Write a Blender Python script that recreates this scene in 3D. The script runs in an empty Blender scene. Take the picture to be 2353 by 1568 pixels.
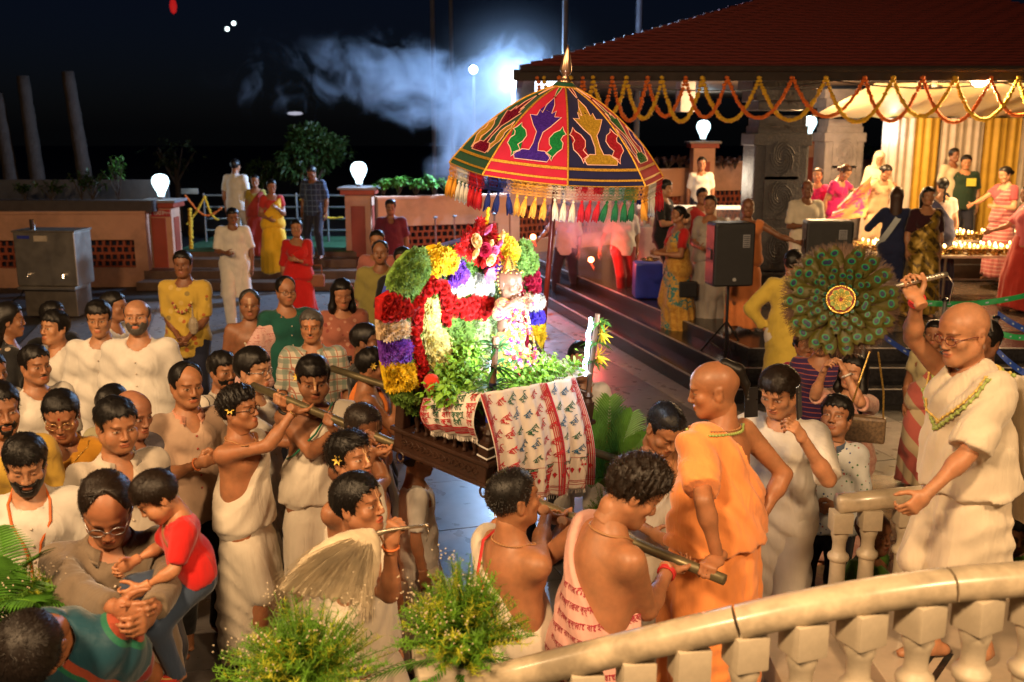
import bpy, bmesh, math, random
import numpy as np
from mathutils import Vector, Matrix, Euler
R = math.radians
rnd = random.Random(11); nr = np.random.RandomState(5)
SC = bpy.context.scene; COL = SC.collection
# ------------------------------------------------------------------ camera, night sky, exposure
H = 3.0; PITCH = R(12); FPX = 2288.0
cam = bpy.data.cameras.new('camera'); camo = bpy.data.objects.new('camera', cam); COL.objects.link(camo)
camo.location = (0, 0, H); camo.rotation_euler = (R(78), 0, 0)
cam.sensor_width = 36; cam.lens = FPX / 2353 * 36; cam.clip_end = 500; cam.clip_start = .05
cam.dof.use_dof = True; cam.dof.focus_distance = 5.3; cam.dof.aperture_fstop = 2.8
SC.camera = camo
W = bpy.data.worlds.new('World'); SC.world = W; W.use_nodes = True
wn = W.node_tree.nodes; wl = W.node_tree.links
bg = wn['Background']; bg.inputs[1].default_value = .0011
sky = wn.new('ShaderNodeTexSky'); sky.sky_type = 'NISHITA'; sky.sun_disc = False
sky.sun_elevation = R(8); sky.sun_rotation = R(170); 
tint = wn.new('ShaderNodeMix'); tint.data_type = 'RGBA'; tint.blend_type = 'MULTIPLY'; tint.inputs[0].default_value = 1; tint.inputs[7].default_value = (.45, .6, 1.6, 1)
wl.new(sky.outputs[0], tint.inputs[6]); wl.new(tint.outputs[2], bg.inputs[0])
SC.view_settings.view_transform = 'Standard'; SC.view_settings.look = 'None'
SC.view_settings.exposure = .12; SC.view_settings.gamma = 1
SC.cycles.max_bounces = 5; SC.cycles.volume_bounces = 0; SC.cycles.transparent_max_bounces = 12
SC.cycles.diffuse_bounces = 3; SC.cycles.glossy_bounces = 3; SC.cycles.transmission_bounces = 4
SC.cycles.sample_clamp_indirect = 4; SC.cycles.caustics_reflective = False; SC.cycles.caustics_refractive = False
SC.cycles.use_denoising = True; SC.cycles.volume_step_rate = 2.0; SC.cycles.volume_max_steps = 96

def tag(o, label=None, cat=None, group=None, kind=None):
    if label: o['label'] = label
    if cat: o['category'] = cat
    if group: o['group'] = group
    if kind: o['kind'] = kind
    return o
def empty(name, loc=(0, 0, 0), rz=0, label=None, cat=None, group=None, kind=None):
    o = bpy.data.objects.new(name, None); o.empty_display_size = .1; COL.objects.link(o)
    o.location = loc; o.rotation_euler = (0, 0, rz)
    return tag(o, label, cat, group, kind)

def lamp(kind, loc, energy, color, size=.2, to=None, spot=None, blend=.6, name='lamp_light', parent=None):
    l = bpy.data.lights.new(name, kind); l.energy = energy; l.color = color
    if kind == 'AREA': l.shape = 'SQUARE'; l.size = size; l.spread = R(110) if name.startswith('led') else R(180)
    else: l.shadow_soft_size = size
    if kind == 'SPOT': l.spot_size = R(spot); l.spot_blend = blend
    o = bpy.data.objects.new(name, l); COL.objects.link(o); o.location = loc
    if to is not None:
        o.rotation_euler = (Vector(to) - Vector(loc)).to_track_quat('-Z', 'Y').to_euler()
    if parent: o.parent = parent
    return o
WARM = (1, .635, .32)
# temple lamps on the building behind the stair (out of frame), warm sodium colour
KEY = [((-2.6, -1.5, 6.6), 760, (-.8, 5.2, .8)), ((3.4, -1.6, 6.4), 560, (1.2, 5, .8)), ((-6.5, 3.0, 6.0), 330, (-3.0, 8, .8))]
for loc_, e_, to_ in KEY:
    lamp('AREA', loc_, e_, WARM, .9, to_, name='temple_lamp_light')
# moon-blue floodlight on the pole beside the pavilion, seen in the frame
COOL = (.38, .62, 1)

# ------------------------------------------------------------------ pixel <-> place helpers (photo width 2353)
def ray(px, py):
    x = (px - 1176.5) / FPX; y = -(py - 784) / FPX
    return Vector((x, math.cos(PITCH) + y * math.sin(PITCH), -math.sin(PITCH) + y * math.cos(PITCH)))
def on(px, py, z=0.):
    r = ray(px, py); t = (z - H) / r.z; return Vector((r.x * t, r.y * t, z))
def at(px, py, Y):
    r = ray(px, py); t = Y / r.y; return Vector((r.x * t, Y, H + r.z * t))
def onplane(px, py, p0, n):
    r = ray(px, py); o = Vector((0, 0, H)); t = (Vector(p0) - o).dot(n) / r.dot(n); return o + r * t

# ------------------------------------------------------------------ mesh helpers
def mesh_np(name, V, F, mats=None, parent=None, smooth=False, mi=None, color=None, link=True):
    me = bpy.data.meshes.new(name)
    V = np.asarray(V, dtype=np.float32)
    if isinstance(F, np.ndarray):
        k = F.shape[1]; nf = len(F); loops = F.astype(np.int32).ravel()
        starts = np.arange(nf, dtype=np.int32) * k
        me.vertices.add(len(V)); me.vertices.foreach_set('co', V.ravel())
        me.loops.add(len(loops)); me.loops.foreach_set('vertex_index', loops)
        me.polygons.add(nf); me.polygons.foreach_set('loop_start', starts)
        if mi is not None: me.polygons.foreach_set('material_index', np.asarray(mi, dtype=np.int32))
    else:
        me.from_pydata([tuple(v) for v in V.tolist()], [], F)
        if mi is not None: me.polygons.foreach_set('material_index', np.asarray(mi, dtype=np.int32))
    me.update(calc_edges=True)
    if smooth: me.shade_smooth()
    if color is not None:
        a = me.color_attributes.new('Col', 'FLOAT_COLOR', 'POINT')
        c = np.ones((len(V), 4), dtype=np.float32); c[:, :color.shape[1]] = color; a.data.foreach_set('color', c.ravel())
    if mats is not None:
        for m in (mats if isinstance(mats, (list, tuple)) else [mats]): me.materials.append(m)
    if not link: return me
    o = bpy.data.objects.new(name, me); COL.objects.link(o)
    if parent is not None: o.parent = parent
    return o
def inst(name, me, parent=None, M=None):
    o = bpy.data.objects.new(name, me); COL.objects.link(o)
    if parent is not None: o.parent = parent
    if M is not None: o.matrix_local = M
    return o
def frame(z, up=(0, 0, 1)):
    """3x3 whose columns are x,y,z with z along the given axis"""
    z = Vector(z).normalized(); u = Vector(up)
    if abs(z.dot(u.normalized())) > .98: u = Vector((1, 0, 0)) if abs(z.x) < .9 else Vector((0, 1, 0))
    x = u.cross(z).normalized(); y = z.cross(x)
    return Matrix((x, y, z)).transposed()
def M4(m3, loc=(0, 0, 0)):
    m = m3.to_4x4() if len(m3) == 3 else m3.copy(); m.translation = Vector(loc); return m
class MB:
    def __init__(s): s.v = []; s.f = []; s.m = []; s.mi = 0
    def add(s, vs, fs):
        o = len(s.v); s.v.extend([tuple(v) for v in vs]); s.f.extend([[i + o for i in f] for f in fs]); s.m.extend([s.mi] * len(fs)); return s
    def box(s, c, size, rot=None, taper=1.0):
        a, b, h = size[0] / 2, size[1] / 2, size[2] / 2; t = taper
        p = [(-a, -b, -h), (a, -b, -h), (a, b, -h), (-a, b, -h), (-a * t, -b * t, h), (a * t, -b * t, h), (a * t, b * t, h), (-a * t, b * t, h)]
        c = Vector(c)
        if rot is None: vs = [Vector(q) + c for q in p]
        else:
            if not isinstance(rot, Matrix): rot = Matrix.Rotation(rot, 3, 'Z')
            vs = [rot @ Vector(q) + c for q in p]
        return s.add(vs, [(0, 3, 2, 1), (4, 5, 6, 7), (0, 1, 5, 4), (1, 2, 6, 5), (2, 3, 7, 6), (3, 0, 4, 7)])
    def bbox(s, c, size, rot=None, bv=.006):
        """box with chamfered edges"""
        bm = bmesh.new(); bmesh.ops.create_cube(bm, size=1); bmesh.ops.scale(bm, vec=size, verts=bm.verts)
        bmesh.ops.bevel(bm, geom=bm.edges[:], offset=min(bv, min(size) * .3), segments=2, affect='EDGES', profile=.6)
        if rot is not None:
            if not isinstance(rot, Matrix): rot = Matrix.Rotation(rot, 3, 'Z')
            bmesh.ops.transform(bm, matrix=rot.to_4x4(), verts=bm.verts)
        bmesh.ops.translate(bm, vec=Vector(c), verts=bm.verts); bm.verts.index_update()
        s.add([v.co for v in bm.verts], [[v.index for v in f.verts] for f in bm.faces]); bm.free(); return s
    def tube(s, path, r, n=8, cap=True, flat=1.0):
        P = [Vector(p) for p in path]; k = len(P)
        rs = r if isinstance(r, (list, tuple)) else [r] * k
        vs = []; t0 = (P[1] - P[0]).normalized(); fr = frame(t0); x = fr.col[0].copy()
        for i in range(k):
            t = (P[min(i + 1, k - 1)] - P[max(i - 1, 0)]).normalized()
            x = (x - t * x.dot(t)); x = x.normalized() if x.length > 1e-6 else frame(t).col[0].copy()
            y = t.cross(x)
            for j in range(n):
                a = 2 * math.pi * j / n; vs.append(P[i] + x * math.cos(a) * rs[i] + y * math.sin(a) * rs[i] * flat)
        fs = [(i * n + j, i * n + (j + 1) % n, (i + 1) * n + (j + 1) % n, (i + 1) * n + j) for i in range(k - 1) for j in range(n)]
        if cap: fs += [tuple(range(n))[::-1], tuple((k - 1) * n + j for j in range(n))]
        return s.add(vs, fs)
    def lathe(s, prof, n=16, M=None, cap=True):
        M = M or Matrix.Identity(4); vs = []
        for r_, z in prof:
            for j in range(n):
                a = 2 * math.pi * j / n; vs.append(M @ Vector((r_ * math.cos(a), r_ * math.sin(a), z)))
        k = len(prof)
        fs = [(i * n + j, i * n + (j + 1) % n, (i + 1) * n + (j + 1) % n, (i + 1) * n + j) for i in range(k - 1) for j in range(n)]
        if cap: fs += [tuple(range(n))[::-1], tuple((k - 1) * n + j for j in range(n))]
        return s.add(vs, fs)
    def prism(s, poly, h, M=None):
        M = M or Matrix.Identity(4); n = len(poly)
        vs = [M @ Vector((p[0], p[1], 0)) for p in poly] + [M @ Vector((p[0], p[1], h)) for p in poly]
        return s.add(vs, [tuple(range(n))[::-1], tuple(range(n, 2 * n))] + [(i, (i + 1) % n, n + (i + 1) % n, n + i) for i in range(n)])
    def grid(s, P):
        """P[i][j] points"""
        a, b = len(P), len(P[0])
        return s.add([p for row in P for p in row], [(i * b + j, i * b + j + 1, (i + 1) * b + j + 1, (i + 1) * b + j) for i in range(a - 1) for j in range(b - 1)])
    def ball(s, c, r, n=8, sc=(1, 1, 1)):
        vs = []; c = Vector(c); k = max(3, n // 2)
        for i in range(1, k):
            for j in range(n):
                th = math.pi * i / k; ph = 2 * math.pi * j / n
                vs.append(c + Vector((r * sc[0] * math.sin(th) * math.cos(ph), r * sc[1] * math.sin(th) * math.sin(ph), r * sc[2] * math.cos(th))))
        vs += [c + Vector((0, 0, r * sc[2])), c - Vector((0, 0, r * sc[2]))]; T = len(vs) - 2
        fs = [(i * n + j, (i + 1) * n + j, (i + 1) * n + (j + 1) % n, i * n + (j + 1) % n) for i in range(k - 2) for j in range(n)]
        fs += [(T, j, (j + 1) % n) for j in range(n)] + [(T + 1, (k - 2) * n + (j + 1) % n, (k - 2) * n + j) for j in range(n)]
        return s.add(vs, fs)
    def mesh(s, name, m, smooth=False):
        return mesh_np(name, np.array(s.v), s.f, m, smooth=smooth, mi=s.m, link=False)
    def build(s, name, m, parent=None, smooth=False, M=None):
        o = mesh_np(name, np.array(s.v), s.f, m, parent, smooth, s.m)
        if M is not None: o.matrix_local = M
        return o
def sharp(o, ang=35):
    """smooth shading with hard edges kept"""
    me = o.data; me.shade_smooth()
    try: me.set_sharp_from_angle(angle=R(ang))
    except Exception: pass
    return o

# ------------------------------------------------------------------ materials
_mats = {}
def nodes(name):
    m = bpy.data.materials.new(name); m.use_nodes = True; nt = m.node_tree
    return m, nt, nt.nodes['Principled BSDF']
class NB:
    """tiny node-building helper"""
    def __init__(s, nt): s.nt = nt; s.co = None
    def n(s, t, **k):
        x = s.nt.nodes.new('ShaderNode' + t)
        for a, b in k.items(): setattr(x, a, b)
        return x
    def l(s, a, b): s.nt.links.new(a, b)
    def obj(s):
        if s.co is None: s.co = s.n('TexCoord')
        return s.co.outputs['Object']
    def xyz(s):
        x = s.n('SeparateXYZ'); s.l(s.obj(), x.inputs[0]); return x.outputs
    def val(s, sock, v):
        if hasattr(v, 'default_value') or hasattr(v, 'links'): s.l(v, sock)
        else: sock.default_value = v
    def math(s, op, a, b=0., c=0.):
        x = s.n('Math', operation=op); s.val(x.inputs[0], a); s.val(x.inputs[1], b)
        if op in ('COMPARE', 'MULTIPLY_ADD'): s.val(x.inputs[2], c)
        return x.outputs[0]
    def noise(s, scale, detail=3, rough=.5, dist=0., vec=None, out=0):
        x = s.n('TexNoise'); x.inputs['Scale'].default_value = scale; x.inputs['Detail'].default_value = detail
        x.inputs['Roughness'].default_value = rough; x.inputs['Distortion'].default_value = dist
        s.l(vec if vec is not None else s.obj(), x.inputs['Vector']); return x.outputs[out]
    def mapped(s, scale=(1, 1, 1), rot=(0, 0, 0), loc=(0, 0, 0)):
        x = s.n('Mapping'); x.inputs['Scale'].default_value = scale; x.inputs['Rotation'].default_value = rot; x.inputs['Location'].default_value = loc
        s.l(s.obj(), x.inputs['Vector']); return x.outputs[0]
    def mix(s, f, a, b, blend='MIX'):
        x = s.n('Mix', data_type='RGBA', blend_type=blend); s.val(x.inputs[0], f)
        for k, v in ((6, a), (7, b)):
            if isinstance(v, (tuple, list)): x.inputs[k].default_value = (*v[:3], 1)
            else: s.l(v, x.inputs[k])
        return x.outputs[2]
    def ramp(s, f, stops, mode='LINEAR'):
        x = s.n('ValToRGB'); x.color_ramp.interpolation = mode; e = x.color_ramp.elements
        while len(e) < len(stops): e.new(.5)
        for q, (p, c) in zip(e, stops):
            q.position = p; q.color = (c, c, c, 1) if isinstance(c, (int, float)) else (*c[:3], 1)
        s.val(x.inputs[0], f); return x.outputs[0]
    def bump(s, h, strength=.3, dist=.01, prev=None):
        x = s.n('Bump'); x.inputs['Strength'].default_value = strength; x.inputs['Distance'].default_value = dist
        s.l(h, x.inputs['Height'])
        if prev is not None: s.l(prev, x.inputs['Normal'])
        return x.outputs[0]
def mul(c, k): return tuple(min(1, v * k) for v in c[:3])
def mat(name, c, rough=.6, metal=0., var=.2, vs=6., bump=0., bs=60., bd=.004, emit=None, es=0., spec=.5, sheen=0., wear=0., trans=0., alpha=1., sub=0., coat=0.):
    key = ('m', name)
    if key in _mats: return _mats[key]
    m, nt, p = nodes(name); b = NB(nt)
    cc = b.mix(b.ramp(b.noise(vs, 4, .6), [(.3, 0.), (.7, 1.)]), mul(c, 1 - var), mul(c, 1 + var * .7))
    if wear: cc = b.mix(b.math('MULTIPLY', b.ramp(b.noise(vs * .35, 6, .7), [(.48, 0.), (.62, 1.)]), wear), cc, mul(c, .35))
    b.l(cc, p.inputs['Base Color'])
    rr = b.math('MULTIPLY_ADD', b.noise(vs * 2.3, 3), .25, rough - .12); b.l(rr, p.inputs['Roughness'])
    p.inputs['Metallic'].default_value = metal; p.inputs['Specular IOR Level'].default_value = spec
    if sheen: p.inputs['Sheen Weight'].default_value = sheen
    if trans: p.inputs['Transmission Weight'].default_value = trans
    if coat: p.inputs['Coat Weight'].default_value = coat; p.inputs['Coat Roughness'].default_value = .15
    if alpha < 1: p.inputs['Alpha'].default_value = alpha
    if sub: p.inputs['Subsurface Weight'].default_value = sub; p.inputs['Subsurface Radius'].default_value = (.02, .008, .004); p.inputs['Subsurface Scale'].default_value = .5
    if bump: b.l(b.bump(b.noise(bs, 4, .6), bump, bd), p.inputs['Normal'])
    if emit: p.inputs['Emission Color'].default_value = (*emit, 1); p.inputs['Emission Strength'].default_value = es
    _mats[key] = m; return m
def srgb(r_, g, b_):
    f = lambda v: ((v / 255 + .055) / 1.055) ** 2.4 if v > 10 else v / 255 / 12.92
    return (f(r_), f(g), f(b_))
_cn = [0]
def cloth(c, pat=None, rough=.85, fold=.5, sheen=.2, weave=.12, metal=0.):
    """woven cloth with soft creases; pat = (kind, ...) printed or woven pattern in object space"""
    key = ('c', tuple(round(v, 3) for v in c), str(pat), rough, fold, metal)
    if key in _mats: return _mats[key]
    _cn[0] += 1
    m, nt, p = nodes('cloth_%d' % _cn[0]); b = NB(nt); x, y, z = b.xyz()
    col = b.mix(b.ramp(b.noise(7, 3), [(.3, 0.), (.7, 1.)]), mul(c, .88), mul(c, 1.08))
    def line(ax, per, wid, off=0.):
        f = b.math('FRACT', b.math('ADD', b.math('DIVIDE', ax, per), off)); return b.math('LESS_THAN', f, wid)
    def band(z0, z1): return b.math('MULTIPLY', b.math('GREATER_THAN', z, z0), b.math('LESS_THAN', z, z1))
    for q in (pat or []):
        k = q[0]
        if k == 'stripe':
            ax = {'x': x, 'y': y, 'z': z, 'd': b.math('ADD', b.math('MULTIPLY', x, .7), b.math('MULTIPLY', z, .7))}[q[4] if len(q) > 4 else 'x']
            col = b.mix(line(ax, q[2], q[3]), col, q[1])
        elif k == 'check':
            w = b.math('ADD', x, b.math('MULTIPLY', y, .8))
            col = b.mix(b.math('MULTIPLY', line(w, q[2], q[3]), .7), col, q[1]); col = b.mix(b.math('MULTIPLY', line(z, q[2], q[3]), .7), col, q[1])
            if len(q) > 4: col = b.mix(line(z, q[2], .08, .5), col, q[4]); col = b.mix(line(w, q[2], .08, .5), col, q[4])
        elif k == 'dots':
            v = b.n('TexVoronoi'); v.inputs['Scale'].default_value = q[2]; b.l(b.obj(), v.inputs['Vector'])
            sp = b.n('SeparateColor'); b.l(v.outputs['Color'], sp.inputs[0])
            cc = b.ramp(sp.outputs[0], [(i / max(1, len(q[1])), cq) for i, cq in enumerate(q[1])], 'CONSTANT')
            col = b.mix(b.math('LESS_THAN', v.outputs['Distance'], q[3]), col, cc)
        elif k == 'band':
            col = b.mix(band(q[2], q[3]), col, q[1])
        elif k == 'print':   # rows of small lettering-like marks
            f = b.noise(q[2], 2, .6, vec=b.mapped((1, 1, .55)))
            mk_ = b.math('MULTIPLY', b.math('GREATER_THAN', b.math('ABSOLUTE', b.math('SUBTRACT', f, .5)), .0), b.math('LESS_THAN', b.math('ABSOLUTE', b.math('SUBTRACT', f, .5)), .022))
            rows = b.math('LESS_THAN', b.math('FRACT', b.math('DIVIDE', z, q[3])), .62)
            top = b.math('LESS_THAN', b.math('ABSOLUTE', b.math('SUBTRACT', b.math('FRACT', b.math('DIVIDE', z, q[3])), .58)), .05)
            mk_ = b.math('MULTIPLY', b.math('MAXIMUM', b.math('MULTIPLY', mk_, 1.), top), rows)
            gaps = b.math('GREATER_THAN', b.noise(14, 1), .42)
            col = b.mix(b.math('MULTIPLY', b.math('MULTIPLY', mk_, gaps), .8), col, q[1])
        elif k == 'brocade':
            f = b.noise(q[2], 4, .65, .8); col = b.mix(b.ramp(f, [(.46, 0.), (.54, 1.)]), col, q[1])
    b.l(col, p.inputs['Base Color']); p.inputs['Roughness'].default_value = rough; p.inputs['Sheen Weight'].default_value = sheen
    p.inputs['Specular IOR Level'].default_value = .25; p.inputs['Metallic'].default_value = metal
    n0 = b.bump(b.noise(9, 2, .5, 2.2, b.mapped((1, 1, .22), (0, R(25), 0))), fold, .016); n1 = b.bump(b.noise(38, 2, .5, 1.5, b.mapped((1, 1, .3), (0, R(-20), 0))), fold * .5, .004, n0)
    n2 = b.bump(b.noise(420, 1), weave, .001, n1); b.l(n2, p.inputs['Normal'])
    _mats[key] = m; return m
def hairm(c=(.012, .009, .008), rough=.42):
    key = ('h', c)
    if key in _mats: return _mats[key]
    m, nt, p = nodes('hair_%d' % len(_mats)); b = NB(nt)
    n_ = b.noise(90, 4, .7, .6, b.mapped((1, 1, .25)))
    b.l(b.mix(n_, mul(c, .35), mul(c, 1.1)), p.inputs['Base Color']); p.inputs['Roughness'].default_value = rough; p.inputs['Specular IOR Level'].default_value = .3
    b.l(b.bump(b.noise(260, 3, .7, .4, b.mapped((1, 1, .12))), .5, .002), p.inputs['Normal']); _mats[key] = m; return m
def skinm(c):
    key = ('s', tuple(round(v, 3) for v in c))
    if key in _mats: return _mats[key]
    m, nt, p = nodes('skin_%d' % len(_mats)); b = NB(nt)
    vc = b.n('VertexColor', layer_name='Col')
    base = b.mix(b.ramp(b.noise(22, 4, .6), [(.3, 0.), (.7, 1.)]), mul(c, .80), (min(1, c[0] * 1.16), c[1] * 1.08, c[2] * 1.02))
    base = b.mix(b.math('MULTIPLY', b.ramp(b.noise(6, 3, .6), [(.35, 0.), (.65, 1.)]), .35), base, (c[0] * .95, c[1] * .72, c[2] * .66))
    b.l(b.mix(1., base, vc.outputs[0], 'MULTIPLY'), p.inputs['Base Color'])
    b.l(b.math('MULTIPLY_ADD', b.noise(45, 4, .7), .4, .28), p.inputs['Roughness']); p.inputs['Specular IOR Level'].default_value = .45
    p.inputs['Subsurface Weight'].default_value = .12; p.inputs['Subsurface Radius'].default_value = (.012, .004, .002); p.inputs['Subsurface Scale'].default_value = .5
    b.l(b.bump(b.noise(220, 3, .6), .15, .001), p.inputs['Normal']); _mats[key] = m; return m

# ------------------------------------------------------------------ signed-distance modelling (people, cloth)
def smin(a, b, k):
    h = np.maximum(k - np.abs(a - b), 0) / k; return np.minimum(a, b) - h * h * k * .25
class Sdf:
    def __init__(s, lo, hi, h):
        s.h = h; s.lo = np.array(lo, dtype=np.float32); n = np.ceil((np.array(hi) - lo) / h).astype(int) + 1
        s.n = n; s.ax = [s.lo[i] + h * np.arange(n[i], dtype=np.float32) for i in range(3)]
        s.F = np.full(tuple(n), 1., dtype=np.float32)
    def sl(s, lo, hi):
        i0 = [max(0, int((lo[i] - s.lo[i]) / s.h)) for i in range(3)]; i1 = [min(s.n[i], int((hi[i] - s.lo[i]) / s.h) + 2) for i in range(3)]
        if any(i1[i] <= i0[i] for i in range(3)): return None
        return tuple(slice(i0[i], i1[i]) for i in range(3))
    def P(s, q=None):
        a = s.ax if q is None else [s.ax[i][q[i]] for i in range(3)]
        return a[0][:, None, None], a[1][None, :, None], a[2][None, None, :]
    def capd(s, q, a, b, ra, rb, flat=None, cut=False):
        X, Y, Z = s.P(q); a = np.array(a, dtype=np.float32); b = np.array(b, dtype=np.float32)
        p = [X - a[0], Y - a[1], Z - a[2]]; ba = b - a
        if flat is not None:
            v = np.array(flat[0], dtype=np.float32); v = v / np.linalg.norm(v); f = 1 - 1 / flat[1]
            sp = (p[0] * v[0] + p[1] * v[1] + p[2] * v[2]) * f; p = [p[i] - v[i] * sp for i in range(3)]; ba = ba - v * (ba @ v) * f
        L2 = float(ba @ ba) + 1e-9; tu = (p[0] * ba[0] + p[1] * ba[1] + p[2] * ba[2]) / L2; t = np.clip(tu, 0, 1)
        d = np.sqrt((p[0] - ba[0] * t) ** 2 + (p[1] - ba[1] * t) ** 2 + (p[2] - ba[2] * t) ** 2) - (ra + (rb - ra) * t)
        if cut: d = np.maximum(d, (tu - 1) * math.sqrt(L2))
        if cut == 2: d = np.maximum(d, -tu * math.sqrt(L2))
        return d
    def cap(s, a, b, ra, rb=None, k=.02, flat=None, cut=False, sub=False):
        rb = ra if rb is None else rb; m = max(ra, rb) * (flat[1] if flat else 1) + k + s.h * 2
        a = np.array(a, dtype=float); b = np.array(b, dtype=float)
        q = s.sl(np.minimum(a, b) - m, np.maximum(a, b) + m)
        if q is None: return s
        d = s.capd(q, a, b, ra, rb, flat, cut)
        if sub: s.F[q] = -smin(-s.F[q], d, k)
        else: s.F[q] = smin(s.F[q], d, k)
        return s
    def ell(s, c, r, k=.02, sub=False):
        m = max(r) + k + s.h * 2; q = s.sl(np.array(c) - m, np.array(c) + m)
        if q is None: return s
        X, Y, Z = s.P(q); d = (np.sqrt(((X - c[0]) / r[0]) ** 2 + ((Y - c[1]) / r[1]) ** 2 + ((Z - c[2]) / r[2]) ** 2) - 1) * min(r)
        if sub: s.F[q] = -smin(-s.F[q], d, k)
        else: s.F[q] = smin(s.F[q], d, k)
        return s
    def mesh(s):
        F = s.F; I = F < 0
        F[0] = F[-1] = 1; F[:, 0] = F[:, -1] = 1; F[:, :, 0] = F[:, :, -1] = 1; I = F < 0
        a = [slice(None, -1), slice(1, None)]
        cnt = sum(I[a[i], a[j], a[k]].astype(np.int8) for i in (0, 1) for j in (0, 1) for k in (0, 1))
        act = (cnt > 0) & (cnt < 8); cx, cy, cz = np.nonzero(act); N = len(cx)
        if N == 0: return np.zeros((0, 3)), np.zeros((0, 4), int)
        idx = np.full(act.shape, -1, dtype=np.int32); idx[cx, cy, cz] = np.arange(N)
        cv = {o: F[cx + o[0], cy + o[1], cz + o[2]] for o in [(i, j, k) for i in (0, 1) for j in (0, 1) for k in (0, 1)]}
        S = np.zeros((N, 3), dtype=np.float32); c = np.zeros(N, dtype=np.float32)
        for o in cv:
            for d in range(3):
                if o[d] == 0:
                    o2 = tuple(1 if i == d else o[i] for i in range(3)); fa, fb = cv[o], cv[o2]
                    x = (fa < 0) != (fb < 0); t = np.where(x, fa / np.where(x, fa - fb, 1), 0)
                    w = x.astype(np.float32); c += w
                    for i in range(3): S[:, i] += w * (o[i] + (t if i == d else 0))
        V = (np.stack([cx, cy, cz], 1) + S / c[:, None]) * s.h + s.lo
        fs = []
        for d in range(3):
            e = [(1, 2), (2, 0), (0, 1)][d]
            A = np.take(I, range(I.shape[d] - 1), d); B = np.take(I, range(1, I.shape[d]), d)
            ii = np.nonzero(A != B); ii = np.stack(ii, 1); ok = (ii[:, e[0]] > 0) & (ii[:, e[1]] > 0); ii = ii[ok]
            ins = A[ii[:, 0], ii[:, 1], ii[:, 2]]
            def cell(u, v):
                j = ii.copy(); j[:, e[0]] -= u; j[:, e[1]] -= v; return idx[j[:, 0], j[:, 1], j[:, 2]]
            q = np.stack([cell(1, 1), cell(0, 1), cell(0, 0), cell(1, 0)], 1)
            q[~ins] = q[~ins][:, ::-1]; fs.append(q)
        Fq = np.concatenate(fs); Fq = Fq[(Fq >= 0).all(1)]
        return V.astype(np.float32), Fq
def wob(X, Y, Z, fr, seed=0, n=4):
    r_ = np.random.RandomState(seed); o = 0
    for i in range(n):
        k = r_.normal(size=3); k = k / np.linalg.norm(k) * fr * (1 + .5 * r_.rand()); o = o + np.sin(X * k[0] + Y * k[1] + Z * k[2] + r_.rand() * 6.28)
    return o / n

def foldn(q, X, Y, Z, seed):
    """irregular creases running along lines of equal q"""
    w1 = wob(X, Y, Z, 8, seed, 3); w2 = wob(X, Y, Z, 19, seed + 1, 3); r_ = 1 - 2 * np.abs(np.sin(q * 30 + 1.7 * w1))
    return .45 * np.sin(q * 62 + 2.4 * w1) * (.5 + .7 * w2) + .30 * np.sin(q * 120 + 2 * w2 + 3 * w1) * (.4 + .6 * w1) + .38 * r_
# ------------------------------------------------------------------ head, hair and hand shapes (built once per kind, reused)
_cache = {}
def head_shape(kind='man', h=.004):
    key = ('head', kind, h)
    if key in _cache: return _cache[key]
    s = Sdf((-.11, -.14, -.15), (.11, .13, .14), h)
    fem = kind in ('woman', 'child'); old = kind == 'old'; round_ = kind in ('round', 'child')
    jw = .053 if fem else .06
    if round_: jw = .064
    s.cap((0, .025, .04), (0, -.012, .045), .078, .074, .02); s.ell((0, .012, .04), (.076, .096, .084), .02)
    s.ell((0, -.035, .045), (.063, .055, .052), .02)
    s.ell((0, -.028, -.045), (jw, .062, .062), .03)
    s.ell((0, -.062, -.094), (.024, .022, .019), .03)
    for e in (-1, 1):
        s.cap((e * .058, .0, -.05), (e * .02, -.065, -.09), .02 if not fem else .016, .018, .03)
        s.ell((e * .045, -.062, -.02), (.024, .02, .022), .025)
        if round_: s.ell((e * .042, -.06, -.045), (.024, .024, .024), .03)
    s.cap((-.036, -.086, .026), (.036, -.086, .026), .0085 if not fem else .006, None, .018)
    for e in (-1, 1): s.ell((e * .033, -.103, .004), (.017, .017, .0125), .014, True)
    for e in (-1, 1): s.ell((e * .0325, -.0765, .003), (.0155, .0135, .0115), .004)
    nw = 1.0 if not fem else .85
    s.cap((0, -.088, .02), (0, -.108, -.028), .0075, .0105 * nw, .012)
    for e in (-1, 1): s.ell((e * .0125 * nw, -.099, -.033), (.0085, .010, .008), .008)
    s.cap((-.016, -.092, -.058), (.016, -.092, -.058), .006, None, .008); s.cap((-.013, -.0915, -.068), (.013, -.0915, -.068), .0068, None, .006)
    s.cap((-.02, -.104, -.0628), (.02, -.104, -.0628), .0025, None, .004, sub=True)
    for e in (-1, 1):
        s.cap((e * .078, .006, .012), (e * .083, .022, .02), .010, .009, .008, ((1, 0, 0), .55))
        s.ell((e * .081, .012, -.004), (.008, .018, .030), .006); s.ell((e * .088, .008, -.002), (.006, .010, .018), .005, True)
    s.cap((0, .015, -.03), (0, .022, -.16), .056 if not fem else .048, None, .035)
    V, Fq = s.mesh(); _cache[key] = (V, Fq); return V, Fq
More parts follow.
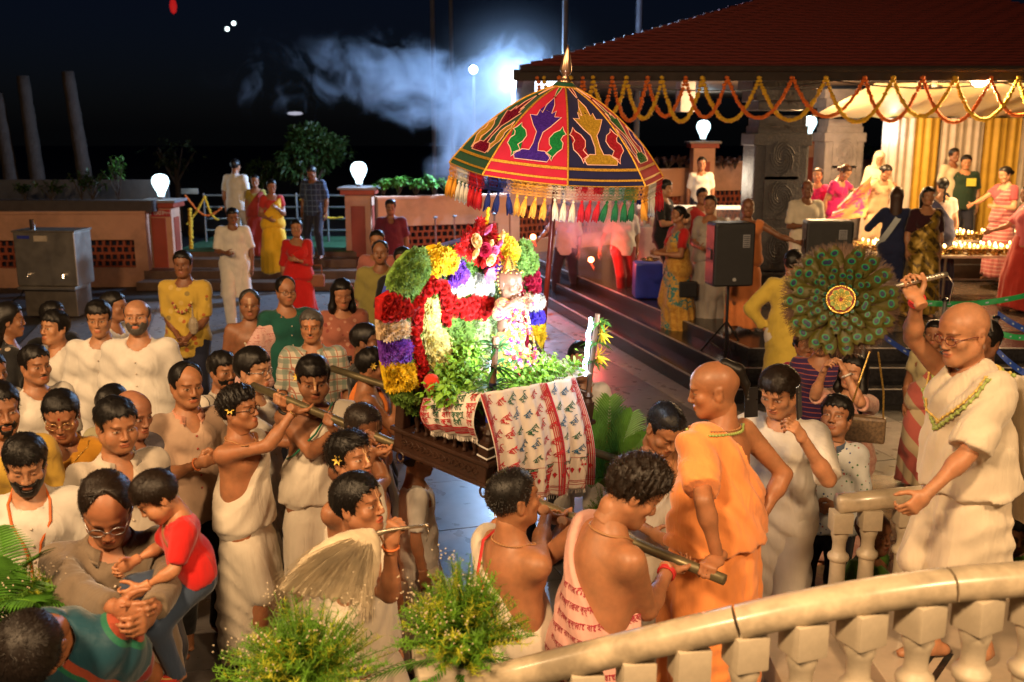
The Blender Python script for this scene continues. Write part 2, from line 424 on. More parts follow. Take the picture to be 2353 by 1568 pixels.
def head_color(V, lids=0., lip=(1.08, .74, .74), tilak=None, brow=1., shave=0., eye_open=1., bindi=False, white_brow=False):
    x, y, z = V[:, 0], V[:, 1], V[:, 2]; c = np.ones((len(V), 3), dtype=np.float32); front = y < -.06
    def blend(m, col):
        m = np.clip(m, 0, 1)[:, None]; c[:] = c * (1 - m) + np.array(col, dtype=np.float32) * m
    if shave:   # close-cropped hair shadow / stubble is a real colour on the scalp
        hl = hairline(y); blend(shave * (z > hl) * 1., (.55, .58, .66))
    ax = np.abs(x)
    bz = .0285 - (ax - .036) ** 2 * 7 - (ax - .033) * .06
    blend(front * brow * (ax > .012) * (ax < .056) * np.clip(1.25 - np.abs(z - bz) / .0038, 0, 1) * .85, (.9, .9, 1) if white_brow else (.12, .11, .12))
    ex = (ax - .0325) / .0165; ez = (z - .003) / (.0068 * eye_open + 1e-4); rr = ex ** 2 + ez ** 2
    eye = front * (y < -.074)
    if eye_open > .2:
        blend(eye * (rr < 1.), (1.15, 1.8, 2.7)); blend(eye * (((ax - .0325) ** 2 + (z - .003) ** 2) < .0062 ** 2) * (rr < 1.1), (.06, .07, .09))
    blend(eye * (rr >= .9) * (rr < 1.9) * (z > .003) * .85, (.22, .2, .2))
    lipm = front * np.clip(1.3 - (x / .025) ** 2 - ((z + .063) / .0115) ** 2, 0, 1) * 1.6
    blend(lipm, lip); blend(front * (ax < .022) * (np.abs(z + .0628) < .0022), (.35, .25, .25))
    blend(front * (y < -.09) * (np.abs(ax - .0075) < .0045) * (np.abs(z + .041) < .004), (.2, .15, .15))
    blend(front * .35 * np.exp(-((ax - .0325) / .022) ** 2 - ((z - .0) / .018) ** 2) * (rr > 1.6), (.6, .52, .52))
    if tilak: blend((y < -.07) * (ax < .0085) * (ax > .003) * (z > .03) * (z < .075), tilak); blend((y < -.09) * (ax < .006) * (z > -.012) * (z < .03), tilak)
    if bindi: blend(front * ((x ** 2 + (z - .04) ** 2) < .006 ** 2), (.8, .05, .05))
    return c
def hairline(y, back=-.07, front=.082):
    return np.interp(y, [-.12, -.085, -.06, -.036, -.02, -.008, .02, .045, .10], [front, front - .006, .058, .040, -.025, -.006, -.002, back + .02, back])
def hair_shape(style, h=.005, seed=0):
    key = ('hair', style, h, seed)
    if key in _cache: return _cache[key]
    long_ = style in ('long', 'longback'); big = .10 if long_ else 0
    s = Sdf((-.15, -.15, -.5 if long_ or style == 'braid' else -.19), (.15, .2, .2), h); X, Y, Z = s.P()
    th = {'short': .016, 'fringe': .021, 'curly': .030, 'buzz': .006, 'recede': .011, 'ring': .010, 'side': .015, 'long': .017, 'longback': .017, 'bun': .012, 'tied': .012, 'braid': .012, 'spiky': .026, 'grey': .012, 'boy': .020, 'cap': .014, 'veil': .022}.get(style, .015)
    amp, fr = {'curly': (.014, 210), 'spiky': (.008, 150), 'fringe': (.005, 120), 'short': (.004, 130), 'boy': (.003, 90)}.get(style, (.003, 110))
    if style != 'shikha':
        n = wob(X, Y, Z * .6, fr, seed, 5) + (.5 * wob(X, Y, Z, fr * 2.3, seed + 9, 4) if h < .006 else 0)
        top = np.clip((Z - .02) / .1, 0, 1) * np.clip((-Y + .1) / .12, 0, 1)
        t = th * (.40 + .75 * top) + amp * n
        d = (np.sqrt((X / (.078 + t)) ** 2 + ((Y - .014) / (.098 + t)) ** 2 + ((Z - .036) / (.088 + t)) ** 2) - 1) * .085
        q0 = (slice(None),) * 3; d = smin(d, s.capd(q0, (0, .025, .04), (0, -.012, .045), .078, .074) - t * .85, .02)
        fl = {'fringe': .064, 'boy': .052, 'curly': .072, 'buzz': .084, 'recede': .10, 'bun': .088, 'tied': .086, 'long': .088}.get(style, .080)
        hl = hairline(Y, -.075 if style not in ('buzz',) else -.06, fl) + 0 * X
        if style in ('tied', 'bun', 'braid', 'long', 'longback', 'plain'): hl = np.interp(Y, [-.12, -.085, -.06, -.036, -.02, .02, .045, .10], [fl, fl - .006, .060, .040, -.012, -.035, -.06, -.07]) + 0 * X
        edge = hl + .006 * np.sin(X * 190 + seed) + .004 * np.sin(X * 401 + Y * 200)
        F = np.maximum(d, (edge - Z) * .75)
        if style == 'recede': F = np.maximum(F, (-.035 - Y - .5 * np.abs(X)) * .8)
        if style in ('ring', 'grey2'): F = np.maximum(F, (Z - .075 + np.clip(Y, 0, .1) * .15) * .8); F = np.maximum(F, (-.02 - Y) * .8)
        if style == 'comb':  F = np.maximum(F, (-.06 - Y))
        s.F[:] = F
    else:
        s.cap((0, .055, .112), (0, .105, .075), .024, .028, .01, ((1, 0, 0), 1.3)); s.cap((0, .105, .075), (.004, .13, .01), .028, .018, .012); s.cap((.004, .13, .01), (.0, .125, -.05), .018, .006, .01)
    if style in ('bun', 'tied'): s.cap((-.012, .125, -.01), (.012, .13, .0), .038, None, .012)
    if style == 'long':
        for e in (-1, 1):
            s.cap((e * .078, .01, .03), (e * .088, -.01, -.12), .022, .028, .03, ((0, 1, 0), 1.6)); s.cap((e * .088, -.01, -.12), (e * .10, -.065, -.34), .032, .02, .03, ((0, 1, 0), 1.2))
        s.cap((0, .08, 0), (0, .09, -.3), .06, .05, .04, ((1, 0, 0), 1.5))
    if style == 'longback': s.cap((0, .08, 0), (0, .10, -.34), .055, .045, .05, ((1, 0, 0), 1.7))
    if style == 'braid':
        for i in range(14): s.ell((.006 * (-1) ** i, .115 + .01 * math.sin(i * .4), -.02 - i * .033), (.02, .018, .024), .01)
    if style == 'veil':
        s.cap((0, .03, .02), (0, .05, -.18), .105, .13, .04); X, Y, Z = s.P(); s.F[:] = np.maximum(s.F, -(np.sqrt((X / .066) ** 2 + ((Y + .11) / .13) ** 2 + ((Z + .01) / .092) ** 2) - 1) * .07)
    V, Fq = s.mesh(); _cache[key] = (V, Fq); return V, Fq
def beard_shape(style, h=.005):
    key = ('beard', style, h)
    if key in _cache: return _cache[key]
    s = Sdf((-.1, -.15, -.16), (.1, .06, .03), h); X, Y, Z = s.P(); n = wob(X, Y, Z, 260, 3, 5)
    if style in ('full', 'trim'):
        t = .012 if style == 'full' else .005
        s.ell((0, -.028, -.045), (.061 + t, .064 + t, .064 + t), .02); s.ell((0, -.062, -.094), (.026 + t, .024 + t, .021 + t), .03)
        s.F[:] = s.F + .002 * n
        cut = np.maximum(Z + .045 - np.clip(np.abs(X) - .03, 0, 1) * 1.6, Y + .0)
        s.F[:] = np.maximum(s.F, cut); s.F[:] = np.maximum(s.F, -(np.sqrt((X / .024) ** 2 + ((Z + .064) / .012) ** 2) - 1) * .012 + 0 * Y)
    if style in ('full', 'trim', 'moustache'):
        d = Sdf((-.1, -.15, -.16), (.1, .06, .03), h)
        for e in (-1, 1): d.cap((0, -.1015, -.047), (e * .031, -.083, -.058), .0042, .0022, .006)
        s.F[:] = np.minimum(s.F, d.F + .0008 * n)
    V, Fq = s.mesh(); _cache[key] = (V, Fq); return V, Fq
def hand_shape(pose, h=.0045):
    key = ('hand', pose, h)
    if key in _cache: return _cache[key]
    s = Sdf((-.05, -.085, -.11), (.215, .085, .05), h)
    cur = {'relax': (22, 30, 20), 'grip': (62, 78, 48), 'fist': (82, 92, 60), 'flat': (4, 6, 4), 'hold': (38, 52, 34), 'point': (60, 85, 50)}[pose]
    s.cap((-.035, 0, 0), (.02, 0, 0), .025, .024, .02, ((0, 1, 0), 1.15)); s.cap((.02, 0, 0), (.078, 0, -.001), .0155, .0145, .02, ((0, 1, 0), 2.5))
    for i, (yb, ln) in enumerate(((.029, .94), (.0095, 1.05), (-.0105, .98), (-.029, .78))):
        p = np.array((.085 - abs(i - 1.2) * .004, yb, -.001)); th = 0.; sp = (yb * 2.2) * (1 if pose in ('flat', 'relax') else .35)
        for j, (L, r0, r1) in enumerate(((.045, .0088, .0078), (.028, .0078, .007), (.023, .007, .0058))):
            th += R(cur[j] + (0 if pose == 'flat' else i * 3)) if not (pose == 'point' and i == 0) else R(8)
            d = np.array((math.cos(th), sp, -math.sin(th))); q = p + d * L * ln * .95
            s.cap(p, q, r0, r1, .006); p = q
    p = np.array((.018, .024, -.006)); dirs = {'grip': ((.6, .62, -.5), (.62, .1, -.78), (.5, -.35, -.8)), 'fist': ((.6, .6, -.55), (.75, -.1, -.65), (.5, -.75, -.4)), 'hold': ((.6, .65, -.45), (.75, .3, -.6), (.8, .1, -.6))}.get(pose, ((.6, .75, -.3), (.8, .55, -.25), (.9, .4, -.2)))
    for d, L, r0, r1 in zip(dirs, (.04, .03, .026), (.0135, .0105, .0095), (.0105, .0095, .008)):
        d = np.array(d); d = d / np.linalg.norm(d); q = p + d * L; s.cap(p, q, r0, r1, .008); p = q
    V, Fq = s.mesh(); _cache[key] = (V, Fq); return V, Fq

def v3(a): return np.array(a, dtype=float)
def nrm(a): return a / (np.linalg.norm(a) + 1e-9)
def rotm(ax, a): return np.array(Matrix.Rotation(a, 3, ax))
def ik(S, T, l1, l2, hint):
    d = T - S; L = np.linalg.norm(d); dm = (l1 + l2) * .985
    if L > dm: T = S + d / L * dm; L = dm
    if L < abs(l1 - l2) + .03: L = abs(l1 - l2) + .03
    u = nrm(T - S); a = (l1 * l1 - l2 * l2 + L * L) / (2 * L); hh = math.sqrt(max(l1 * l1 - a * a, 0)); h_ = hint - u * (hint @ u)
    return S + u * a + nrm(h_) * hh, T

def strands(v, f, n, style, seed):
    """short hair blades growing out of the hair mass, following a combed or curly flow"""
    r_ = np.random.RandomState(seed); k = r_.randint(0, len(f), n); a, b, c, d = (v[f[k, i]] for i in range(4)); p = (a + b + c + d) / 4; nn = np.cross(c - a, d - b); nn /= np.linalg.norm(nn, axis=1)[:, None] + 1e-9
    fl = np.stack([p[:, 0] * 4 + .25, (p[:, 1] - .03) * 3 - .2 * (p[:, 1] < .03), -np.abs(p[:, 2] - .13) * 5 - .2], 1)
    if style == 'curly': fl = r_.normal(size=fl.shape)
    fl = fl + r_.normal(size=fl.shape) * .35; fl -= nn * (fl * nn).sum(1)[:, None]; fl /= np.linalg.norm(fl, axis=1)[:, None] + 1e-9
    L = {'buzz': .006, 'ring': .008, 'curly': .022, 'spiky': .026, 'recede': .016}.get(style, .022); L = L * r_.uniform(.5, 1.2, n)[:, None]; lift = {'curly': .8, 'spiky': .7, 'buzz': .9}.get(style, .22)
    sd = np.cross(fl, nn) * .0011; q0 = p - nn * .002; q1 = p + fl * L * .55 + nn * L * lift * .5 + nn * .001; q2 = p + fl * L + nn * L * lift * (.4 if style != 'buzz' else 1); V = np.stack([q0 - sd, q0 + sd, q1 + sd * .9, q1 - sd * .9, q2 + sd * .3, q2 - sd * .3], 1).reshape(-1, 3); o = np.arange(n)[:, None] * 6 + len(v)
    return np.concatenate([v, V]), np.concatenate([f, o + np.array([[0, 1, 2, 3]]), o + np.array([[3, 2, 4, 5]])])
class Person:
    """a standing figure; local frame faces -Y, +X is the person's left, feet at z=0"""
    def __init__(s, loc, yaw, stature=1.7, sex='m', skin=(.33, .165, .085), lean=0., side=0., twist=0., head=(0, 0, 0), fat=1.,
                 arms=(None, None), legs=None, cell=.013, hs=1.06, face='man', face_o=None, bare_feet=True, hair=('short', (.012, .009, .008)), beard=None,
                 label='', group=None, torso_shift=(0, 0), hands=('relax', 'relax'), palms=(None, None), fdirs=(None, None), elbow=(None, None), seed=0, neck=1.0, name='person'):
        s.k = k = stature / 1.72; s.cell = cell; s.seed = seed; s.sex = sex; s.near = cell < .015; s.fat = fat
        s.root = empty(name, loc, R(yaw), label, 'person', group); s.loc = v3(loc); s.yaw = R(yaw)
        s.w2l = rotm('Z', -R(yaw))
        s.pel = v3((torso_shift[0], torso_shift[1], .94)) * k
        s.Rt = rotm('Z', R(twist)) @ rotm('Y', R(side)) @ rotm('X', R(lean))
        T = s.T = lambda x, y, z: s.pel + s.Rt @ (v3((x, y, z)) * k)
        sw = .172 if sex == 'm' else .150; s.sw = sw
        s.Rh = s.Rt @ rotm('Z', R(head[0])) @ rotm('X', R(head[1])) @ rotm('Y', R(head[2])); s.hs = hs * k ** .35
        s.neck = T(0, -.005, .525); s.hc = s.neck + s.Rh @ (v3((0, -.012, .105)) * s.hs)
        W_ = ((1, 0, 0)); wx = s.Rt @ v3((1, 0, 0)); f = fat
        tor = [(T(-.08, 0, -.03), T(.08, 0, -.03), .105 * k, .105 * k, None), (T(0, -.0, .0), T(0, -.005 - .02 * (f - 1), .16), .108 * k * f, .104 * k * f, (wx, 1.28)),
               (T(0, .005, .16), T(0, .005, .34), .104 * k * (.5 + .5 * f), .112 * k, (wx, 1.38)), (T(-sw * .82, .005, .405), T(sw * .82, .005, .405), .058 * k, .058 * k, None),
               (T(0, .012, .40), T(0, .008, .47), .075 * k, .056 * k, None)]
        if sex == 'f': tor += [(T(-.065, -.075, .30), T(-.062, -.08, .295), .062 * k, .06 * k, None), (T(.065, -.075, .30), T(.062, -.08, .295), .062 * k, .06 * k, None), (T(-.07, .02, -.06), T(.07, .02, -.06), .12 * k, .12 * k, None)]
        else: tor += [(T(-.06, -.055, .33), T(.06, -.055, .33), .062 * k, .062 * k, None)]
        s.tor = tor; s.neckp = (T(0, .012, .44), s.neck + s.Rh @ v3((0, .02, .02)), .056 * k * neck if sex == 'm' else .045 * k, .053 * k * neck if sex == 'm' else .043 * k)
        s.arm = []; s.hands = []
        for i, sd in ((0, -1), (1, 1)):   # 0 = right hand, 1 = left hand
            S = T(sd * sw, .0, .415); a = arms[i]; pose = hands[i]; palm = palms[i]; fd = fdirs[i]; hand_rot = None
            hint = v3((sd * .5, .6, -.5)) if elbow[i] is None else v3(elbow[i])
            l1, l2 = .285 * k, .255 * k
            if a is None: Wt = S + s.Rt @ (v3((sd * .06, -.02, -.53)) * k); palm = v3((-sd, .1, 0)) if palm is None else palm
            elif a[0] == 'l': Wt = S + v3(a[1]) * k      # offset from the shoulder, local axes (x, y, z)
            elif a[0] == 'w': Wt = s.w2l @ (v3(a[1]) - s.loc)
            elif a[0] == 'grip':  # world point on a bar, bar axis, palm direction
                pt = s.w2l @ (v3(a[1]) - s.loc); ax_ = nrm(s.w2l @ v3(a[2])); n_ = s.w2l @ v3(a[3]); n_ = nrm(n_ - ax_ * (n_ @ ax_))
                hk = k ** .5 * .98; Zh = -n_; Xh = nrm(np.cross(ax_, Zh)); Xh = Xh if Xh @ nrm(pt - S) > 0 else -Xh
                hand_rot = np.stack([Xh, np.cross(Zh, Xh), Zh], 1); Wt = pt - Xh * .075 * hk + Zh * .036 * hk; pose = 'grip' if pose == 'relax' else pose
            E, Wr = ik(S, Wt, l1, l2, hint)
            s.arm.append((S, E, Wr))
            if hand_rot is None:
                X_ = nrm(Wr - E) if fd is None else nrm(v3(fd)); pn = v3((-sd, 0, 0)) if palm is None else v3(palm)
                Z_ = nrm(-(pn - X_ * (pn @ X_))); hand_rot = np.stack([X_, np.cross(Z_, X_), Z_], 1)
            s.hands.append((pose, hand_rot, Wr, sd))
        s.leg = []
        for i, sd in ((0, -1), (1, 1)):
            Hp = s.pel + v3((sd * .088, .0, -.045)) * k
            if legs is None: A = v3((sd * .10, rnd.uniform(-.06, .05), .085)) * k; A[2] = .085 * k
            else: A = v3(legs[i]) * k
            hint = v3((sd * .15, -1, .1)); Kn, A = ik(Hp, A, .435 * k, .425 * k, hint)
            ft = nrm(v3((sd * .2, -1, 0))) if legs is None or len(legs) < 3 else nrm(v3(legs[2]))
            s.leg.append((Hp, Kn, A, ft))
        # body
        g = s._grid([t[:2] for t in tor] + [(a, b) for A_ in s.arm for a, b in (A_[:2], A_[1:])] + [(L[0], L[1]) for L in s.leg] + [(L[1], L[2] + L[3] * .2) for L in s.leg], .15 * k, cell * ((1.7 if cell > .0125 else 1.5) if stature > .7 else 1))
        for a, b, ra, rb, fl in tor: g.cap(a, b, ra, rb, .05, fl)
        g.cap(*s.neckp, k=.04)
        for S, E, Wr in s.arm:
            g.cap(S, E, .050 * k * (f * .4 + .6), .037 * k, .035); g.cap(E, Wr, .037 * k, .0265 * k, .02); g.cap(E * .75 + Wr * .25, E * .7 + Wr * .3, .0395 * k, None, .03)
        for Hp, Kn, A, ft in s.leg:
            g.cap(Hp, Kn, .088 * k, .053 * k, .05); g.cap(Kn, A, .052 * k, .034 * k, .03); m = Kn * .7 + A * .3; g.cap(m + v3((0, .018 * k, 0)), m + v3((0, .018 * k, -.06 * k)), .045 * k, .04 * k, .03)
            hl = A - ft * .05 * k - v3((0, 0, .045 * k)); toe = A + ft * .15 * k - v3((0, 0, .062 * k)); g.cap(hl, A + ft * .02 - v3((0, 0, .03 * k)), .034 * k, .036 * k, .02); g.cap(A + ft * .02 * k - v3((0, 0, .035 * k)), toe, .036 * k, .021 * k, .02, (np.cross(ft, v3((0, 0, 1))), 1.3))
        V, Fq = g.mesh(); Cc = np.ones((len(V), 3), dtype=np.float32)
        fo = dict(face_o or {}); hh = .0048 if s.near and cell < .0125 else (.0072 if cell < .018 else .011)
        hv, hf = head_shape(face, hh); hcol = head_color(hv, **fo)
        fw = 1 + (np.random.RandomState(seed).rand(3) - .5) * np.array((.1, .04, .08))
        q_ = np.random.RandomState(seed + 77).uniform(-1, 1, 8); hv = hv.copy(); lo_ = np.clip(-hv[:, 2] / .1, 0, 1); g_ = lambda cx, cy, cz, r_: np.exp(-(((np.abs(hv[:, 0]) - cx) ** 2 + (hv[:, 1] - cy) ** 2 + (hv[:, 2] - cz) ** 2) / r_ ** 2))
        hv[:, 0] *= 1 + .10 * q_[0] * lo_; hv[:, 1] -= .006 * q_[1] * g_(0, -.105, -.02, .018); hv[:, 1] -= .007 * q_[2] * g_(0, -.08, -.095, .03); hv[:, 2] += .006 * q_[3] * g_(0, -.08, -.06, .03); hv[:, 0] += np.sign(hv[:, 0]) * .006 * q_[4] * g_(.05, -.06, -.03, .03); hv[:, 1] += .004 * q_[5] * g_(.033, -.09, .03, .02); hv[:, 0] += np.sign(hv[:, 0]) * .003 * q_[6] * g_(.012, -.1, -.03, .012); hv[:, 2] -= .006 * q_[7] * np.clip(-hv[:, 2] / .1 - .5, 0, 1)
        hv2 = (hv * s.hs * fw) @ s.Rh.T + s.hc
        VV = [V, hv2]; FF = [Fq, hf + len(V)]; CC = [Cc, hcol]; n0 = len(V) + len(hv)
        hr = .0068 if s.near else .013
        for pose, rot_, Wr, sd in s.hands:
            v, f_ = hand_shape(pose, hr); v = v.copy() * (k ** .5 * .98 * (1 if sex == 'm' else .9))
            if sd > 0: v[:, 1] *= -1; f_ = f_[:, ::-1]
            VV.append(v @ rot_.T + Wr); FF.append(f_ + n0); CC.append(np.ones((len(v), 3))); n0 += len(v)
        s.skin = skinm(skin); s.body = mesh_np('body', np.concatenate(VV), np.concatenate(FF), s.skin, s.root, True, color=np.concatenate(CC))
        s.hairh = .008 if s.near else .012
        if hair and hair[0]:
            v, f_ = hair_shape(hair[0], s.hairh if cell > .0125 else .0066, seed % 3); m = hairm(hair[1]) if hair[0] != 'veil' else cloth(hair[1])
            if hair[0] not in ('veil', 'shikha') and cell < .017: v, f_ = strands(v, f_, 1900 if cell < .0125 else 600, hair[0], seed)
            mesh_np('veil' if hair[0] == 'veil' else 'hair', (v * s.hs * fw) @ s.Rh.T + s.hc, f_, m, s.root, True)
        if beard:
            v, f_ = beard_shape(beard[0], .0035 if beard[0] == 'moustache' else .0055 if s.near else .008); mesh_np('moustache' if beard[0] == 'moustache' else 'beard', (v * s.hs * fw) @ s.Rh.T + s.hc, f_, hairm(beard[1]), s.root, True)
        s.fw = fw
    def _grid(s, segs, pad, h):
        pts = np.array([p for ab in segs for p in ab]); return Sdf(pts.min(0) - pad, pts.max(0) + pad, h)
    def H(s, p): return (v3(p) * s.hs * s.fw) @ s.Rh.T + s.hc
    def _fin(s, g, name, m, folds, dirv=None, fr=60):
        if folds:
            X, Y, Z = g.P(); w = wob(X, Y, Z * .5, fr, s.seed + 3, 4)
            if dirv is not None:
                q = X * dirv[0] + Y * dirv[1] + Z * dirv[2]; w = .4 * w + .8 * np.sin(q * 150 + 2.2 * wob(X, Y, Z, 14, s.seed + 5, 3))
            g.F += folds * w
        V, Fq = g.mesh()
        if len(V) == 0: return None
        return mesh_np(name, V, Fq, m, s.root, True)
    def top(s, m, sleeve=.8, hem=-.12, infl=.011, name='shirt', flare=.0, folds=.003, neck=.070, vneck=.0, collar=None, buttons=None, loose=1.0, slit=False):
        infl = infl * .72
        """shirt / kurta / polo / blouse; sleeve 0..2 (1 = elbow, 2 = wrist); hem = height relative to the pelvis"""
        k = s.k; c = s.cell * 1.2; folds = folds * (1.7 if s.near else 1.2); Hm = s.T(0, 0, hem)
        g = s._grid([t[:2] for t in s.tor] + [(a, b) for A_ in s.arm for a, b in (A_[:2], A_[1:])] + [(Hm, Hm)], .2 * k + flare, c)
        for a, b, ra, rb, fl in s.tor[:]: g.cap(a, b, ra + infl * k * loose, rb + infl * k * loose, .036, fl)
        if hem < -.05:
            wx = s.Rt @ v3((1, 0, 0)); bot = v3((s.pel[0], s.pel[1] * .6, max(.1, (.94 + hem) * k)))
            g.cap(s.T(0, 0, .1), bot, .125 * k * s.fat + infl, (.135 + flare) * k * s.fat + infl, .05, (wx, 1.28), cut=True)
        for S, E, Wr in s.arm:
            t1 = min(sleeve, 1.); e1 = S + (E - S) * t1; g.cap(S, e1, .053 * k + infl * .8, (.049 if sleeve <= 1 else .045) * k + infl * 1.0, .04, cut=sleeve <= 1)
            if sleeve > 1: e2 = E + (Wr - E) * (sleeve - 1); g.cap(E, e2, .043 * k + infl * .8, .034 * k + infl * .7, .03, cut=True)
        X, Y, Z = g.P()
        if hem >= -.12: n = s.Rt @ v3((0, 0, -1)); g.F[:] = np.maximum(g.F, (X - Hm[0]) * n[0] + (Y - Hm[1]) * n[1] + (Z - Hm[2]) * n[2])
        X, Y, Z = g.P(); g.F += folds * (.8 * wob(X, Y, Z * .55, 62, s.seed + 3, 5) + 1.5 * foldn(X * .55 + Z * .75, X, Y, Z, s.seed)); 
        if s.near: g.F += folds * .2 * wob(X, Y, Z * .8, 130, s.seed + 8, 4)
        g.cap(s.T(0, -.01, .435), s.T(0, -.07, .60), neck * k, neck * k * 1.1, .006, sub=True)
        if vneck: g.cap(s.T(0, -.10, .43), s.T(0, -.17, .43 - vneck), .045 * k, .012 * k, .006, sub=True)
        V, Fq = g.mesh(); o = mesh_np(name, V, Fq, m, s.root, True)
        if collar is not None:
            b = MB()
            for e in (-1, 1):
                P_ = []
                for i in range(9):
                    a = R(90 + e * (i * 19)); rr = .078 * k
                    x_, y_ = rr * math.cos(a), rr * math.sin(a); up = .484 - .034 * (i / 8) ** 1.5
                    P_.append([s.T(x_ / k, (y_ / k) * .95 - .005, up + .018), s.T(x_ / k * 1.32, y_ / k * 1.28 - .008, up - .014 - (.022 if i > 6 else 0)), s.T(x_ / k * 1.2, y_ / k * 1.15 - .008, up - .02)])
                b.grid(P_ if e > 0 else P_[::-1])
            o2 = b.build('collar', collar, s.root, True); md = o2.modifiers.new('t', 'SOLIDIFY'); md.thickness = .006
        if buttons is not None: s.front_line(V, buttons, 5 if hem > -.2 else 4)
        return o
    def front_line(s, V, m, n):
        L = (V - s.pel) @ s.Rt; sel = L[np.abs(L[:, 0]) < .02 * s.k]; b = MB()
        for i in range(n):
            z = (.36 - i * .075) * s.k; q = sel[np.abs(sel[:, 2] - z) < .015]
            if len(q) == 0: continue
            p = q[np.argmin(q[:, 1])]; w = s.Rt @ np.array((0, p[1] - .002, z)) + s.pel; b = MB(); b.ball(w, .0065, 6); b.build('button', m, s.root, True)
    def trousers(s, m, infl=.016, name='trousers', low=.06, folds=.003):
        k = s.k; g = s._grid([(L[0], L[1]) for L in s.leg] + [(L[1], L[2]) for L in s.leg] + [(s.pel, s.pel + .1)], .16 * k, s.cell * 1.7)
        g.cap(s.tor[0][0], s.tor[0][1], s.tor[0][2] + infl, None, .04); g.cap(s.T(0, 0, 0), s.T(0, 0, .1), .118 * k * s.fat, .115 * k * s.fat, .04, (s.Rt @ v3((1, 0, 0)), 1.28), cut=True)
        for Hp, Kn, A, ft in s.leg:
            g.cap(Hp, Kn, .094 * k + infl, .060 * k + infl, .04); e = A + (Kn - A) * low * 0; g.cap(Kn, e + v3((0, 0, -.02)), .060 * k + infl, .045 * k + infl, .03, cut=True)
        return s._fin(g, name, m, folds)
    def skirt(s, m, name='skirt', waist=.1, hem=.06, r0=.135, r1=.24, pleat=.012, np_=11, folds=.002, back=1.25, front=None, wrap=0.):
        """dhoti, sari skirt, gown: folded cone around both legs; follows spread or bent legs"""
        k = s.k; Wp = s.T(0, 0, waist); ft = [(L[2][0], L[2][1]) for L in s.leg]; cx = (ft[0][0] + ft[1][0]) / 2; cy = (ft[0][1] + ft[1][1]) / 2
        hemz = hem * k; lo = np.array((min(Wp[0], cx) - .45 * k, min(Wp[1], cy) - .45 * k, hemz - .05)); hi = np.array((max(Wp[0], cx) + .45 * k, max(Wp[1], cy) + .45 * k, Wp[2] + .05)); g = Sdf(lo, hi, s.cell * 1.35)
        X, Y, Z = g.P(); t = np.clip((Wp[2] - Z) / (Wp[2] - hemz), 0, 1); px = X - (Wp[0] + (cx - Wp[0]) * t ** 1.3); py = Y - (Wp[1] + (cy - Wp[1]) * t ** 1.3)
        rx = (r0 * s.fat + (r1 - r0 * s.fat) * np.minimum(t * 1.6, 1) ** .7 * (.75 + .25 * t)) * k; ry = rx * .80
        th = np.arctan2(py, px); amp = pleat * k * (.25 + .75 * t)
        ph = s.seed * 1.7; fo = np.sin(th * np_ + 1.6 * np.sin(th * 2 + ph) + 2.0 * np.sin(t * 3 + ph)) + .5 * np.sin(th * np_ * 2.3 + ph + 2 * t)
        if wrap: fo = fo * (1 - wrap) + wrap * 1.5 * foldn(Z * 1.0 + .10 * np.sin(th + ph) + .05 * th + .14 * np.abs(np.sin(th * .5 + ph)), X, Y, Z, s.seed)
        d = (np.sqrt((px / rx) ** 2 + (py / ry) ** 2) - 1) * np.minimum(rx, ry) + amp * fo * -1
        d = np.maximum(d, Z - Wp[2]); hz = hemz + .02 * np.sin(th * 3 + ph); d = np.maximum(d, hz - Z)
        g.F[:] = d
        for Hp, Kn, A, ft_ in s.leg: g.cap(Hp * .6 + Kn * .4, Kn, .095 * k, .078 * k, .06)
        return s._fin(g, name, m, folds)
    def drape(s, m, name='shawl', side=1, c=.235, infl=.020, tilt=.85, folds=.005, arm=.0, low=-.05, over=True, thick=None, front_only=False):
        """cloth wound diagonally over one shoulder (side=+1: the person's left shoulder)"""
        k = s.k; segs = [t[:2] for t in s.tor] + [(s.arm[(side + 1) // 2][0], s.arm[(side + 1) // 2][1])] + [(s.T(0, 0, low), s.T(0, 0, low))]
        if arm > 1: segs.append(s.arm[(side + 1) // 2][1:])
        g = s._grid(segs, .18 * k, s.cell)
        for a, b, ra, rb, fl in s.tor: g.cap(a, b, ra + infl * k, rb + infl * k, .05, fl)
        g.cap(s.T(0, 0, .1), s.T(0, 0, low), .12 * k * s.fat + infl * k, .14 * k * s.fat + infl * k, .05, (s.Rt @ v3((1, 0, 0)), 1.28), cut=True)
        S, E, Wr = s.arm[(side + 1) // 2]
        if arm: t1 = min(1, arm); g.cap(S, S + (E - S) * t1, .062 * k + infl * .6, .06 * k + infl * .8, .05, cut=arm <= 1)
        if arm > 1: g.cap(E, E + (Wr - E) * (arm - 1), .06 * k + infl * .6, .055 * k + infl, .05, cut=True)
        n = s.Rt @ nrm(v3((-side * .75, 0, .75 * tilt))); o_ = s.pel; X, Y, Z = g.P(); q = (X - o_[0]) * n[0] + (Y - o_[1]) * n[1] + (Z - o_[2]) * n[2]
        e = .012 * np.sin(X * 21 + s.seed) + .008 * wob(X, Y, Z, 30, s.seed)
        g.F += folds * (1.25 * foldn(q, X, Y, Z, s.seed + 2) + .12 * wob(X, Y, Z, 55, s.seed + 6, 4))
        nk = s.T(0, -.01, .44); 
        g.F[:] = np.maximum(g.F, q - (c * k + e)); g.cap(nk, s.T(0, -.04, .62), .068 * k, .08 * k, .01, sub=True)
        V, Fq = g.mesh(); return mesh_np(name, V, Fq, m, s.root, True)
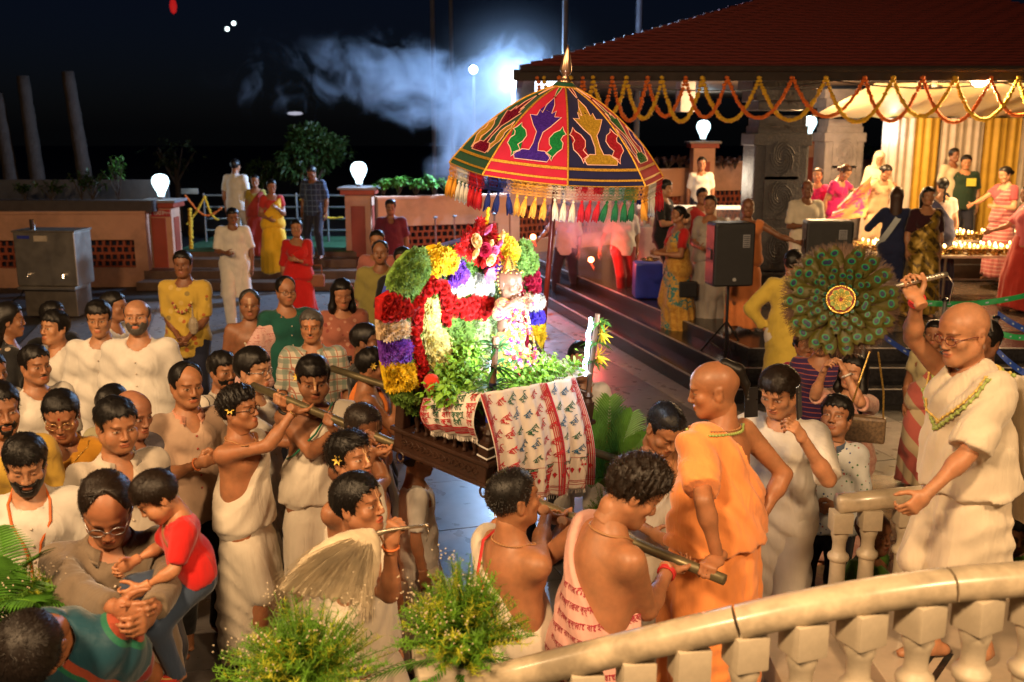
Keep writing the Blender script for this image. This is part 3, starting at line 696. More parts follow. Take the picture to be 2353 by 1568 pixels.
    def hang(s, pts, w0, w1, m, name='cloth_end', th=.012, folds=.004):
        """a loose hanging length of cloth along local points"""
        g = s._grid([(v3(p) * 1, v3(p) * 1) for p in pts], max(w0, w1) + .06, s.cell)
        for i in range(len(pts) - 1):
            t0 = i / (len(pts) - 1); t1 = (i + 1) / (len(pts) - 1); d = nrm(v3(pts[i + 1]) - v3(pts[i])); sd = nrm(np.cross(d, v3((0, 1, 0)) + v3((.01, 0, 0))))
            a = w0 + (w1 - w0) * t0; b_ = w0 + (w1 - w0) * t1; g.cap(pts[i], pts[i + 1], th + .004, th + .004, .01, (sd, max(a, b_) / (th + .004)), cut=(i == len(pts) - 2))
        X, Y, Z = g.P(); g.F += folds * np.sin(X * 120 + Y * 90 + 2 * wob(X, Y, Z, 10, s.seed))
        V, Fq = g.mesh(); return mesh_np(name, V, Fq, m, s.root, True) if len(V) else None
    def surf(s, p, out=(0, -1, 0), off=.006, d=.35):
        """nearest cloth or skin point met when coming from outside towards p (local axes)"""
        p = Vector(p); o = Vector(s.Rt @ v3(out)).normalized(); src = p + o * d; best = None
        for c in s.root.children:
            if c.type == 'MESH' and len(c.data.polygons) > 200 and c.name.split('.')[0] not in ('hair', 'beard', 'bead_garland', 'flower_garland'):
                h, loc, nn, _ = c.ray_cast(src, -o)
                if h and (loc - src).length < d + .12 and (loc - p).length < .17 * s.k and (best is None or (loc - src).length < (best - src).length): best = loc.copy()
        return (best + o * off) if best is not None else p
    def onsurf(s, P_, off=.006):
        bpy.context.view_layer.update(); out = []
        for p in P_:
            L = s.Rt.T @ (v3(p) - s.pel) / s.k; out.append(s.surf(p, (L[0] * 2.2, -.12 if L[1] < 0 else .1, 0.05), off) if L[2] < .47 else Vector(p))
        return out
    def ring(s, m, name='necklace', r=.07, z=.465, drop=.03, th=.005, beads=False):
        b = MB(); P_ = []
        for i in range(25):
            a = 2 * math.pi * i / 24; f = max(0, -math.sin(a)); P_.append(s.T(r * math.cos(a) * (1 + .15 * f), r * math.sin(a) * .95 - .004 - f * .035 * (drop / .03) ** .5, z - drop * f))
        if s.near: P_ = s.onsurf(P_, th * .8)
        if beads:
            b.tube(P_, th * .5, 5, False)
            for i in range(len(P_) - 1):
                for t in (0, .5): b.ball(v3(P_[i]) * (1 - t) + v3(P_[i + 1]) * t, th, 5)
        else: b.tube(P_, th, 6, False)
        return b.build(name, m, s.root, True)
    def garland(s, ms, r=.085, z0=.45, drop=.33, th=.022, name='garland', out=.13):
        b = MB(); n = 46
        for i in range(n):
            a = 2 * math.pi * i / n; f = max(0, -math.sin(a)); x = r * math.cos(a) * (1 + .35 * f); y = r * math.sin(a) * .8
            p = v3(s.T(x, y - out * f ** .7 * .8, z0 - drop * f ** 1.3)); b.mi = i % len(ms)
            for j in range(3): b.ball(p + nr.uniform(-.5, .5, 3) * th * .8, th * rnd.uniform(.55, .8), 6)
        return b.build(name, ms, s.root, True)
    def glasses(s, m, r=.021):
        b = MB()
        for e in (-1, 1):
            P_ = [s.H((e * .033 + r * 1.12 * math.cos(a), -.108 + abs(e * .033 + r * math.cos(a)) * .18, .002 + r * .86 * math.sin(a))) for a in [2 * math.pi * i / 14 for i in range(15)]]
            b.tube(P_, .0018, 5, False); b.tube([s.H((e * .056, -.098, .004)), s.H((e * .079, -.03, .008)), s.H((e * .083, .02, .0))], .0018, 5)
        b.tube([s.H((-.011, -.107, .004)), s.H((.011, -.107, .004))], .0018, 5)
        return b.build('glasses', m, s.root, True)
    def band(s, i, m, name='wristband', t=.88, r=.034, th=.007, n=1):
        S, E, Wr = s.arm[i]; c = E + (Wr - E) * t; fr = frame(Vector(Wr - E)); b = MB()
        for j in range(n):
            cc = c + (nrm(Wr - E) * .012 * j)
            b.tube([Vector(cc) + fr @ Vector((r * s.k * math.cos(a), r * s.k * math.sin(a), 0)) for a in [2 * math.pi * q / 12 for q in range(13)]], th, 6, False)
        return b.build(name, m, s.root, True)
    def flower(s, e=-1, c=(.8, .55, .08)):
        b = MB(); c0 = Vector(s.H((e * .088, -.005, .025))); fr = frame(Vector(s.Rh @ v3((e, -.4, .2))))
        for i in range(6):
            a = i * math.pi / 3; d = fr @ Vector((math.cos(a), math.sin(a), .5)); t = fr @ Vector((-math.sin(a), math.cos(a), 0))
            b.add([c0, c0 + d * .012 + t * .006, c0 + d * .027, c0 + d * .012 - t * .006], [(0, 1, 2, 3)])
        return b.build('ear_flower', mat('frangipani', c, .6), s.root)
    def world(s, p): return Vector(s.loc + rotm('Z', s.yaw) @ v3(p))

# ------------------------------------------------------------------ leaf helpers
def leaf_mesh(b, p, d, up, L, w, seg=3, droop=.3, fold=.15):
    """one curved leaf blade, added to b"""
    p = Vector(p); d = Vector(d).normalized(); sd = d.cross(Vector(up)); sd = sd.normalized() if sd.length > 1e-4 else Vector((1, 0, 0)); n = sd.cross(d)
    rows = []
    for i in range(seg + 1):
        t = i / seg; c = p + d * L * t - Vector((0, 0, 1)) * droop * L * t * t; ww = w * math.sin(math.pi * min(.999, .12 + .88 * t)) ** .7 if t < 1 else 0.001
        rows.append([c - sd * ww * .5 + n * ww * fold, c, c + sd * ww * .5 + n * ww * fold])
    b.grid(rows)
def leafmat(name, c, v=.35, rough=.5, trans=0.):
    key = ('l', name)
    if key in _mats: return _mats[key]
    m, nt, p = nodes(name); b = NB(nt); oi = b.n('ObjectInfo')
    n_ = b.ramp(b.noise(9, 2), [(.3, 0.), (.7, 1.)]); b.l(b.mix(n_, mul(c, 1 - v), mul(c, 1 + v)), p.inputs['Base Color'])
    p.inputs['Roughness'].default_value = rough; p.inputs['Specular IOR Level'].default_value = .4
    if trans:
        p.inputs['Subsurface Weight'].default_value = trans; p.inputs['Subsurface Scale'].default_value = .01
    _mats[key] = m; return m
def scatter_leaves(n, c, rad, L, w, seed, up=.3, shell=.45, seg=2):
    """leaf clumps in an uneven volume"""
    b = MB(); r_ = random.Random(seed); c = Vector(c)
    lob = [(Vector((r_.gauss(0, 1), r_.gauss(0, 1), r_.gauss(0, 1))).normalized(), r_.uniform(.55, 1.15)) for _ in range(9)]
    k = 0
    while k < n:
        d = Vector((r_.gauss(0, 1), r_.gauss(0, 1), r_.gauss(0, 1))).normalized(); e = max(l[1] * max(0, d.dot(l[0])) ** 2 for l in lob)
        rr = (shell + (1 - shell) * r_.random() ** .6) * (.45 + .75 * e); q = c + Vector((d.x * rad[0], d.y * rad[1], d.z * rad[2])) * rr
        for j in range(5):
            dd = (d + Vector((r_.gauss(0, .7), r_.gauss(0, .7), r_.gauss(up, .6)))).normalized()
            leaf_mesh(b, q + Vector((r_.gauss(0, .03), r_.gauss(0, .03), r_.gauss(0, .03))), dd, (r_.random(), r_.random(), 1), L * r_.uniform(.6, 1.2), w * r_.uniform(.7, 1.2), seg); k += 1
    return b

# ================================================================== SETTING
peach = mat('peach_wall_paint', (.52, .27, .17), .75, var=.12, vs=1.5, bump=.15, bs=35, wear=.55)
redp = mat('red_oxide_paint', (.30, .045, .02), .6, var=.18, vs=2, bump=.1, bs=40, wear=.5)
terra = mat('terracotta', (.26, .055, .025), .8, var=.25, vs=4)
greycap = mat('grey_cap_stone', (.20, .17, .17), .6, var=.2)
black_g = mat('black_granite', (.026, .025, .028), .2, var=.5, vs=30, spec=.5)
nos = mat('pale_step_edge', (.35, .32, .32), .35)
steel = mat('brushed_steel', (.42, .38, .33), .38, .9, var=.15, vs=3)
dark_metal = mat('dark_metal', (.03, .03, .035), .4, .6)
galv = mat('galvanised_metal', (.25, .27, .28), .4, .8)
blackp = mat('black_plastic', (.010, .010, .011), .45, bump=.1, bs=200)
# ground far and near
g0 = MB(); g0.box((0, 60, -.05), (260, 260, .06)); tag(g0.build('ground', mat('dark_ground', (.035, .03, .028), .8, bump=.3, bs=3)), kind='structure')
fl = MB(); fl.box((1, 11, -.016), (22, 22, .012)); floor_ = tag(fl.build('plaza_floor', mat('dark_grout', (.03, .028, .028), .7)), kind='structure')
U_ = Vector((.273, -.962, 0)); Vv = Vector((.962, .273, 0)); PE = Vector((2.56, 12.35, 0))
def tilemat(name, c):
    m, nt, p = nodes(name); b = NB(nt); oi = b.n('ObjectInfo')
    base = b.mix(b.ramp(b.noise(7, 5, .7), [(.3, 0.), (.7, 1.)]), mul(c, .75), mul(c, 1.25))
    b.l(b.mix(b.math('MULTIPLY', oi.outputs['Random'], .4), base, mul(c, .7)), p.inputs['Base Color'])
    b.l(b.math('MULTIPLY_ADD', b.noise(5, 4), .35, .14), p.inputs['Roughness']); b.l(b.bump(b.noise(40, 3), .05, .002), p.inputs['Normal']); return m
tg = tilemat('grey_granite_tile', (.17, .16, .16)); tl = tilemat('pale_granite_tile', (.32, .27, .25)); td = tilemat('dark_granite_tile', (.07, .066, .07))
colw = [(.62, tg), (.46, tl), (.72, tg), (.72, tg), (.46, tl), (.8, tg), (.8, tg), (.46, tl), (.8, tg), (.8, tg), (.46, tl), (.85, tg), (.85, tg)]
def tile_mesh(w, l, m):
    b = MB(); b.bbox((0, 0, 0), (w - .008, l - .008, .02), None, .002); return b.mesh('paver', m)
rotT = math.atan2(-Vv.y, Vv.x) * -1
rT = Matrix(((Vv.x, U_.x, 0), (Vv.y, U_.y, 0), (0, 0, 1)))
v0 = 0.; TL = 1.05
for w, m in colw:
    me = tile_mesh(w, TL, m)
    for i in range(-7, 9):
        c = PE - Vv * (v0 + w / 2) + U_ * (i * TL + (.5 if int(v0 * 10) % 2 else 0))
        if c.y < 3.3 or c.y > 19 or c.x < -7.6: continue
        if c.y < 5.0 and c.x > .7: continue
        o = inst('paver', me, floor_, M4(rT, (c.x, c.y, -.0045 + rnd.uniform(-.0012, .0012))))
    v0 += w
me = tile_mesh(.8, TL, tl); me2 = tile_mesh(.8, TL, tg)
for j in range(3):
    for i in range(2, 8):
        c = PE + Vv * (.4 + j * .8) + U_ * (i * TL)
        if c.y > 10.6 or c.y < 5.6: continue
        inst('paver', me if (i + j) % 2 else me2, floor_, M4(rT, (c.x, c.y, -.0045)))
# clear plastic sheet laid over the plaza beside the stairs
ps = MB(); n1, n2 = 60, 44; P_ = []
for i in range(n1):
    row = []
    for j in range(n2):
        x = 1.0 + 4.2 * i / (n1 - 1); y = 5.3 + 3.6 * j / (n2 - 1) - (x - 1) * .25
        row.append((x, y, .017 + .007 * math.sin(x * 23 + 3 * math.sin(y * 7)) * math.sin(y * 19 + 2 * math.sin(x * 5)) + .003 * math.sin(x * 61 + y * 47)))
    P_.append(row)
ps.grid(P_); psm = mat('gold_plastic_sheet', (.24, .18, .11), .22, .0, var=.3, vs=12, bump=.6, bs=45, bd=.01, spec=.8, coat=.4)
tag(ps.build('plastic_floor_sheet', psm, smooth=True), 'crinkled shiny plastic sheet spread over the plaza floor beside the stair railing', 'floor sheet')
# pavilion plinth with two dark steps
pl = MB(); A0 = Vector((.35, 20.3)); B0 = Vector((2.80, 11.5))
def poly_step(off, h, top, bmat_i=0):
    a = A0 - Vector((.962, .273)) * off; b_ = B0 - Vector((.962, .273)) * off + Vector((0, -off)); b_.x = B0.x - off * .9
    poly = [(a.x, a.y), (b_.x, b_.y), (15, b_.y), (15, 29), (a.x, 29)]
    pl.mi = bmat_i; pl.prism(poly, h, Matrix.Translation((0, 0, top - h)))
    pl.mi = 1
    for p, q in ((a, b_), (b_, Vector((15, b_.y)))):
        d = (q - p); L = d.length; d = d.normalized(); c = (p + q) / 2 + Vector((-d.y, d.x)) * .03
        pl.box((c.x, c.y, top + .001), (L, .035, .006), math.atan2(d.y, d.x))
    pl.mi = 0
poly_step(.62, .17, .165); poly_step(.31, .17, .315); poly_step(0, .16, .46)
plo = tag(pl.build('pavilion_plinth', [black_g, nos]), kind='structure')
pf = MB(); pf.box((8.9, 20.5, .4665), (11.5, 16, .006)); tag(pf.build('pavilion_floor', mat('pavilion_floor_tile', (.10, .075, .06), .25, var=.3, vs=2, bump=.05, bs=20)), kind='structure')

# ---- boundary wall with lattice panels
def lattice(b, p, q, z0, z1, depth=.05, cell=.125):
    """terracotta jaali: staggered square holes between p and q"""
    p = Vector(p); q = Vector(q); d = (q - p); L = d.length; d = d.normalized(); an = math.atan2(d.y, d.x); n = max(2, int(L / cell)); m = max(2, int((z1 - z0) / cell)); cw = L / n; ch = (z1 - z0) / m
    for j in range(m + 1):
        c = p + d * L / 2; b.box((c.x, c.y, z0 + ch * j), (L, depth, .035 if j % 2 else .05), an)
    for j in range(m):
        for i in range(n):
            c = p + d * (cw * (i + (.25 if j % 2 else .0) + .12)); b.box((c.x, c.y, z0 + ch * (j + .5)), (.035 if (i + j) % 3 else .055, depth * .96, ch), an)
def wall_run(p, q, zb, zt, label, jz0, jz1, npan, thick=.24, name='boundary_wall'):
    p = Vector(p); q = Vector(q); d = q - p; L = d.length; d = d.normalized(); an = math.atan2(d.y, d.x); mid = (p + q) / 2
    r = empty(name, (mid.x, mid.y, zb), 0, label, 'wall'); off = Vector((mid.x, mid.y))
    def lb(b, s0, s1, z0, z1, t=thick, o=0):
        c = p + d * (s0 + s1) / 2 - off + Vector((-d.y, d.x)) * o; b.box((c.x, c.y, (z0 + z1) / 2 - zb), (s1 - s0, t, z1 - z0), an)
    b = MB(); lb(b, 0, L, jz1, zt); lb(b, 0, L, zb, jz0); pw = L / npan
    for i in range(npan + 1): s = min(max(i * pw, .12), L - .12); lb(b, s - .12, s + .12, jz0, jz1, thick * .98)
    b.build('masonry', peach, r)
    b = MB(); lb(b, -.02, L + .02, zt, zt + .05, thick + .08); b.build('coping', peach, r)
    for i in range(npan):
        b = MB(); a_ = p + d * (i * pw + .12) - off; c_ = p + d * ((i + 1) * pw - .12) - off
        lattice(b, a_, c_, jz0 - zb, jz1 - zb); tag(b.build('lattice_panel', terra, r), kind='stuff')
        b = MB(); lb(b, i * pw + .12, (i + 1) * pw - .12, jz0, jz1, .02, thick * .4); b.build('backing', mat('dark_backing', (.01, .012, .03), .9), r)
    return r
wall_run((-13, 19.0), (-7.05, 19.3), 0, 1.42, 'peach boundary wall with terracotta lattice behind the steel water cooler', .38, .92, 2)
wall_run((-2.66, 19.7), (-.1, 20.6), 0, 1.66, 'peach boundary wall between the flowering lamp pillar and the umbrella', .35, 1.13, 1)
wall_run((-.1, 20.6), (4.2, 24.2), 0.2, 2.05, 'peach lattice wall running behind the umbrella towards the pavilion', .75, 1.45, 2)
wall_run((4.2, 24.2), (12.5, 26.5), 0.2, 2.2, 'peach wall at the back behind the stone columns', .85, 1.55, 3)
# dim strip of paving and far dark wall top along the left
def pillar(x, y, w, h, label, zb=0, lampr=.165, emit=60.):
    r = empty('gate_pillar', (x, y, zb), 0, label, 'pillar')
    MB().bbox((0, 0, h / 2), (w, w, h), None, .012).build('shaft', peach, r)
    b = MB(); b.bbox((0, -w / 2 - .006, h * .47), (w * .55, .02, h * .80), None, .004); b.build('front_panel', redp, r)
    b = MB(); b.bbox((w / 2 + .006, 0, h * .47), (.02, w * .55, h * .80), None, .004); b.build('side_panel', redp, r)
    b = MB(); b.bbox((0, 0, h + .05), (w * 1.30, w * 1.30, .10), None, .01); b.mi = 1; b.bbox((0, 0, h + .125), (w * 1.48, w * 1.48, .05), None, .01); b.build('cap', [redp, greycap], r)
    t = h + .15 + zb; L = empty('bulb_lamp', (x, y, t), 0, label.replace('pillar', 'pillar top').replace('peach and red', 'glowing white bulb shaped lamp on the'), 'lamp', 'bulb lamps on the pillars')
    b = MB(); b.lathe([(.05, 0), (.07, .015), (.07, .05), (.05, .06)], 16); b.build('holder', greycap, L)
    k = lampr / .165; b = MB(); b.lathe([(.06 * k, .06), (.075 * k, .13 * k), (.13 * k, .23 * k), (.162 * k, .31 * k), (.165 * k, .36 * k), (.14 * k, .44 * k), (.08 * k, .48 * k), (.01, .492 * k)], 20)
    b.build('bulb', mat('lit_bulb_glass', (.8, .9, .9), .3, emit=(.60, .90, 1), es=3.5), L, True)
    lamp('POINT', (0, -.0, .75), emit, (.75, .93, 1), .12, parent=L)
    return r
P1 = on(385, 648, 0); P2 = on(832, 640, 0)
pillar(P1.x, P1.y, .52, 1.5, 'peach and red gate pillar beside the steel water cooler', emit=20)
pillar(P2.x, P2.y, .52, 1.72, 'peach and red gate pillar next to the leafy wall planter', emit=26)
p3_ = at(1612, 405, 23.6); pillar(p3_.x, 23.6, .5, p3_.z + .25 + .2, 'peach and red wall pillar left of the dark stone column', .2, .16, 25)
p4_ = at(1848, 400, 24.2); pillar(p4_.x, 24.0, .5, p3_.z + .35 + .2, 'peach and red wall pillar between the two stone columns', .2, .16, 25)
# EXIT sign
es_ = empty('exit_sign', (P1.x + .02, P1.y - .31, 1.40), 0, 'small red exit sign fixed on the left gate pillar', 'sign')
MB().bbox((0, 0, 0), (.46, .02, .13), None, .004).build('board', mat('sign_red', (.35, .02, .02), .5), es_)
b = MB(); b.lathe([(.0, .0), (.075, 0), (.075, .012), (.0, .012)], 20, Matrix.Translation((-.2, -.012, 0)) @ Matrix.Rotation(R(90), 4, 'X'), False); b.build('emblem', mat('sign_white', (.6, .55, .5), .5), es_)
def text3d(body, size, M, m, parent=None, name='lettering', ext=.0015, bold=0):
    c = bpy.data.curves.new(name, 'FONT'); c.body = body; c.size = size; c.align_x = 'CENTER'; c.align_y = 'CENTER'; c.extrude = ext; c.resolution_u = 2; c.offset = bold
    t = bpy.data.objects.new(name, c); COL.objects.link(t); dg = bpy.context.evaluated_depsgraph_get(); me = bpy.data.meshes.new_from_object(t.evaluated_get(dg))
    bpy.data.objects.remove(t); me.materials.clear(); me.materials.append(m); o = inst(name, me, parent, M); return o
RX90 = Matrix.Rotation(R(90), 4, 'X')
text3d('EXIT', .10, Matrix.Translation((.02, -.013, 0)) @ RX90, mat('sign_white', (.6, .55, .5), .5), es_, bold=.002)
text3d('নিৰ্গম', .06, Matrix.Translation((.165, -.013, 0)) @ RX90, mat('sign_white', (.6, .55, .5), .5), es_)
# gate opening: green mat ramp, brown steps, metal railing
gs = MB(); xm = (P1.x + P2.x) / 2; wd = P2.x - P1.x - .5
gs.bbox((xm, P1.y - .9, .08), (wd + .9, .5, .16)); gs.bbox((xm, P1.y - .45, .16), (wd + .9, .5, .32)); gs.bbox((xm, P1.y + .0, .24), (wd + .5, .42, .48)); gs.bbox((xm, P1.y + 1.6, .29), (wd + .4, 2.8, .58)); tag(gs.build('gate_steps', mat('brown_step_stone', (.10, .055, .035), .5, var=.3)), kind='structure')
gm = MB(); gm.box((xm, P1.y + 1.6, .592), (wd + .3, 2.8, .015)); tag(gm.build('green_mat', mat('green_turf_mat', (.015, .07, .02), .9, bump=.6, bs=160)), 'bright green turf mat laid through the gate opening', 'mat')
rl = empty('metal_railing', (xm, P1.y + 1.9, .6), 0, 'grey metal gate railing hung with marigold strings', 'railing')
b = MB()
for z in (.25, .5, .75, 1.0): b = MB(); b.tube([(-wd / 2, 0, z), (wd / 2, 0, z)], .022, 8); b.build('rail', galv, rl)
for i in range(6): b = MB(); b.tube([(-wd / 2 + wd * i / 5, 0, 0), (-wd / 2 + wd * i / 5, 0, 1.05)], .025, 8); b.build('post', galv, rl)
b = MB(); b.lathe([(.09, -.012), (.11, 0), (.09, .012)], 16, Matrix.Translation((-.4, -.03, .6)) @ RX90, False); b.build('ring_ornament', galv, rl)
sb = empty('gate_box_sign', tuple(at(436, 440, P1.y + 1.55)), 0, 'small grey box on top of the gate railing', 'box'); MB().bbox((0, 0, 0), (.36, .06, .12), None, .01).build('box_case', galv, sb); 
marig = {'y': mat('yellow_marigold', (.62, .36, .015), .8, var=.3, vs=30, bump=.8, bs=150, bd=.01), 'o': mat('orange_marigold', (.62, .13, .012), .8, var=.3, vs=30, bump=.8, bs=150, bd=.01)}
ORD = ['first', 'second', 'third', 'fourth', 'fifth', 'sixth', 'seventh', 'eighth', 'ninth', 'tenth', 'eleventh', 'twelfth']
def swag(p, q, sag, m, label, group, r=.034, name='marigold_garland', pw=2.):
    p = Vector(p); q = Vector(q); b = MB(); L = (q - p).length + sag * 2.1; n = max(6, int(L / (r * 1.05))); o = (p + q) / 2
    for i in range(n + 1):
        t = i / n; x = 2 * t - 1; c = p.lerp(q, .5 + .5 * math.copysign(abs(x) ** 1.15, x)) - Vector((0, 0, 1)) * sag * (1 - abs(x) ** pw)
        b.ball(c - o + Vector((rnd.gauss(0, .004), rnd.gauss(0, .004), rnd.gauss(0, .003))), r * rnd.uniform(.82, 1.15), 7, (1, 1, .8))
    ob = b.build(name, m, smooth=True); ob.location = o; return tag(ob, label, 'garland', group)
yg = P1.y + 1.5
for qi, (a, b_, s, c) in enumerate((((372 + 55, 450), (508, 478), .28, 'o'), ((470, 452), (500, 505), .12, 'y'), ((470, 452), (430, 515), .05, 'y'), ((690, 460), (785, 500), .15, 'y'), ((700, 440), (740, 520), .1, 'o'))):
    swag(at(*a, yg), at(*b_, yg), s, marig[c], ['orange marigold string running from the left gate pillar along the railing', 'yellow marigold string sloping down from the railing peak to the right', 'short yellow marigold string sloping from the railing peak to the left', 'yellow marigold string at the right end of the gate railing', 'short orange marigold string near the right gate pillar'][qi], 'marigold strings on the gate railing', .03)
swag(at(436, 482, P1.y + .5), at(441, 590, P1.y + .5), .0, marig['y'], 'long yellow marigold string hanging straight down beside the left gate pillar', None, .05)
# water cooler
wc = on(120, 735, 0); wr = empty('water_cooler', (wc.x, wc.y, 0), R(-4), 'large brushed steel drinking water cooler against the left wall', 'water cooler')
MB().bbox((0, .25, .98), (1.0, .55, .86), None, .015).build('cabinet', steel, wr); MB().bbox((0, .27, .30), (.86, .5, .5), None, .01).build('base_cabinet', mat('dull_steel', (.2, .17, .14), .5, .8), wr)
MB().bbox((0, .12, .52), (.96, .42, .05), None, .01).build('drip_tray', steel, wr); MB().bbox((0, .25, 1.42), (1.04, .58, .03), None, .006).build('lid', mat('dull_steel', (.2, .17, .14), .5, .8), wr)
for x in (-.28, .3):
    b = MB(); b.tube([(x, -.03, .74), (x, -.09, .74), (x, -.10, .70)], [.02, .018, .014], 8); b.ball((x, -.07, .765), .02, 8); b.build('tap', mat('chrome', (.8, .78, .75), .12, 1), wr)
b = MB(); b.tube([(-.23, .1, 1.43), (-.23, .1, 1.6)], .045, 12); b.build('steel_cup', mat('chrome', (.8, .78, .75), .12, 1), wr)
MB().box((-.33, -.031, 1.33), (.2, .006, .05)).build('blue_label', mat('blue_label', (.02, .03, .25), .5), wr); MB().box((-.05, -.031, 1.31), (.22, .006, .09)).build('faded_sticker', mat('pale_sticker', (.4, .33, .25), .6), wr)
b = MB(); b.tube([(-.45, .2, .6), (-.6, .2, .35), (-.85, .2, .2), (-1.1, .2, .05)], .012, 6); b.build('pipe', blackp, wr)
# stone columns of the pavilion
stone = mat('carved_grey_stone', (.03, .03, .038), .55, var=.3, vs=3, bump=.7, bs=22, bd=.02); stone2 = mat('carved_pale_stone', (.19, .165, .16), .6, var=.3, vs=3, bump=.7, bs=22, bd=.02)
def column(x, y, w, h, m, label):
    r = empty('stone_column', (x, y, .46), 0, label, 'column')
    MB().bbox((0, 0, .18), (w * 1.2, w * 1.2, .36), None, .03).build('base_block', m, r)
    MB().bbox((0, 0, h * .36 + .2), (w, w, h * .72 - .3), None, .05).build('shaft', m, r)
    b = MB(); 
    for k, (z, s) in enumerate(((.70, 1.06), (.735, .92), (.78, .86), (.86, .95), (.9, 1.1), (.95, 1.25))): b.bbox((0, 0, h * z + .04), (w * s, w * s, h * .055), None, .015)
    b.build('capital', m, r)
    for j, z in enumerate((.18, .42, .6)):
        b = MB(); b.bbox((0, -w / 2 - .008, h * z + .1), (w * .62, .03, h * .2), None, .01)
        for q in range(7):
            a = q * .9 + j; b.tube([(w * .22 * math.cos(a + i * .5) * (1 - i / 9), -w / 2 - .028, h * z + .1 + h * .08 * math.sin(a + i * .5) * (1 - i / 9)) for i in range(8)], .012, 5)
        b.build('carved_panel', m, r)
    return r
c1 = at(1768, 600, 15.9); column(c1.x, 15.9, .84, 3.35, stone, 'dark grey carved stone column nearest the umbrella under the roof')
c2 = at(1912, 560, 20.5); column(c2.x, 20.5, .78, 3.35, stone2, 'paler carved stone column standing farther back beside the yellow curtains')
# roof
rf = empty('pavilion_roof', (5.3, 21, 3.9), 0, 'large red tiled hipped pavilion roof above the hanging garlands', 'roof'); EZ = 3.87; ap = Vector((7.5, 21.5, 6.25)); e0 = Vector((.12, 15.0, EZ)); e1_ = Vector((10.8, 15.0, EZ)); e2_ = Vector((10.8, 28, EZ)); e3_ = Vector((.12, 28, EZ)); ro = Vector((5.3, 21, 3.9))
tilem = mat('red_roof_tile', (.10, .006, .004), .75, var=.12, vs=5, bump=.3, bs=50)
for fa, fb in ((e0, e1_), (e3_, e0), (e1_, e2_)):
    NR = 44
    for i in range(NR):
        t0 = i / NR; t1 = (i + 1.08) / NR; n = (fb - fa).cross(ap - fa).normalized(); n = n if n.z > 0 else -n
        a0, b0 = fa.lerp(ap, t0), fb.lerp(ap, t0); a1, b1 = fa.lerp(ap, min(1, t1)), fb.lerp(ap, min(1, t1)); b = MB()
        L = (b0 - a0).length; nn = max(2, int(L / .22)); rows = []
        for j in range(nn + 1):
            u = j / nn; w_ = .006 * (1 if j % 2 else -1)
            rows.append([a0.lerp(b0, u) + n * (.0 + w_) - ro, a0.lerp(b0, u) + n * (.05 + w_) - ro, a1.lerp(b1, u) + n * (.018 + w_) - ro])
        b.grid(rows if (fa, fb) != (e0, e1_) else rows[::-1]); b.build('tile_course', tilem, rf)
b = MB(); b.add([v - ro - Vector((0, 0, .03)) for v in (e0, e1_, e2_, e3_)], [(0, 1, 2, 3)]); b.build('ceiling', mat('ceiling_board', (.10, .06, .035), .7), rf)
b = MB(); b.bbox((5.46 - ro.x, 15.0 - ro.y, EZ - .1 - ro.z), (10.9, .1, .16)); b.bbox((.12 - ro.x, 21.5 - ro.y, EZ - .1 - ro.z), (.1, 13, .16)); b.build('eave_beam', mat('eave_beam_dark', (.018, .01, .008), .8, 0, var=.4), rf)
b = MB(); b.tube([(e0.x - ro.x, 14.93 - ro.y, EZ - .01 - ro.z), (e1_.x - ro.x, 14.93 - ro.y, EZ - .01 - ro.z)], .045, 8); b.build('gutter', mat('eave_beam_dark', (.018, .01, .008), .8), rf)
# garlands along the eave
def eave_pt(px, dz=0): p = at(px, 160, 14.86); return Vector((p.x, 14.86 + rnd.uniform(-.02, .02), EZ - .14 + dz))
op = [1235, 1285, 1339, 1408, 1489, 1576, 1672, 1823, 1989, 2122, 2281, 2420]; yp = [1250, 1312, 1363, 1440, 1522, 1615, 1746, 1899, 2053, 2196, 2342, 2480]
for L_, k, nm in ((op, 'o', 'orange'), (yp, 'y', 'yellow')):
    for i in range(len(L_) - 1):
        swag(eave_pt(L_[i]), eave_pt(L_[i + 1]), .58 + rnd.uniform(-.05, .05), marig[k], '%s marigold swag on the pavilion eave, %s %s one counting from the left' % (nm, ORD[i], nm), '%s marigold swags along the eave' % nm, .037 if k == 'y' else .034, pw=2.4)
# tube lights under the eave
tubew = mat('lit_tube_white', (.9, .95, 1), .4, emit=(.85, .95, 1), es=9); tubey = mat('lit_tube_warm', (1, .8, .4), .4, emit=(1, .72, .25), es=6); hal = mat('lit_halogen', (1, .8, .5), .4, emit=(1, .72, .35), es=40)
def tube_light(p, q, m, label, r=.022):
    p = Vector(p); q = Vector(q); o = (p + q) / 2; e = empty('tube_light', o, 0, label, 'tube light', 'tube lights under the pavilion eave')
    b = MB(); b.tube([p - o, q - o], r, 8); b.build('tube', m, e); b = MB(); b.box((0, .0, .05), ((q - p).length, .05, .03), math.atan2(q.y - p.y, q.x - p.x)); b.build('batten', mat('white_batten', (.6, .6, .6), .5), e)
for ti, (x0, x1, y_, Y, m) in enumerate(((1292, 1348, 159, 16.0, tubew), (1360, 1411, 158, 16, tubey), (1428, 1510, 153, 16, tubew), (1512, 1588, 153, 16.2, tubew), (1612, 1690, 152, 16.2, tubey), (1692, 1795, 153, 16.4, tubew), (1850, 1935, 149, 16.4, tubey), (1940, 2010, 149, 16.4, tubey))):
    tube_light(at(x0, y_, Y), at(x1, y_, Y), m, 'lit %s tube light just under the eave, %s in the row from the left' % ('warm' if m == tubey else 'white', ORD[ti]), .03)
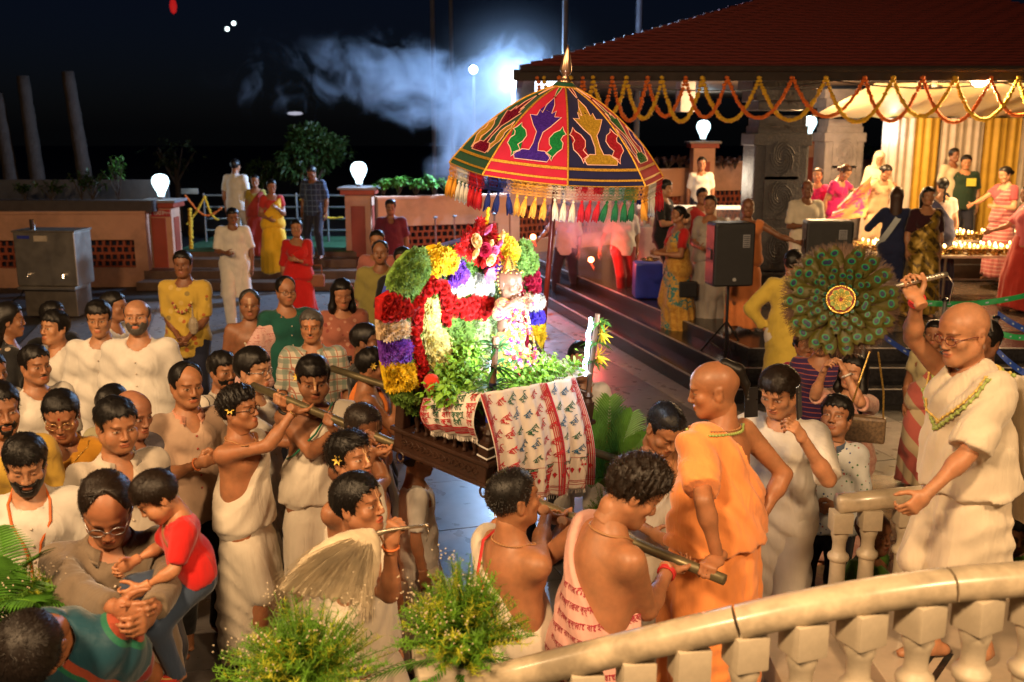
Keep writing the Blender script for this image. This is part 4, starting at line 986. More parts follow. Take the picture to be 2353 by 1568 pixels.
for ti, (x0, y0, x1, y1, m) in enumerate(((1300, 167, 1475, 181, tubew), (1520, 178, 1640, 165, hal), (1525, 184, 1620, 172, tubey))):
    tube_light(at(x0, y0, 18.5), at(x1, y1, 18.3), m, ['long white slanting tube light behind the umbrella top', 'bright slanting halogen tube above the middle garlands', 'thin warm slanting tube just below the bright halogen tube'][ti], .028)
# halogen flood at the right under the eave
def flood(p, to, label, m, r, e, color, name='floodlight', spot=None, cat='floodlight'):
    p = Vector(p); o = empty(name, p, 0, label, cat); fr = frame(Vector(to) - p).to_4x4()
    b = MB(); b.lathe([(r * .6, -r * 1.1), (r * .75, -r), (r * 1.15, .0), (r * 1.2, .03)], 16, fr, True); b.build('housing', dark_metal, o, True)
    b = MB(); b.lathe([(r, .035), (r * .9, .05), (.001, .07)], 16, fr, False); b.build('lens', m, o, True)
    d = (Vector(to) - p).normalized(); lamp('SPOT' if spot else 'POINT', d * (r * .6 + .12), e, color, r * .8, None if not spot else Vector(to) - p, spot, .6, parent=o); return o
hp = at(2253, 181, 15.3); flood(hp, (6.6, 12, .9), 'glaring warm halogen floodlight below the eave at the right', hal, .13, 600, (1, .60, .26))
lamp('POINT', (5.1, 17.5, 3.3), 620, (1, .62, .30), .3, name='pavilion_lamp_light')
blue = mat('lit_cool_led', (.7, .85, 1), .4, emit=(.62, .82, 1), es=60)
fp = at(1180, 180, 20.5); flood(fp, (-1, 3, 1.5), 'very bright blue white floodlight on the pole behind the umbrella', blue, .17, 3200, COOL)
fp2 = at(1088, 160, 24); flood(fp2, (-2, 3, 1.5), 'smaller bright blue white floodlight left of the big one', blue, .09, 120, COOL)
for px, py, Y, lab in ((537, 54, 60, 'upper of two distant white lights in the black sky'), (522, 67, 60, 'lower of two distant white lights in the black sky')):
    b = MB(); p = at(px, py, Y); b.ball((0, 0, 0), .13, 8); o = b.build('distant_light', mat('lit_far', (1, 1, 1), .4, emit=(.8, 1, 1), es=4)); o.location = p; tag(o, lab, 'light')
b = MB(); b.ball((0, 0, 0), .22, 8, (1, 1, 2)); o = b.build('distant_light', mat('lit_far_red', (1, .1, .1), .4, emit=(1, .02, .02), es=.35)); o.location = at(398, 15, 60); tag(o, 'dim red light high in the black sky', 'light')
b = MB(); b.ball((0, 0, 0), .3, 8, (1.6, 1, .35)); o = b.build('distant_light', mat('lit_far_dim', (1, 1, 1), .4, emit=(.8, .8, 1), es=.5)); o.location = at(678, 261, 60); tag(o, 'pale smear of light above the dark tree', 'light')
# lit white panel and hanging sign under the eave near the flood
b = MB(); b.bbox((0, 0, 0), (.5, .05, .5), None, .01); o = b.build('lit_panel', mat('lit_panel_white', (.8, .85, .9), .5, emit=(.7, .85, 1), es=3)); o.location = at(1262, 178, 18); tag(o, 'bright white lit panel under the left end of the eave', 'panel')
b = MB(); b.bbox((0, 0, 0), (.3, .2, .55), R(20), .02); o = b.build('hanging_speaker', mat('pale_grey_box', (.35, .33, .32), .5)); o.location = at(1575, 222, 18.5); tag(o, 'pale grey box speaker hung beneath the pavilion ceiling', 'speaker')
for i_, (xa, xb, sg, lab) in enumerate(((1.0, 4.8, .16, 'long black cable drooping below the eave at the left'), (4.6, 7.4, .12, 'black cable drooping below the eave near the dark column'), (6.9, 10.4, .2, 'black cable drooping below the eave at the right'))):
    b = MB(); b.tube([(xa - (xa + xb) / 2 + (xb - xa) * t / 14, .03 * math.sin(t), -sg * (1 - (t / 7 - 1) ** 2)) for t in range(15)], .011, 5); o = b.build('cable', blackp); o.location = ((xa + xb) / 2, 14.93, EZ - .16); tag(o, lab, 'cable')
# poles
for i, (px, y0, y1, Y, r_, lab) in enumerate(((992, -60, 140, 30, .07, 'thin dim pole left of the big floodlight'), (1035, -60, 150, 30, .06, 'second thin dim pole nearer the floodlight'), (1300, -60, 300, 19, .05, 'thin pole rising right behind the umbrella finial'), (1471, -60, 420, 23, .07, 'tall dim pole seen beyond the roof and behind the garlands'))):
    b = MB(); top = at(px, y0, Y); x0, yy = top.x, Y; b.tube([(0, 0, 0), (0, 0, top.z)], r_, 8); o = b.build('pole', mat('pole_grey', (.06, .055, .07), .6)); o.location = (x0, yy, 0); tag(o, lab, 'pole')
b = MB(); b.tube([(0, 0, 0), (0, 0, fp.z + .1)], .05, 8); o = b.build('floodlight_pole', mat('pole_grey', (.06, .055, .07), .6)); o.location = (fp.x, fp.y + .25, 0); tag(o, 'dark pole that carries the big blue white floodlight', 'pole')
b = MB(); b.tube([(0, 0, 0), (0, 0, fp2.z + .1)], .04, 8); o = b.build('floodlight_pole', mat('pole_grey', (.06, .055, .07), .6)); o.location = (fp2.x, fp2.y + .2, 0); tag(o, 'thin dark pole under the smaller floodlight', 'pole')
# palms at the left, trunks only catch the light
bark = mat('palm_bark', (.035, .024, .018), .85, var=.3, bump=.8, bs=14, bd=.03)
for (xa, ya, xb, yb, lab) in ((155, 165, 205, 470, 'tallest bare leaning palm trunk of the three, right one'), (52, 175, 95, 470, 'middle leaning palm trunk in the dark at left'), (-8, 215, 35, 470, 'leaning palm trunk cut by the left picture edge')):
    a_ = at(xa, ya, 23.5); b_ = at(xb, yb, 23.5); d = (b_ - a_); k = (a_.z) / -d.z; base = a_ + d * k; e = empty('palm_tree', base, 0, lab, 'palm tree')
    q = [Vector((a_ - base) * t) for t in [i / 14 for i in range(15)]]; b = MB(); b.tube(q, [.19 - .06 * i / 14 + .012 * (i % 2) for i in range(15)], 10); b.build('trunk', bark, e, True)
# dark trees and shrubs
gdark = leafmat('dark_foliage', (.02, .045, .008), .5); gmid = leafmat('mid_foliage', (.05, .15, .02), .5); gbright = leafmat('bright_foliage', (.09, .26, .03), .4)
def tree(px, py, Y, rad, n, label, m, L=.16, seed=1, name='tree', trunk=True, cat='tree'):
    c = at(px, py, Y); e = empty(name, (c.x, Y, 0), 0, label, cat)
    if trunk:
        b = MB(); b.tube([(0, 0, 0), (.05, 0, c.z * .5), (0, .05, c.z)], [.12, .09, .04], 8)
        for j in range(5): a = j * 1.3; b.tube([(0, 0, c.z * .6), (rad[0] * .6 * math.cos(a), rad[1] * .5 * math.sin(a), c.z + rad[2] * .3 * math.sin(j))], [.05, .015], 6)
        b.build('trunk', bark, e)
    scatter_leaves(n, (0, 0, c.z), rad, L, L * .45, seed).build('crown', m, e)
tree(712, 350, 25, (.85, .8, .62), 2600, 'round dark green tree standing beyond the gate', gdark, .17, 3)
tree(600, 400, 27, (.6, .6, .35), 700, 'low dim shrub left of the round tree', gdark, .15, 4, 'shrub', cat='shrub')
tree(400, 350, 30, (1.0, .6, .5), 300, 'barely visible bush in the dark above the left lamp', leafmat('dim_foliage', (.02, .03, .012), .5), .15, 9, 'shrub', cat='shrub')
# planter trough plants along wall tops
def stem_plant(p, h, n, label, m, seed, spread=.3, L=.11, name='potted_plant', group=None):
    r_ = random.Random(seed); e = empty(name, p, 0, label, 'plant', group); b = MB(); l = MB()
    for i in range(n):
        a = r_.random() * 6.28; s = r_.uniform(.1, 1) * spread; tip = Vector((s * math.cos(a), s * math.sin(a), h * r_.uniform(.6, 1))); mid = tip * .5 + Vector((0, 0, h * .1))
        b.tube([(0, 0, 0), mid, tip], [.012, .009, .004], 5)
        for j in range(16):
            t = .3 + .7 * j / 15; q = mid.lerp(tip, (t - .3) / .7); d = Vector((r_.gauss(0, 1), r_.gauss(0, 1), r_.gauss(.4, .5))).normalized(); leaf_mesh(l, q, d, (0, 0, 1), L * r_.uniform(.6, 1.2), L * .45, 2)
    b.build('stem', bark, e); l.build('foliage', m, e)
tr = MB(); tr.bbox((0, 0, 0), (6.2, .35, .22)); o = tr.build('planter_trough', mat('dark_trough', (.05, .04, .04), .8)); o.location = (-10, 19.35, 1.56); tag(o, 'long dark planter trough on top of the left wall', 'planter')
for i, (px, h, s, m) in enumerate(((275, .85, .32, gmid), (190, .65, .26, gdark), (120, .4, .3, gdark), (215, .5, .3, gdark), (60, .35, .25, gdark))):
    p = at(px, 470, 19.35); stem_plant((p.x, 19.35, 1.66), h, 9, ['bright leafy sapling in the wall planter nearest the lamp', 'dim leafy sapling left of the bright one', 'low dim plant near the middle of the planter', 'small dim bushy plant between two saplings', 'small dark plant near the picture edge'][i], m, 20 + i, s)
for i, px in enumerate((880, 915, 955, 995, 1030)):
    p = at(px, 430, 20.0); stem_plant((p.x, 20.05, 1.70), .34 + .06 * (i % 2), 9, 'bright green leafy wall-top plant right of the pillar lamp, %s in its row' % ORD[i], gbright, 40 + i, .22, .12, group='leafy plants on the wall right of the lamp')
pm = leafmat('purple_leaf', (.10, .05, .05), .6)
for i, px in enumerate(range(1515, 1700, 26)):
    p = at(px, 350, 23.6); stem_plant((p.x, 23.9, 2.08), .3, 7, 'reddish low plant on the wall behind the umbrella, %s from the left' % ORD[i], pm, 60 + i, .22, .10, group='reddish plants on the wall behind the umbrella')
for i, px in enumerate(range(1965, 2040, 22)):
    p = at(px, 345, 24.5); stem_plant((p.x, 25.2, 2.25), .35, 7, 'dark low plant on the wall beyond the pale column, %s from the left' % ORD[i], gdark, 80 + i, .25, .11, group='dark plants on the wall beyond the pale column')
# tent curtains and valance
yel = cloth((.50, .30, .03), None, .5, .2); wht = cloth((.50, .42, .33), None, .6, .2)
te = empty('tent_curtain', (9.2, 20.2, .46), 0, 'pleated curtain wall of alternating white and yellow panels', 'curtain')
xs = [(2028, 2104, wht), (2104, 2162, yel), (2162, 2262, wht), (2262, 2345, yel), (2345, 2460, wht)]
for x0, x1, m in xs:
    a = at(x0, 300, 19.2).x - 9.2; c = at(x1, 300, 19.2).x - 9.2; b = MB(); rows = []
    n = max(8, int((c - a) / .035))
    for i in range(n + 1):
        x = a + (c - a) * i / n; y = -1.0 + .035 * math.sin(i * 1.5) + .02 * math.sin(i * .6); rows.append([(x - .35 * (1 if x0 == 2028 and i == 0 else 0), y, 0), (x, y * 1., 1.5), (x, y, 2.75)])
    b.grid(rows); b.build('curtain_panel', m, te, True)
va = MB(); rows = []
for i in range(40):
    px = 1935 + i * 14; x = at(px, 200, 17.5).x; rows.append([(x, 15.9 + .02 * math.sin(i), 3.70), (x, 17.3, 3.5 + .03 * math.sin(i * .9)), (x, 19.3, 3.22 + .02 * math.sin(i * 1.3))])
va.grid(rows); tag(va.build('ceiling_drape', cloth((.62, .42, .06), None, .5, .3), smooth=True), 'sloping yellow cloth drape above the curtain wall', 'drape')
b = MB(); b.ball((0, 0, 0), .07, 8); o = b.build('wall_light', mat('lit_cool_led', (.7, .85, 1), .4)); o.location = at(2050, 303, 19.0); tag(o, 'small cool white light in front of the first white curtain', 'light')
b = MB(); b.lathe([(.05, .25), (.2, .15), (.2, 0), (.17, 0), (.02, .1)], 14); b.box((0, 0, .4), (.04, .04, .4)); o = b.build('ceiling_fan', blackp); o.location = at(2135, 205, 16.2); tag(o, 'black round wall fan hung under the eave', 'fan')
# far dark band on the left: low rail behind planter
b = MB(); b.box((0, 0, 0), (6, .06, .5)); o = b.build('corrugated_fence', mat('dim_corrugated', (.05, .05, .06), .6, bump=.4, bs=30)); o.location = (-10, 20.5, 1.75); tag(o, 'low dim corrugated fence just behind the planter plants', 'fence')

# ================================================================== PALANQUIN
def proj(P):
    v = Vector(P) - Vector((0, 0, H)); c, s_ = math.cos(PITCH), math.sin(PITCH); d = v.y * c - v.z * s_; u = v.y * s_ + v.z * c
    return 1176.5 + FPX * v.x / d, 784 - FPX * u / d
PA0 = on(582, 887, 1.56); PA1 = on(1665, 1333, 1.22); PB0 = on(762, 847, 1.43); PB1 = on(1640, 1127, 1.13)
def on_line(a, b, px):
    lo, hi = 0., 1.
    for _ in range(40):
        m = (lo + hi) / 2
        if proj(a.lerp(b, m))[0] < px: lo = m
        else: hi = m
    return a.lerp(b, lo)
Cn = on_line(PA0, PA1, 1112)
e1 = (PA1 - PA0).normalized(); e2 = Vector((0, 0, 1)).cross(e1).normalized(); e3 = e1.cross(e2)
MP = M4(Matrix((e1, e2, e3)).transposed(), Cn); MPi = MP.inverted()
WD = (MPi @ on_line(PB0, PB1, 1300)).y; WD = min(max(WD, .6), .85)
XB = (MPi @ on_line(PA0, PA1, 922)).x
print('palanquin', [round(v, 2) for v in Cn], 'width', round(WD, 2), 'length', round(-XB, 2), e1)
wood = mat('dark_carved_wood', (.035, .015, .009), .35, var=.35, vs=9, bump=.4, bs=60, spec=.5); wood2 = mat('brown_seat_wood', (.16, .07, .03), .5, var=.25, vs=6)
brass = mat('aged_brass_pole', (.17, .14, .075), .42, .6, var=.3, vs=7, bump=.15, bs=30)
pq = empty('palanquin', (0, 0, 0), 0, 'dark carved wooden palanquin with turned balusters carried on two brass poles', 'palanquin'); pq.matrix_world = MP
for nm, a, b_ in (('near', PA0, PA1), ('far', PB0, PB1)):
    a, b_ = MPi @ a, MPi @ b_; d = (b_ - a); b = MB(); b.tube([a + d * (i / 12) for i in range(13)], .0235, 14); b.build('carrying_pole', brass, pq, True)
b = MB(); b.bbox((XB / 2, WD / 2, .075), (-XB + .02, WD, .03)); b.build('deck', wood, pq)
for y in (0, WD):
    b = MB(); b.bbox((XB / 2, y, .045), (-XB + .06, .05, .10), None, .008); b.bbox((XB / 2, y - .004, .10), (-XB + .10, .075, .022), None, .006); b.bbox((XB / 2, y - .004, -.01), (-XB + .10, .068, .02), None, .006)
    for k in (0, 1):
        b.tube([(XB + .02 + (-XB - .04) * i / 90, y - .027, .045 + .016 * math.sin(i * .42 + k * math.pi)) for i in range(91)], .0045, 5)
    for i in range(13): b.ball((XB + .04 + i * (-XB - .06) / 12, y - .027, .045), .009, 6)
    b.build('side_rail', wood, pq)
for x in (XB, 0):
    b = MB(); b.bbox((x, WD / 2, .045), (.05, WD, .10), None, .008); b.bbox((x + .004, WD / 2, .10), (.07, WD, .022), None, .006)
    b.tube([(x + .027, .03 + (WD - .06) * i / 60, .045 + .015 * math.sin(i * .5)) for i in range(61)], .0045, 5); b.build('end_rail', wood, pq)
bal_prof = [(.012, 0), (.016, .006), (.010, .016), (.008, .026), (.015, .05), (.019, .068), (.013, .09), (.008, .105), (.013, .115), (.009, .128), (.012, .14)]
bm_ = MB(); bm_.lathe(bal_prof, 10); bme = bm_.mesh('baluster', wood, True)
for y in (0, WD):
    for i in range(7): inst('baluster', bme, pq, Matrix.Translation((XB + .10 + i * (-XB - .16) / 6.2, y, .11)))
    b = MB(); b.tube([(XB, y, .262), (XB * .5, y, .258), (0, y, .256)], .014, 8); b.build('hand_rail', wood, pq, True)
    # scrolled bracket sweeping down from the tall back post
    pts = [(XB, .50), (XB + .08, .49), (XB + .16, .44), (XB + .24, .36), (XB + .34, .305), (XB + .44, .285), (-.06, .275)]
    b = MB(); b.tube([(x, y, z) for x, z in pts], [.016, .018, .018, .017, .015, .013, .011], 8); poly = [(x, z) for x, z in pts[:6]] + [(XB + .44, .262), (XB, .262)]
    b.prism(poly, .012, Matrix.Translation((0, y + .006, 0)) @ RX90); b.build('scroll_bracket', wood, pq)
for x in (XB, 0):
    for y in (0, WD):
        b = MB(); hgt = .52 if x == XB else .22; b.bbox((x, y, hgt / 2 - .01), (.06, .06, hgt), None, .008); b.lathe([(.03, hgt - .01), (.022, hgt + .01), (.03, hgt + .025), (.016, hgt + .045)], 10, Matrix.Translation((x, y, 0))); b.build('corner_post', wood, pq)
        b = MB(); b.tube([(x + .03 + .022 * math.cos(a), y - .035 + .0 * a, -.035 + .026 * math.sin(a)) for a in [i * math.pi / 6 for i in range(13)]], .006, 6); b.build('ring_handle', wood, pq, True)
whs = mat('white_tie_strip', (.6, .6, .6), .6)
b = MB()
for z in (.06, .11): b = MB(); b.bbox((0, 0, z + .07), (.066, .066, .008), Matrix.Rotation(R(6), 3, 'Y')); b.build('white_tie', whs, pq)
b = MB(); b.bbox((XB * .5 - .02, WD / 2, .24), (-XB * .78, WD * .80, .30), None, .02); b.build('seat', wood2, pq)
# blue wrapped cloth at the back post
bluec = cloth((.01, .03, .30), None, .5, .5)
b = MB(); rows = []
for i in range(9):
    a = i / 8; rows.append([(XB - .02 + .02 * math.sin(i * 2), -.02 + WD * .2 * a, .62), (XB - .03, -.035 + WD * .2 * a + .01 * math.sin(i * 3), .3), (XB + .01 * math.sin(i), -.02 + WD * .15 * a, .02), (XB - .02, .0 + WD * .12 * a, -.1)])
b.grid(rows); b.build('blue_back_cloth', bluec, pq, True)
# poles with tied foliage and led tubes at the two front corners
ledm = mat('lit_led_tube', (.8, .9, 1), .3, emit=(.62, .80, 1), es=26); dgreen = leafmat('dracaena_leaf', (.02, .09, .02), .5, .35); lgreen = leafmat('tulsi_leaf', (.16, .34, .03), .35, .5)
def tuft(b, p, n, L, w, seed, spread=1.):
    r_ = random.Random(seed)
    for i in range(n):
        a = i * 2.4; d = Vector((math.cos(a) * spread, math.sin(a) * spread, r_.uniform(-.1, .9))); leaf_mesh(b, Vector(p), d, (0, 0, 1), L * r_.uniform(.7, 1.1), w, 3, .35)
def post_up(P, px, py):   # height along e3 so that the top reaches picture row py
    lo, hi = .2, 1.6
    for _ in range(30):
        m = (lo + hi) / 2
        if proj(MP @ (Vector(P) + Vector((0, 0, m))))[1] > py: lo = m
        else: hi = m
    return lo
h1 = post_up((0, 0, 0), 1095, 775); h2 = post_up((0, WD, 0), 1330, 722)
lp = empty('flower_post', (0, 0, 0), 0, 'bamboo post with tied green leaf tufts and blue tape at the near front corner', 'post'); lp.matrix_world = MP
b = MB(); b.tube([(0, 0, .22), (0.0, 0, h1 * .7), (-.005, 0.0, h1)], .016, 8); b.build('stick', mat('bamboo_brown', (.10, .05, .025), .6), lp)
for z, c in ((.30, (.01, .03, .35)), (.36, (.5, .5, .55)), (.40, (.01, .03, .35)), (.45, (.01, .01, .04))):
    b = MB(); b.tube([(0, 0, z), (0, 0, z + .045)], .019, 8); b.build('tape_wrap', mat('tape_%d' % int(z * 100), c, .4), lp)
for k, z in enumerate((h1 * .66, h1 * .80, h1 * .93)): b = MB(); tuft(b, (0, 0, z), 22, .13, .017, k); b.build('leaf_tuft', dgreen, lp)
b = MB(); b.tube([(-.024, .012, .52), (-.024, .012, h1 * .97)], .007, 8); b.build('led_tube', ledm, lp)
rp = empty('led_post', (0, 0, 0), 0, 'glaring white led tube post with leaves and yellow flowers at the far front corner', 'lamp post'); rp.matrix_world = MP
b = MB(); b.tube([(0, WD, .2), (0, WD, h2)], .014, 8); b.build('stick', mat('bamboo_brown', (.10, .05, .025), .6), rp)
b = MB(); b.tube([(-.02 + .004 * math.sin(i * 1.7), WD - .03 + .003 * math.cos(i), .36 + (h2 - .38) * i / 14) for i in range(15)], [.013, .011] * 7 + [.007], 8); b.build('led_tube', mat('lit_led_strip', (.8, .9, 1), .3, emit=(.45, .68, 1), es=14), rp)
for k, z in enumerate((h2 * .62, h2 * .78, h2 * .93)):
    b = MB(); tuft(b, (.01, WD + .01, z), 16, .10, .016, 7 + k); b.build('leaf_tuft', leafmat('mid_foliage', (.05, .15, .02)), rp)
b = MB(); r_ = random.Random(3)
for k, z in enumerate((h2 * .86, h2 * .68)):
    for i in range(11): a = i * .57; d = e1 * 0 + Vector((.8 * math.cos(a) + .3, .2, math.sin(a))); leaf_mesh(b, (.03, WD, z), d, (1, 0, 0), .075, .018, 2, .1)
b.build('yellow_flower', mat('yellow_petal', (.75, .58, .03), .6), rp)
# lamps: the two led tubes light the shrine with cool white, from lamps moved out in front of the posts
lamp('AREA', MP @ Vector((.22, WD * .97, .80)), 8.5, (.80, .90, 1), .16, MP @ Vector((XB * .85, WD * .5, .75)), name='led_tube_and_fill_light')
lamp('AREA', MP @ Vector((.18, .0, .76)), 11, (.88, .94, 1), .12, MP @ Vector((XB * .85, WD * .5, .75)), name='led_tube_and_fill_light')
lamp('POINT', MP @ Vector((.32, WD * .8, .62)), 5, (.62, .78, 1), .06, name='led_tube_and_fill_light')  # extra fill light added ahead of the posts to brighten the hanging cloth

# ------------------------------------------------------------------ flower backdrop
AX = XB * .86; AP0 = MP @ Vector((AX, 0, 0))
def apx(px, py):   # picture point -> (y, z) on the backdrop plane, palanquin axes
    q = MPi @ onplane(px, py, AP0, e1); return (q.y, q.z)
fbk = empty('flower_backdrop', (0, 0, 0), 0, 'tall arch of massed roses and chrysanthemums in coloured patches behind the deity', 'flower arch'); fbk.matrix_world = MP
def petal_head(b, c, n, r, layers, m, up=.5, w=.3, curl=.0):
    """one many-petalled bloom, opening along n"""
    fr = frame(n); c = Vector(c); ph = rnd.random() * 6
    for L in range(layers):
        k = 9 - L * 1; rr = r * (1 - L * .25); el = .25 + L * .42 * up * 1.6
        for i in range(k):
            a = ph + i * 6.283 / k + L * .4; d = Vector((math.cos(a), math.sin(a), math.tan(min(1.35, el)))).normalized(); t = Vector((-math.sin(a), math.cos(a), 0)) * rr * w
            q0 = Vector((0, 0, L * r * .1)); q1 = q0 + d * rr * .6; q2 = q0 + d * rr + Vector((0, 0, curl * rr))
            b.add([c + fr @ q0, c + fr @ (q1 + t), c + fr @ q2, c + fr @ (q1 - t)], [(0, 1, 2, 3)])
def inpoly(x, y, P):
    c = False; n = len(P); j = n - 1
    for i in range(n):
        if ((P[i][1] > y) != (P[j][1] > y)) and x < (P[j][0] - P[i][0]) * (y - P[i][1]) / (P[j][1] - P[i][1] + 1e-12) + P[i][0]: c = not c
        j = i
    return c
def samp(P, s, jit=.25):
    xs_ = [p[0] for p in P]; ys = [p[1] for p in P]; out = []; y = min(ys); k = 0
    while y < max(ys) + s * .3:
        x = min(xs_) + (s / 2 if k % 2 else 0)
        while x < max(xs_):
            a, c = x + rnd.gauss(0, s * jit * .5), y + rnd.gauss(0, s * jit * .5)
            if inpoly(a, c, P): out.append((a, c))
            x += s
        y += s * .866; k += 1
    return out
def edge_d(x, y, P):
    d = 9; n = len(P)
    for i in range(n):
        a, c = Vector(P[i]), Vector(P[(i + 1) % n]); e = c - a; t = max(0, min(1, (Vector((x, y)) - a).dot(e) / (e.length_squared + 1e-9))); d = min(d, (a + e * t - Vector((x, y))).length)
    return d
FC = {'yellow': (.72, .47, .012), 'green': (.13, .24, .04), 'purple': (.13, .03, .34), 'blue': (.06, .03, .45), 'white': (.56, .54, .47), 'cream': (.58, .42, .26), 'lyellow': (.66, .58, .20), 'lgreen': (.42, .50, .24), 'red': (.48, .010, .010), 'crimson': (.33, .006, .035), 'dred': (.36, .008, .008)}
fm = {k: mat('flower_' + k, v, .6, var=.5, vs=40, spec=.3, sub=.1) for k, v in FC.items()}
def flower_patch(poly, kind, depth=.03, s=.03, sub=None, label=None):
    P = [apx(*p) for p in poly]; b = MB()
    base = MB(); base.prism(P, depth * .4, M4(Matrix(((0, 0, 1), (1, 0, 0), (0, 1, 0))), (AX, 0, 0))); base.build('patch_backing', fm[kind], fbk)
    for (y, z) in samp(P, s * .72):
        bu = depth * (.55 + .6 * min(1, edge_d(y, z, P) / .06)); n = Vector((1, rnd.gauss(0, .35), rnd.gauss(0, .35)))
        petal_head(b, (AX + bu, y, z), n, s * rnd.uniform(.8, 1.15), 3, None, w=.24)
    o = b.build('flower_patch', fm[kind], fbk); tag(o, label or 'patch of massed %s flowers' % {'lyellow': 'pale yellow', 'lgreen': 'pale green', 'dred': 'dark red'}.get(kind, kind), kind='stuff')
    return P
rose_me = {}
def rose_mesh(kind, v):
    if (kind, v) in rose_me: return rose_me[(kind, v)]
    b = MB(); r_ = random.Random(v)
    for L, (k, rr, h_, tw) in enumerate(((5, .0205, .009, 0), (5, .0155, .013, .6), (4, .011, .0165, .3), (3, .006, .0185, .9))):
        for i in range(k):
            a = tw + i * 6.283 / k; rows = []
            for j in range(4):
                aa = a + (j / 3 - .5) * 6.283 / k * 1.5; f = 1 - .25 * abs(j / 3 - .5) * 2
                rows.append([(rr * .45 * math.cos(aa), rr * .45 * math.sin(aa), 0), (rr * .95 * math.cos(aa), rr * .95 * math.sin(aa), h_ * .7 * f), (rr * (1.1 if L < 2 else .9) * math.cos(aa), rr * (1.1 if L < 2 else .9) * math.sin(aa), h_ * f)])
            b.grid(rows)
    rose_me[(kind, v)] = b.mesh('rose', fm[kind] if isinstance(kind, str) else kind, True); return rose_me[(kind, v)]
nrose = [0]
def roses(poly, kind, depth=.04, s=.034):
    P = [apx(*p) for p in poly]; base = MB(); base.prism(P, depth * .8, M4(Matrix(((0, 0, 1), (1, 0, 0), (0, 1, 0))), (AX, 0, 0))); base.build('patch_backing', fm['dred'], fbk); over = MB(); used = False
    for (y, z) in samp(P, s, .2):
        n = Vector((1, rnd.gauss(0, .25), rnd.gauss(0, .25))); M_ = M4(frame(n) @ Matrix.Rotation(rnd.random() * 6, 3, 'Z') * 1.12, (AX + depth * (.7 + .4 * min(1, edge_d(y, z, P) / .03)), y, z))
        if nrose[0] < 290: inst('rose', rose_mesh(kind, rnd.randrange(4)), fbk, M_); nrose[0] += 1
        else:
            used = True; me = rose_mesh(kind, rnd.randrange(4)); over.add([M_ @ v.co for v in me.vertices], [list(p.vertices) for p in me.polygons])
    if used: tag(over.build('rose_mass', fm[kind], fbk, True), kind='stuff')
# board and its blue cloth edge
outline = [(886, 700), (900, 655), (922, 615), (955, 585), (1005, 570), (1040, 560), (1075, 550), (1110, 555), (1160, 560), (1195, 575), (1215, 605), (1226, 680), (1226, 800), (1215, 850), (1100, 885), (985, 920), (945, 915), (905, 880), (892, 830), (886, 760)]
P = [apx(*p) for p in outline]; b = MB(); b.prism(P, .05, M4(Matrix(((0, 0, 1), (1, 0, 0), (0, 1, 0))), (AX - .045, 0, 0))); b.build('back_board', bluec, fbk)
flower_patch([(x_ + (6 if x_ < 1000 else -4), y_ + 4) for x_, y_ in outline], 'green', .03, .036, label='low bed of green flowers between the coloured patches')
flower_patch([(961, 570), (977, 617), (963, 642), (938, 672), (923, 686), (898, 675), (884, 652), (888, 632), (908, 600), (933, 575)], 'green', .06, .033)
circ = lambda x, y, r, n=12, ky=1.: [(x + r * math.cos(i * 6.283 / n), y + ky * r * math.sin(i * 6.283 / n)) for i in range(n)]
flower_patch(circ(996, 595, 34), 'yellow', .09, .033); flower_patch(circ(1137, 573, 33), 'yellow', .09, .033)
flower_patch([(1000, 630), (1038, 592), (1055, 617), (1058, 635), (1050, 650), (1015, 655)], 'purple', .07, .033)
flower_patch([(1085, 610), (1105, 567), (1130, 577), (1130, 605), (1125, 620), (1095, 622)], 'purple', .07, .033)
flower_patch([(1010, 657), (1058, 630), (1069, 632), (1069, 667), (1038, 677), (1018, 667)], 'white', .07, .025)
flower_patch([(1070, 627), (1110, 627), (1117, 675), (1071, 672)], 'white', .08, .025)
flower_patch([(1155, 600), (1170, 552), (1200, 556), (1218, 590), (1222, 610), (1200, 632), (1176, 630), (1160, 612)], 'green', .06, .033)
flower_patch([(945, 692), (970, 667), (988, 672), (998, 717), (998, 742), (1020, 755), (1024, 805), (1010, 850), (985, 880), (975, 870), (955, 810), (945, 785)], 'lyellow', .05, .033)
flower_patch([(861, 734), (923, 722), (928, 768), (865, 780)], 'cream', .06, .033)
flower_patch([(866, 782), (928, 770), (931, 828), (872, 830)], 'purple', .06, .033)
flower_patch([(870, 828), (934, 826), (940, 885), (883, 895)], 'yellow', .07, .033)
flower_patch([(884, 897), (940, 885), (958, 900), (970, 925), (970, 947), (938, 945), (905, 927)], 'green', .06, .033)
flower_patch([(1023, 727), (1068, 725), (1072, 800), (1060, 830), (1035, 815), (1024, 770)], 'green', .05, .033)
flower_patch([(1118, 632), (1150, 630), (1173, 692), (1176, 790), (1150, 790), (1118, 740)], 'lgreen', .05, .033)
flower_patch([(1196, 677), (1231, 675), (1235, 700), (1221, 712), (1196, 710)], 'white', .07, .025)
flower_patch([(1195, 712), (1232, 710), (1232, 740), (1195, 742)], 'blue', .07, .033)
flower_patch([(1192, 742), (1234, 740), (1232, 790), (1198, 795)], 'yellow', .07, .033)
flower_patch([(1195, 795), (1232, 790), (1226, 850), (1195, 850)], 'green', .06, .033)
flower_patch([(1068, 718), (1122, 715), (1152, 790), (1152, 868), (1062, 868)], 'lgreen', .04, .033)
roses([(1010, 675), (1113, 675), (1113, 715), (1090, 728), (1028, 725)], 'red', .06)
roses([(861, 685), (890, 667), (923, 687), (927, 722), (888, 734), (861, 732)], 'dred', .06)
roses([(940, 790), (928, 790), (925, 725), (935, 685), (955, 655), (973, 630), (1000, 636), (1010, 660), (1015, 700), (1012, 745), (998, 742), (996, 705), (988, 670), (970, 662), (948, 692), (944, 730)], 'red', .07)
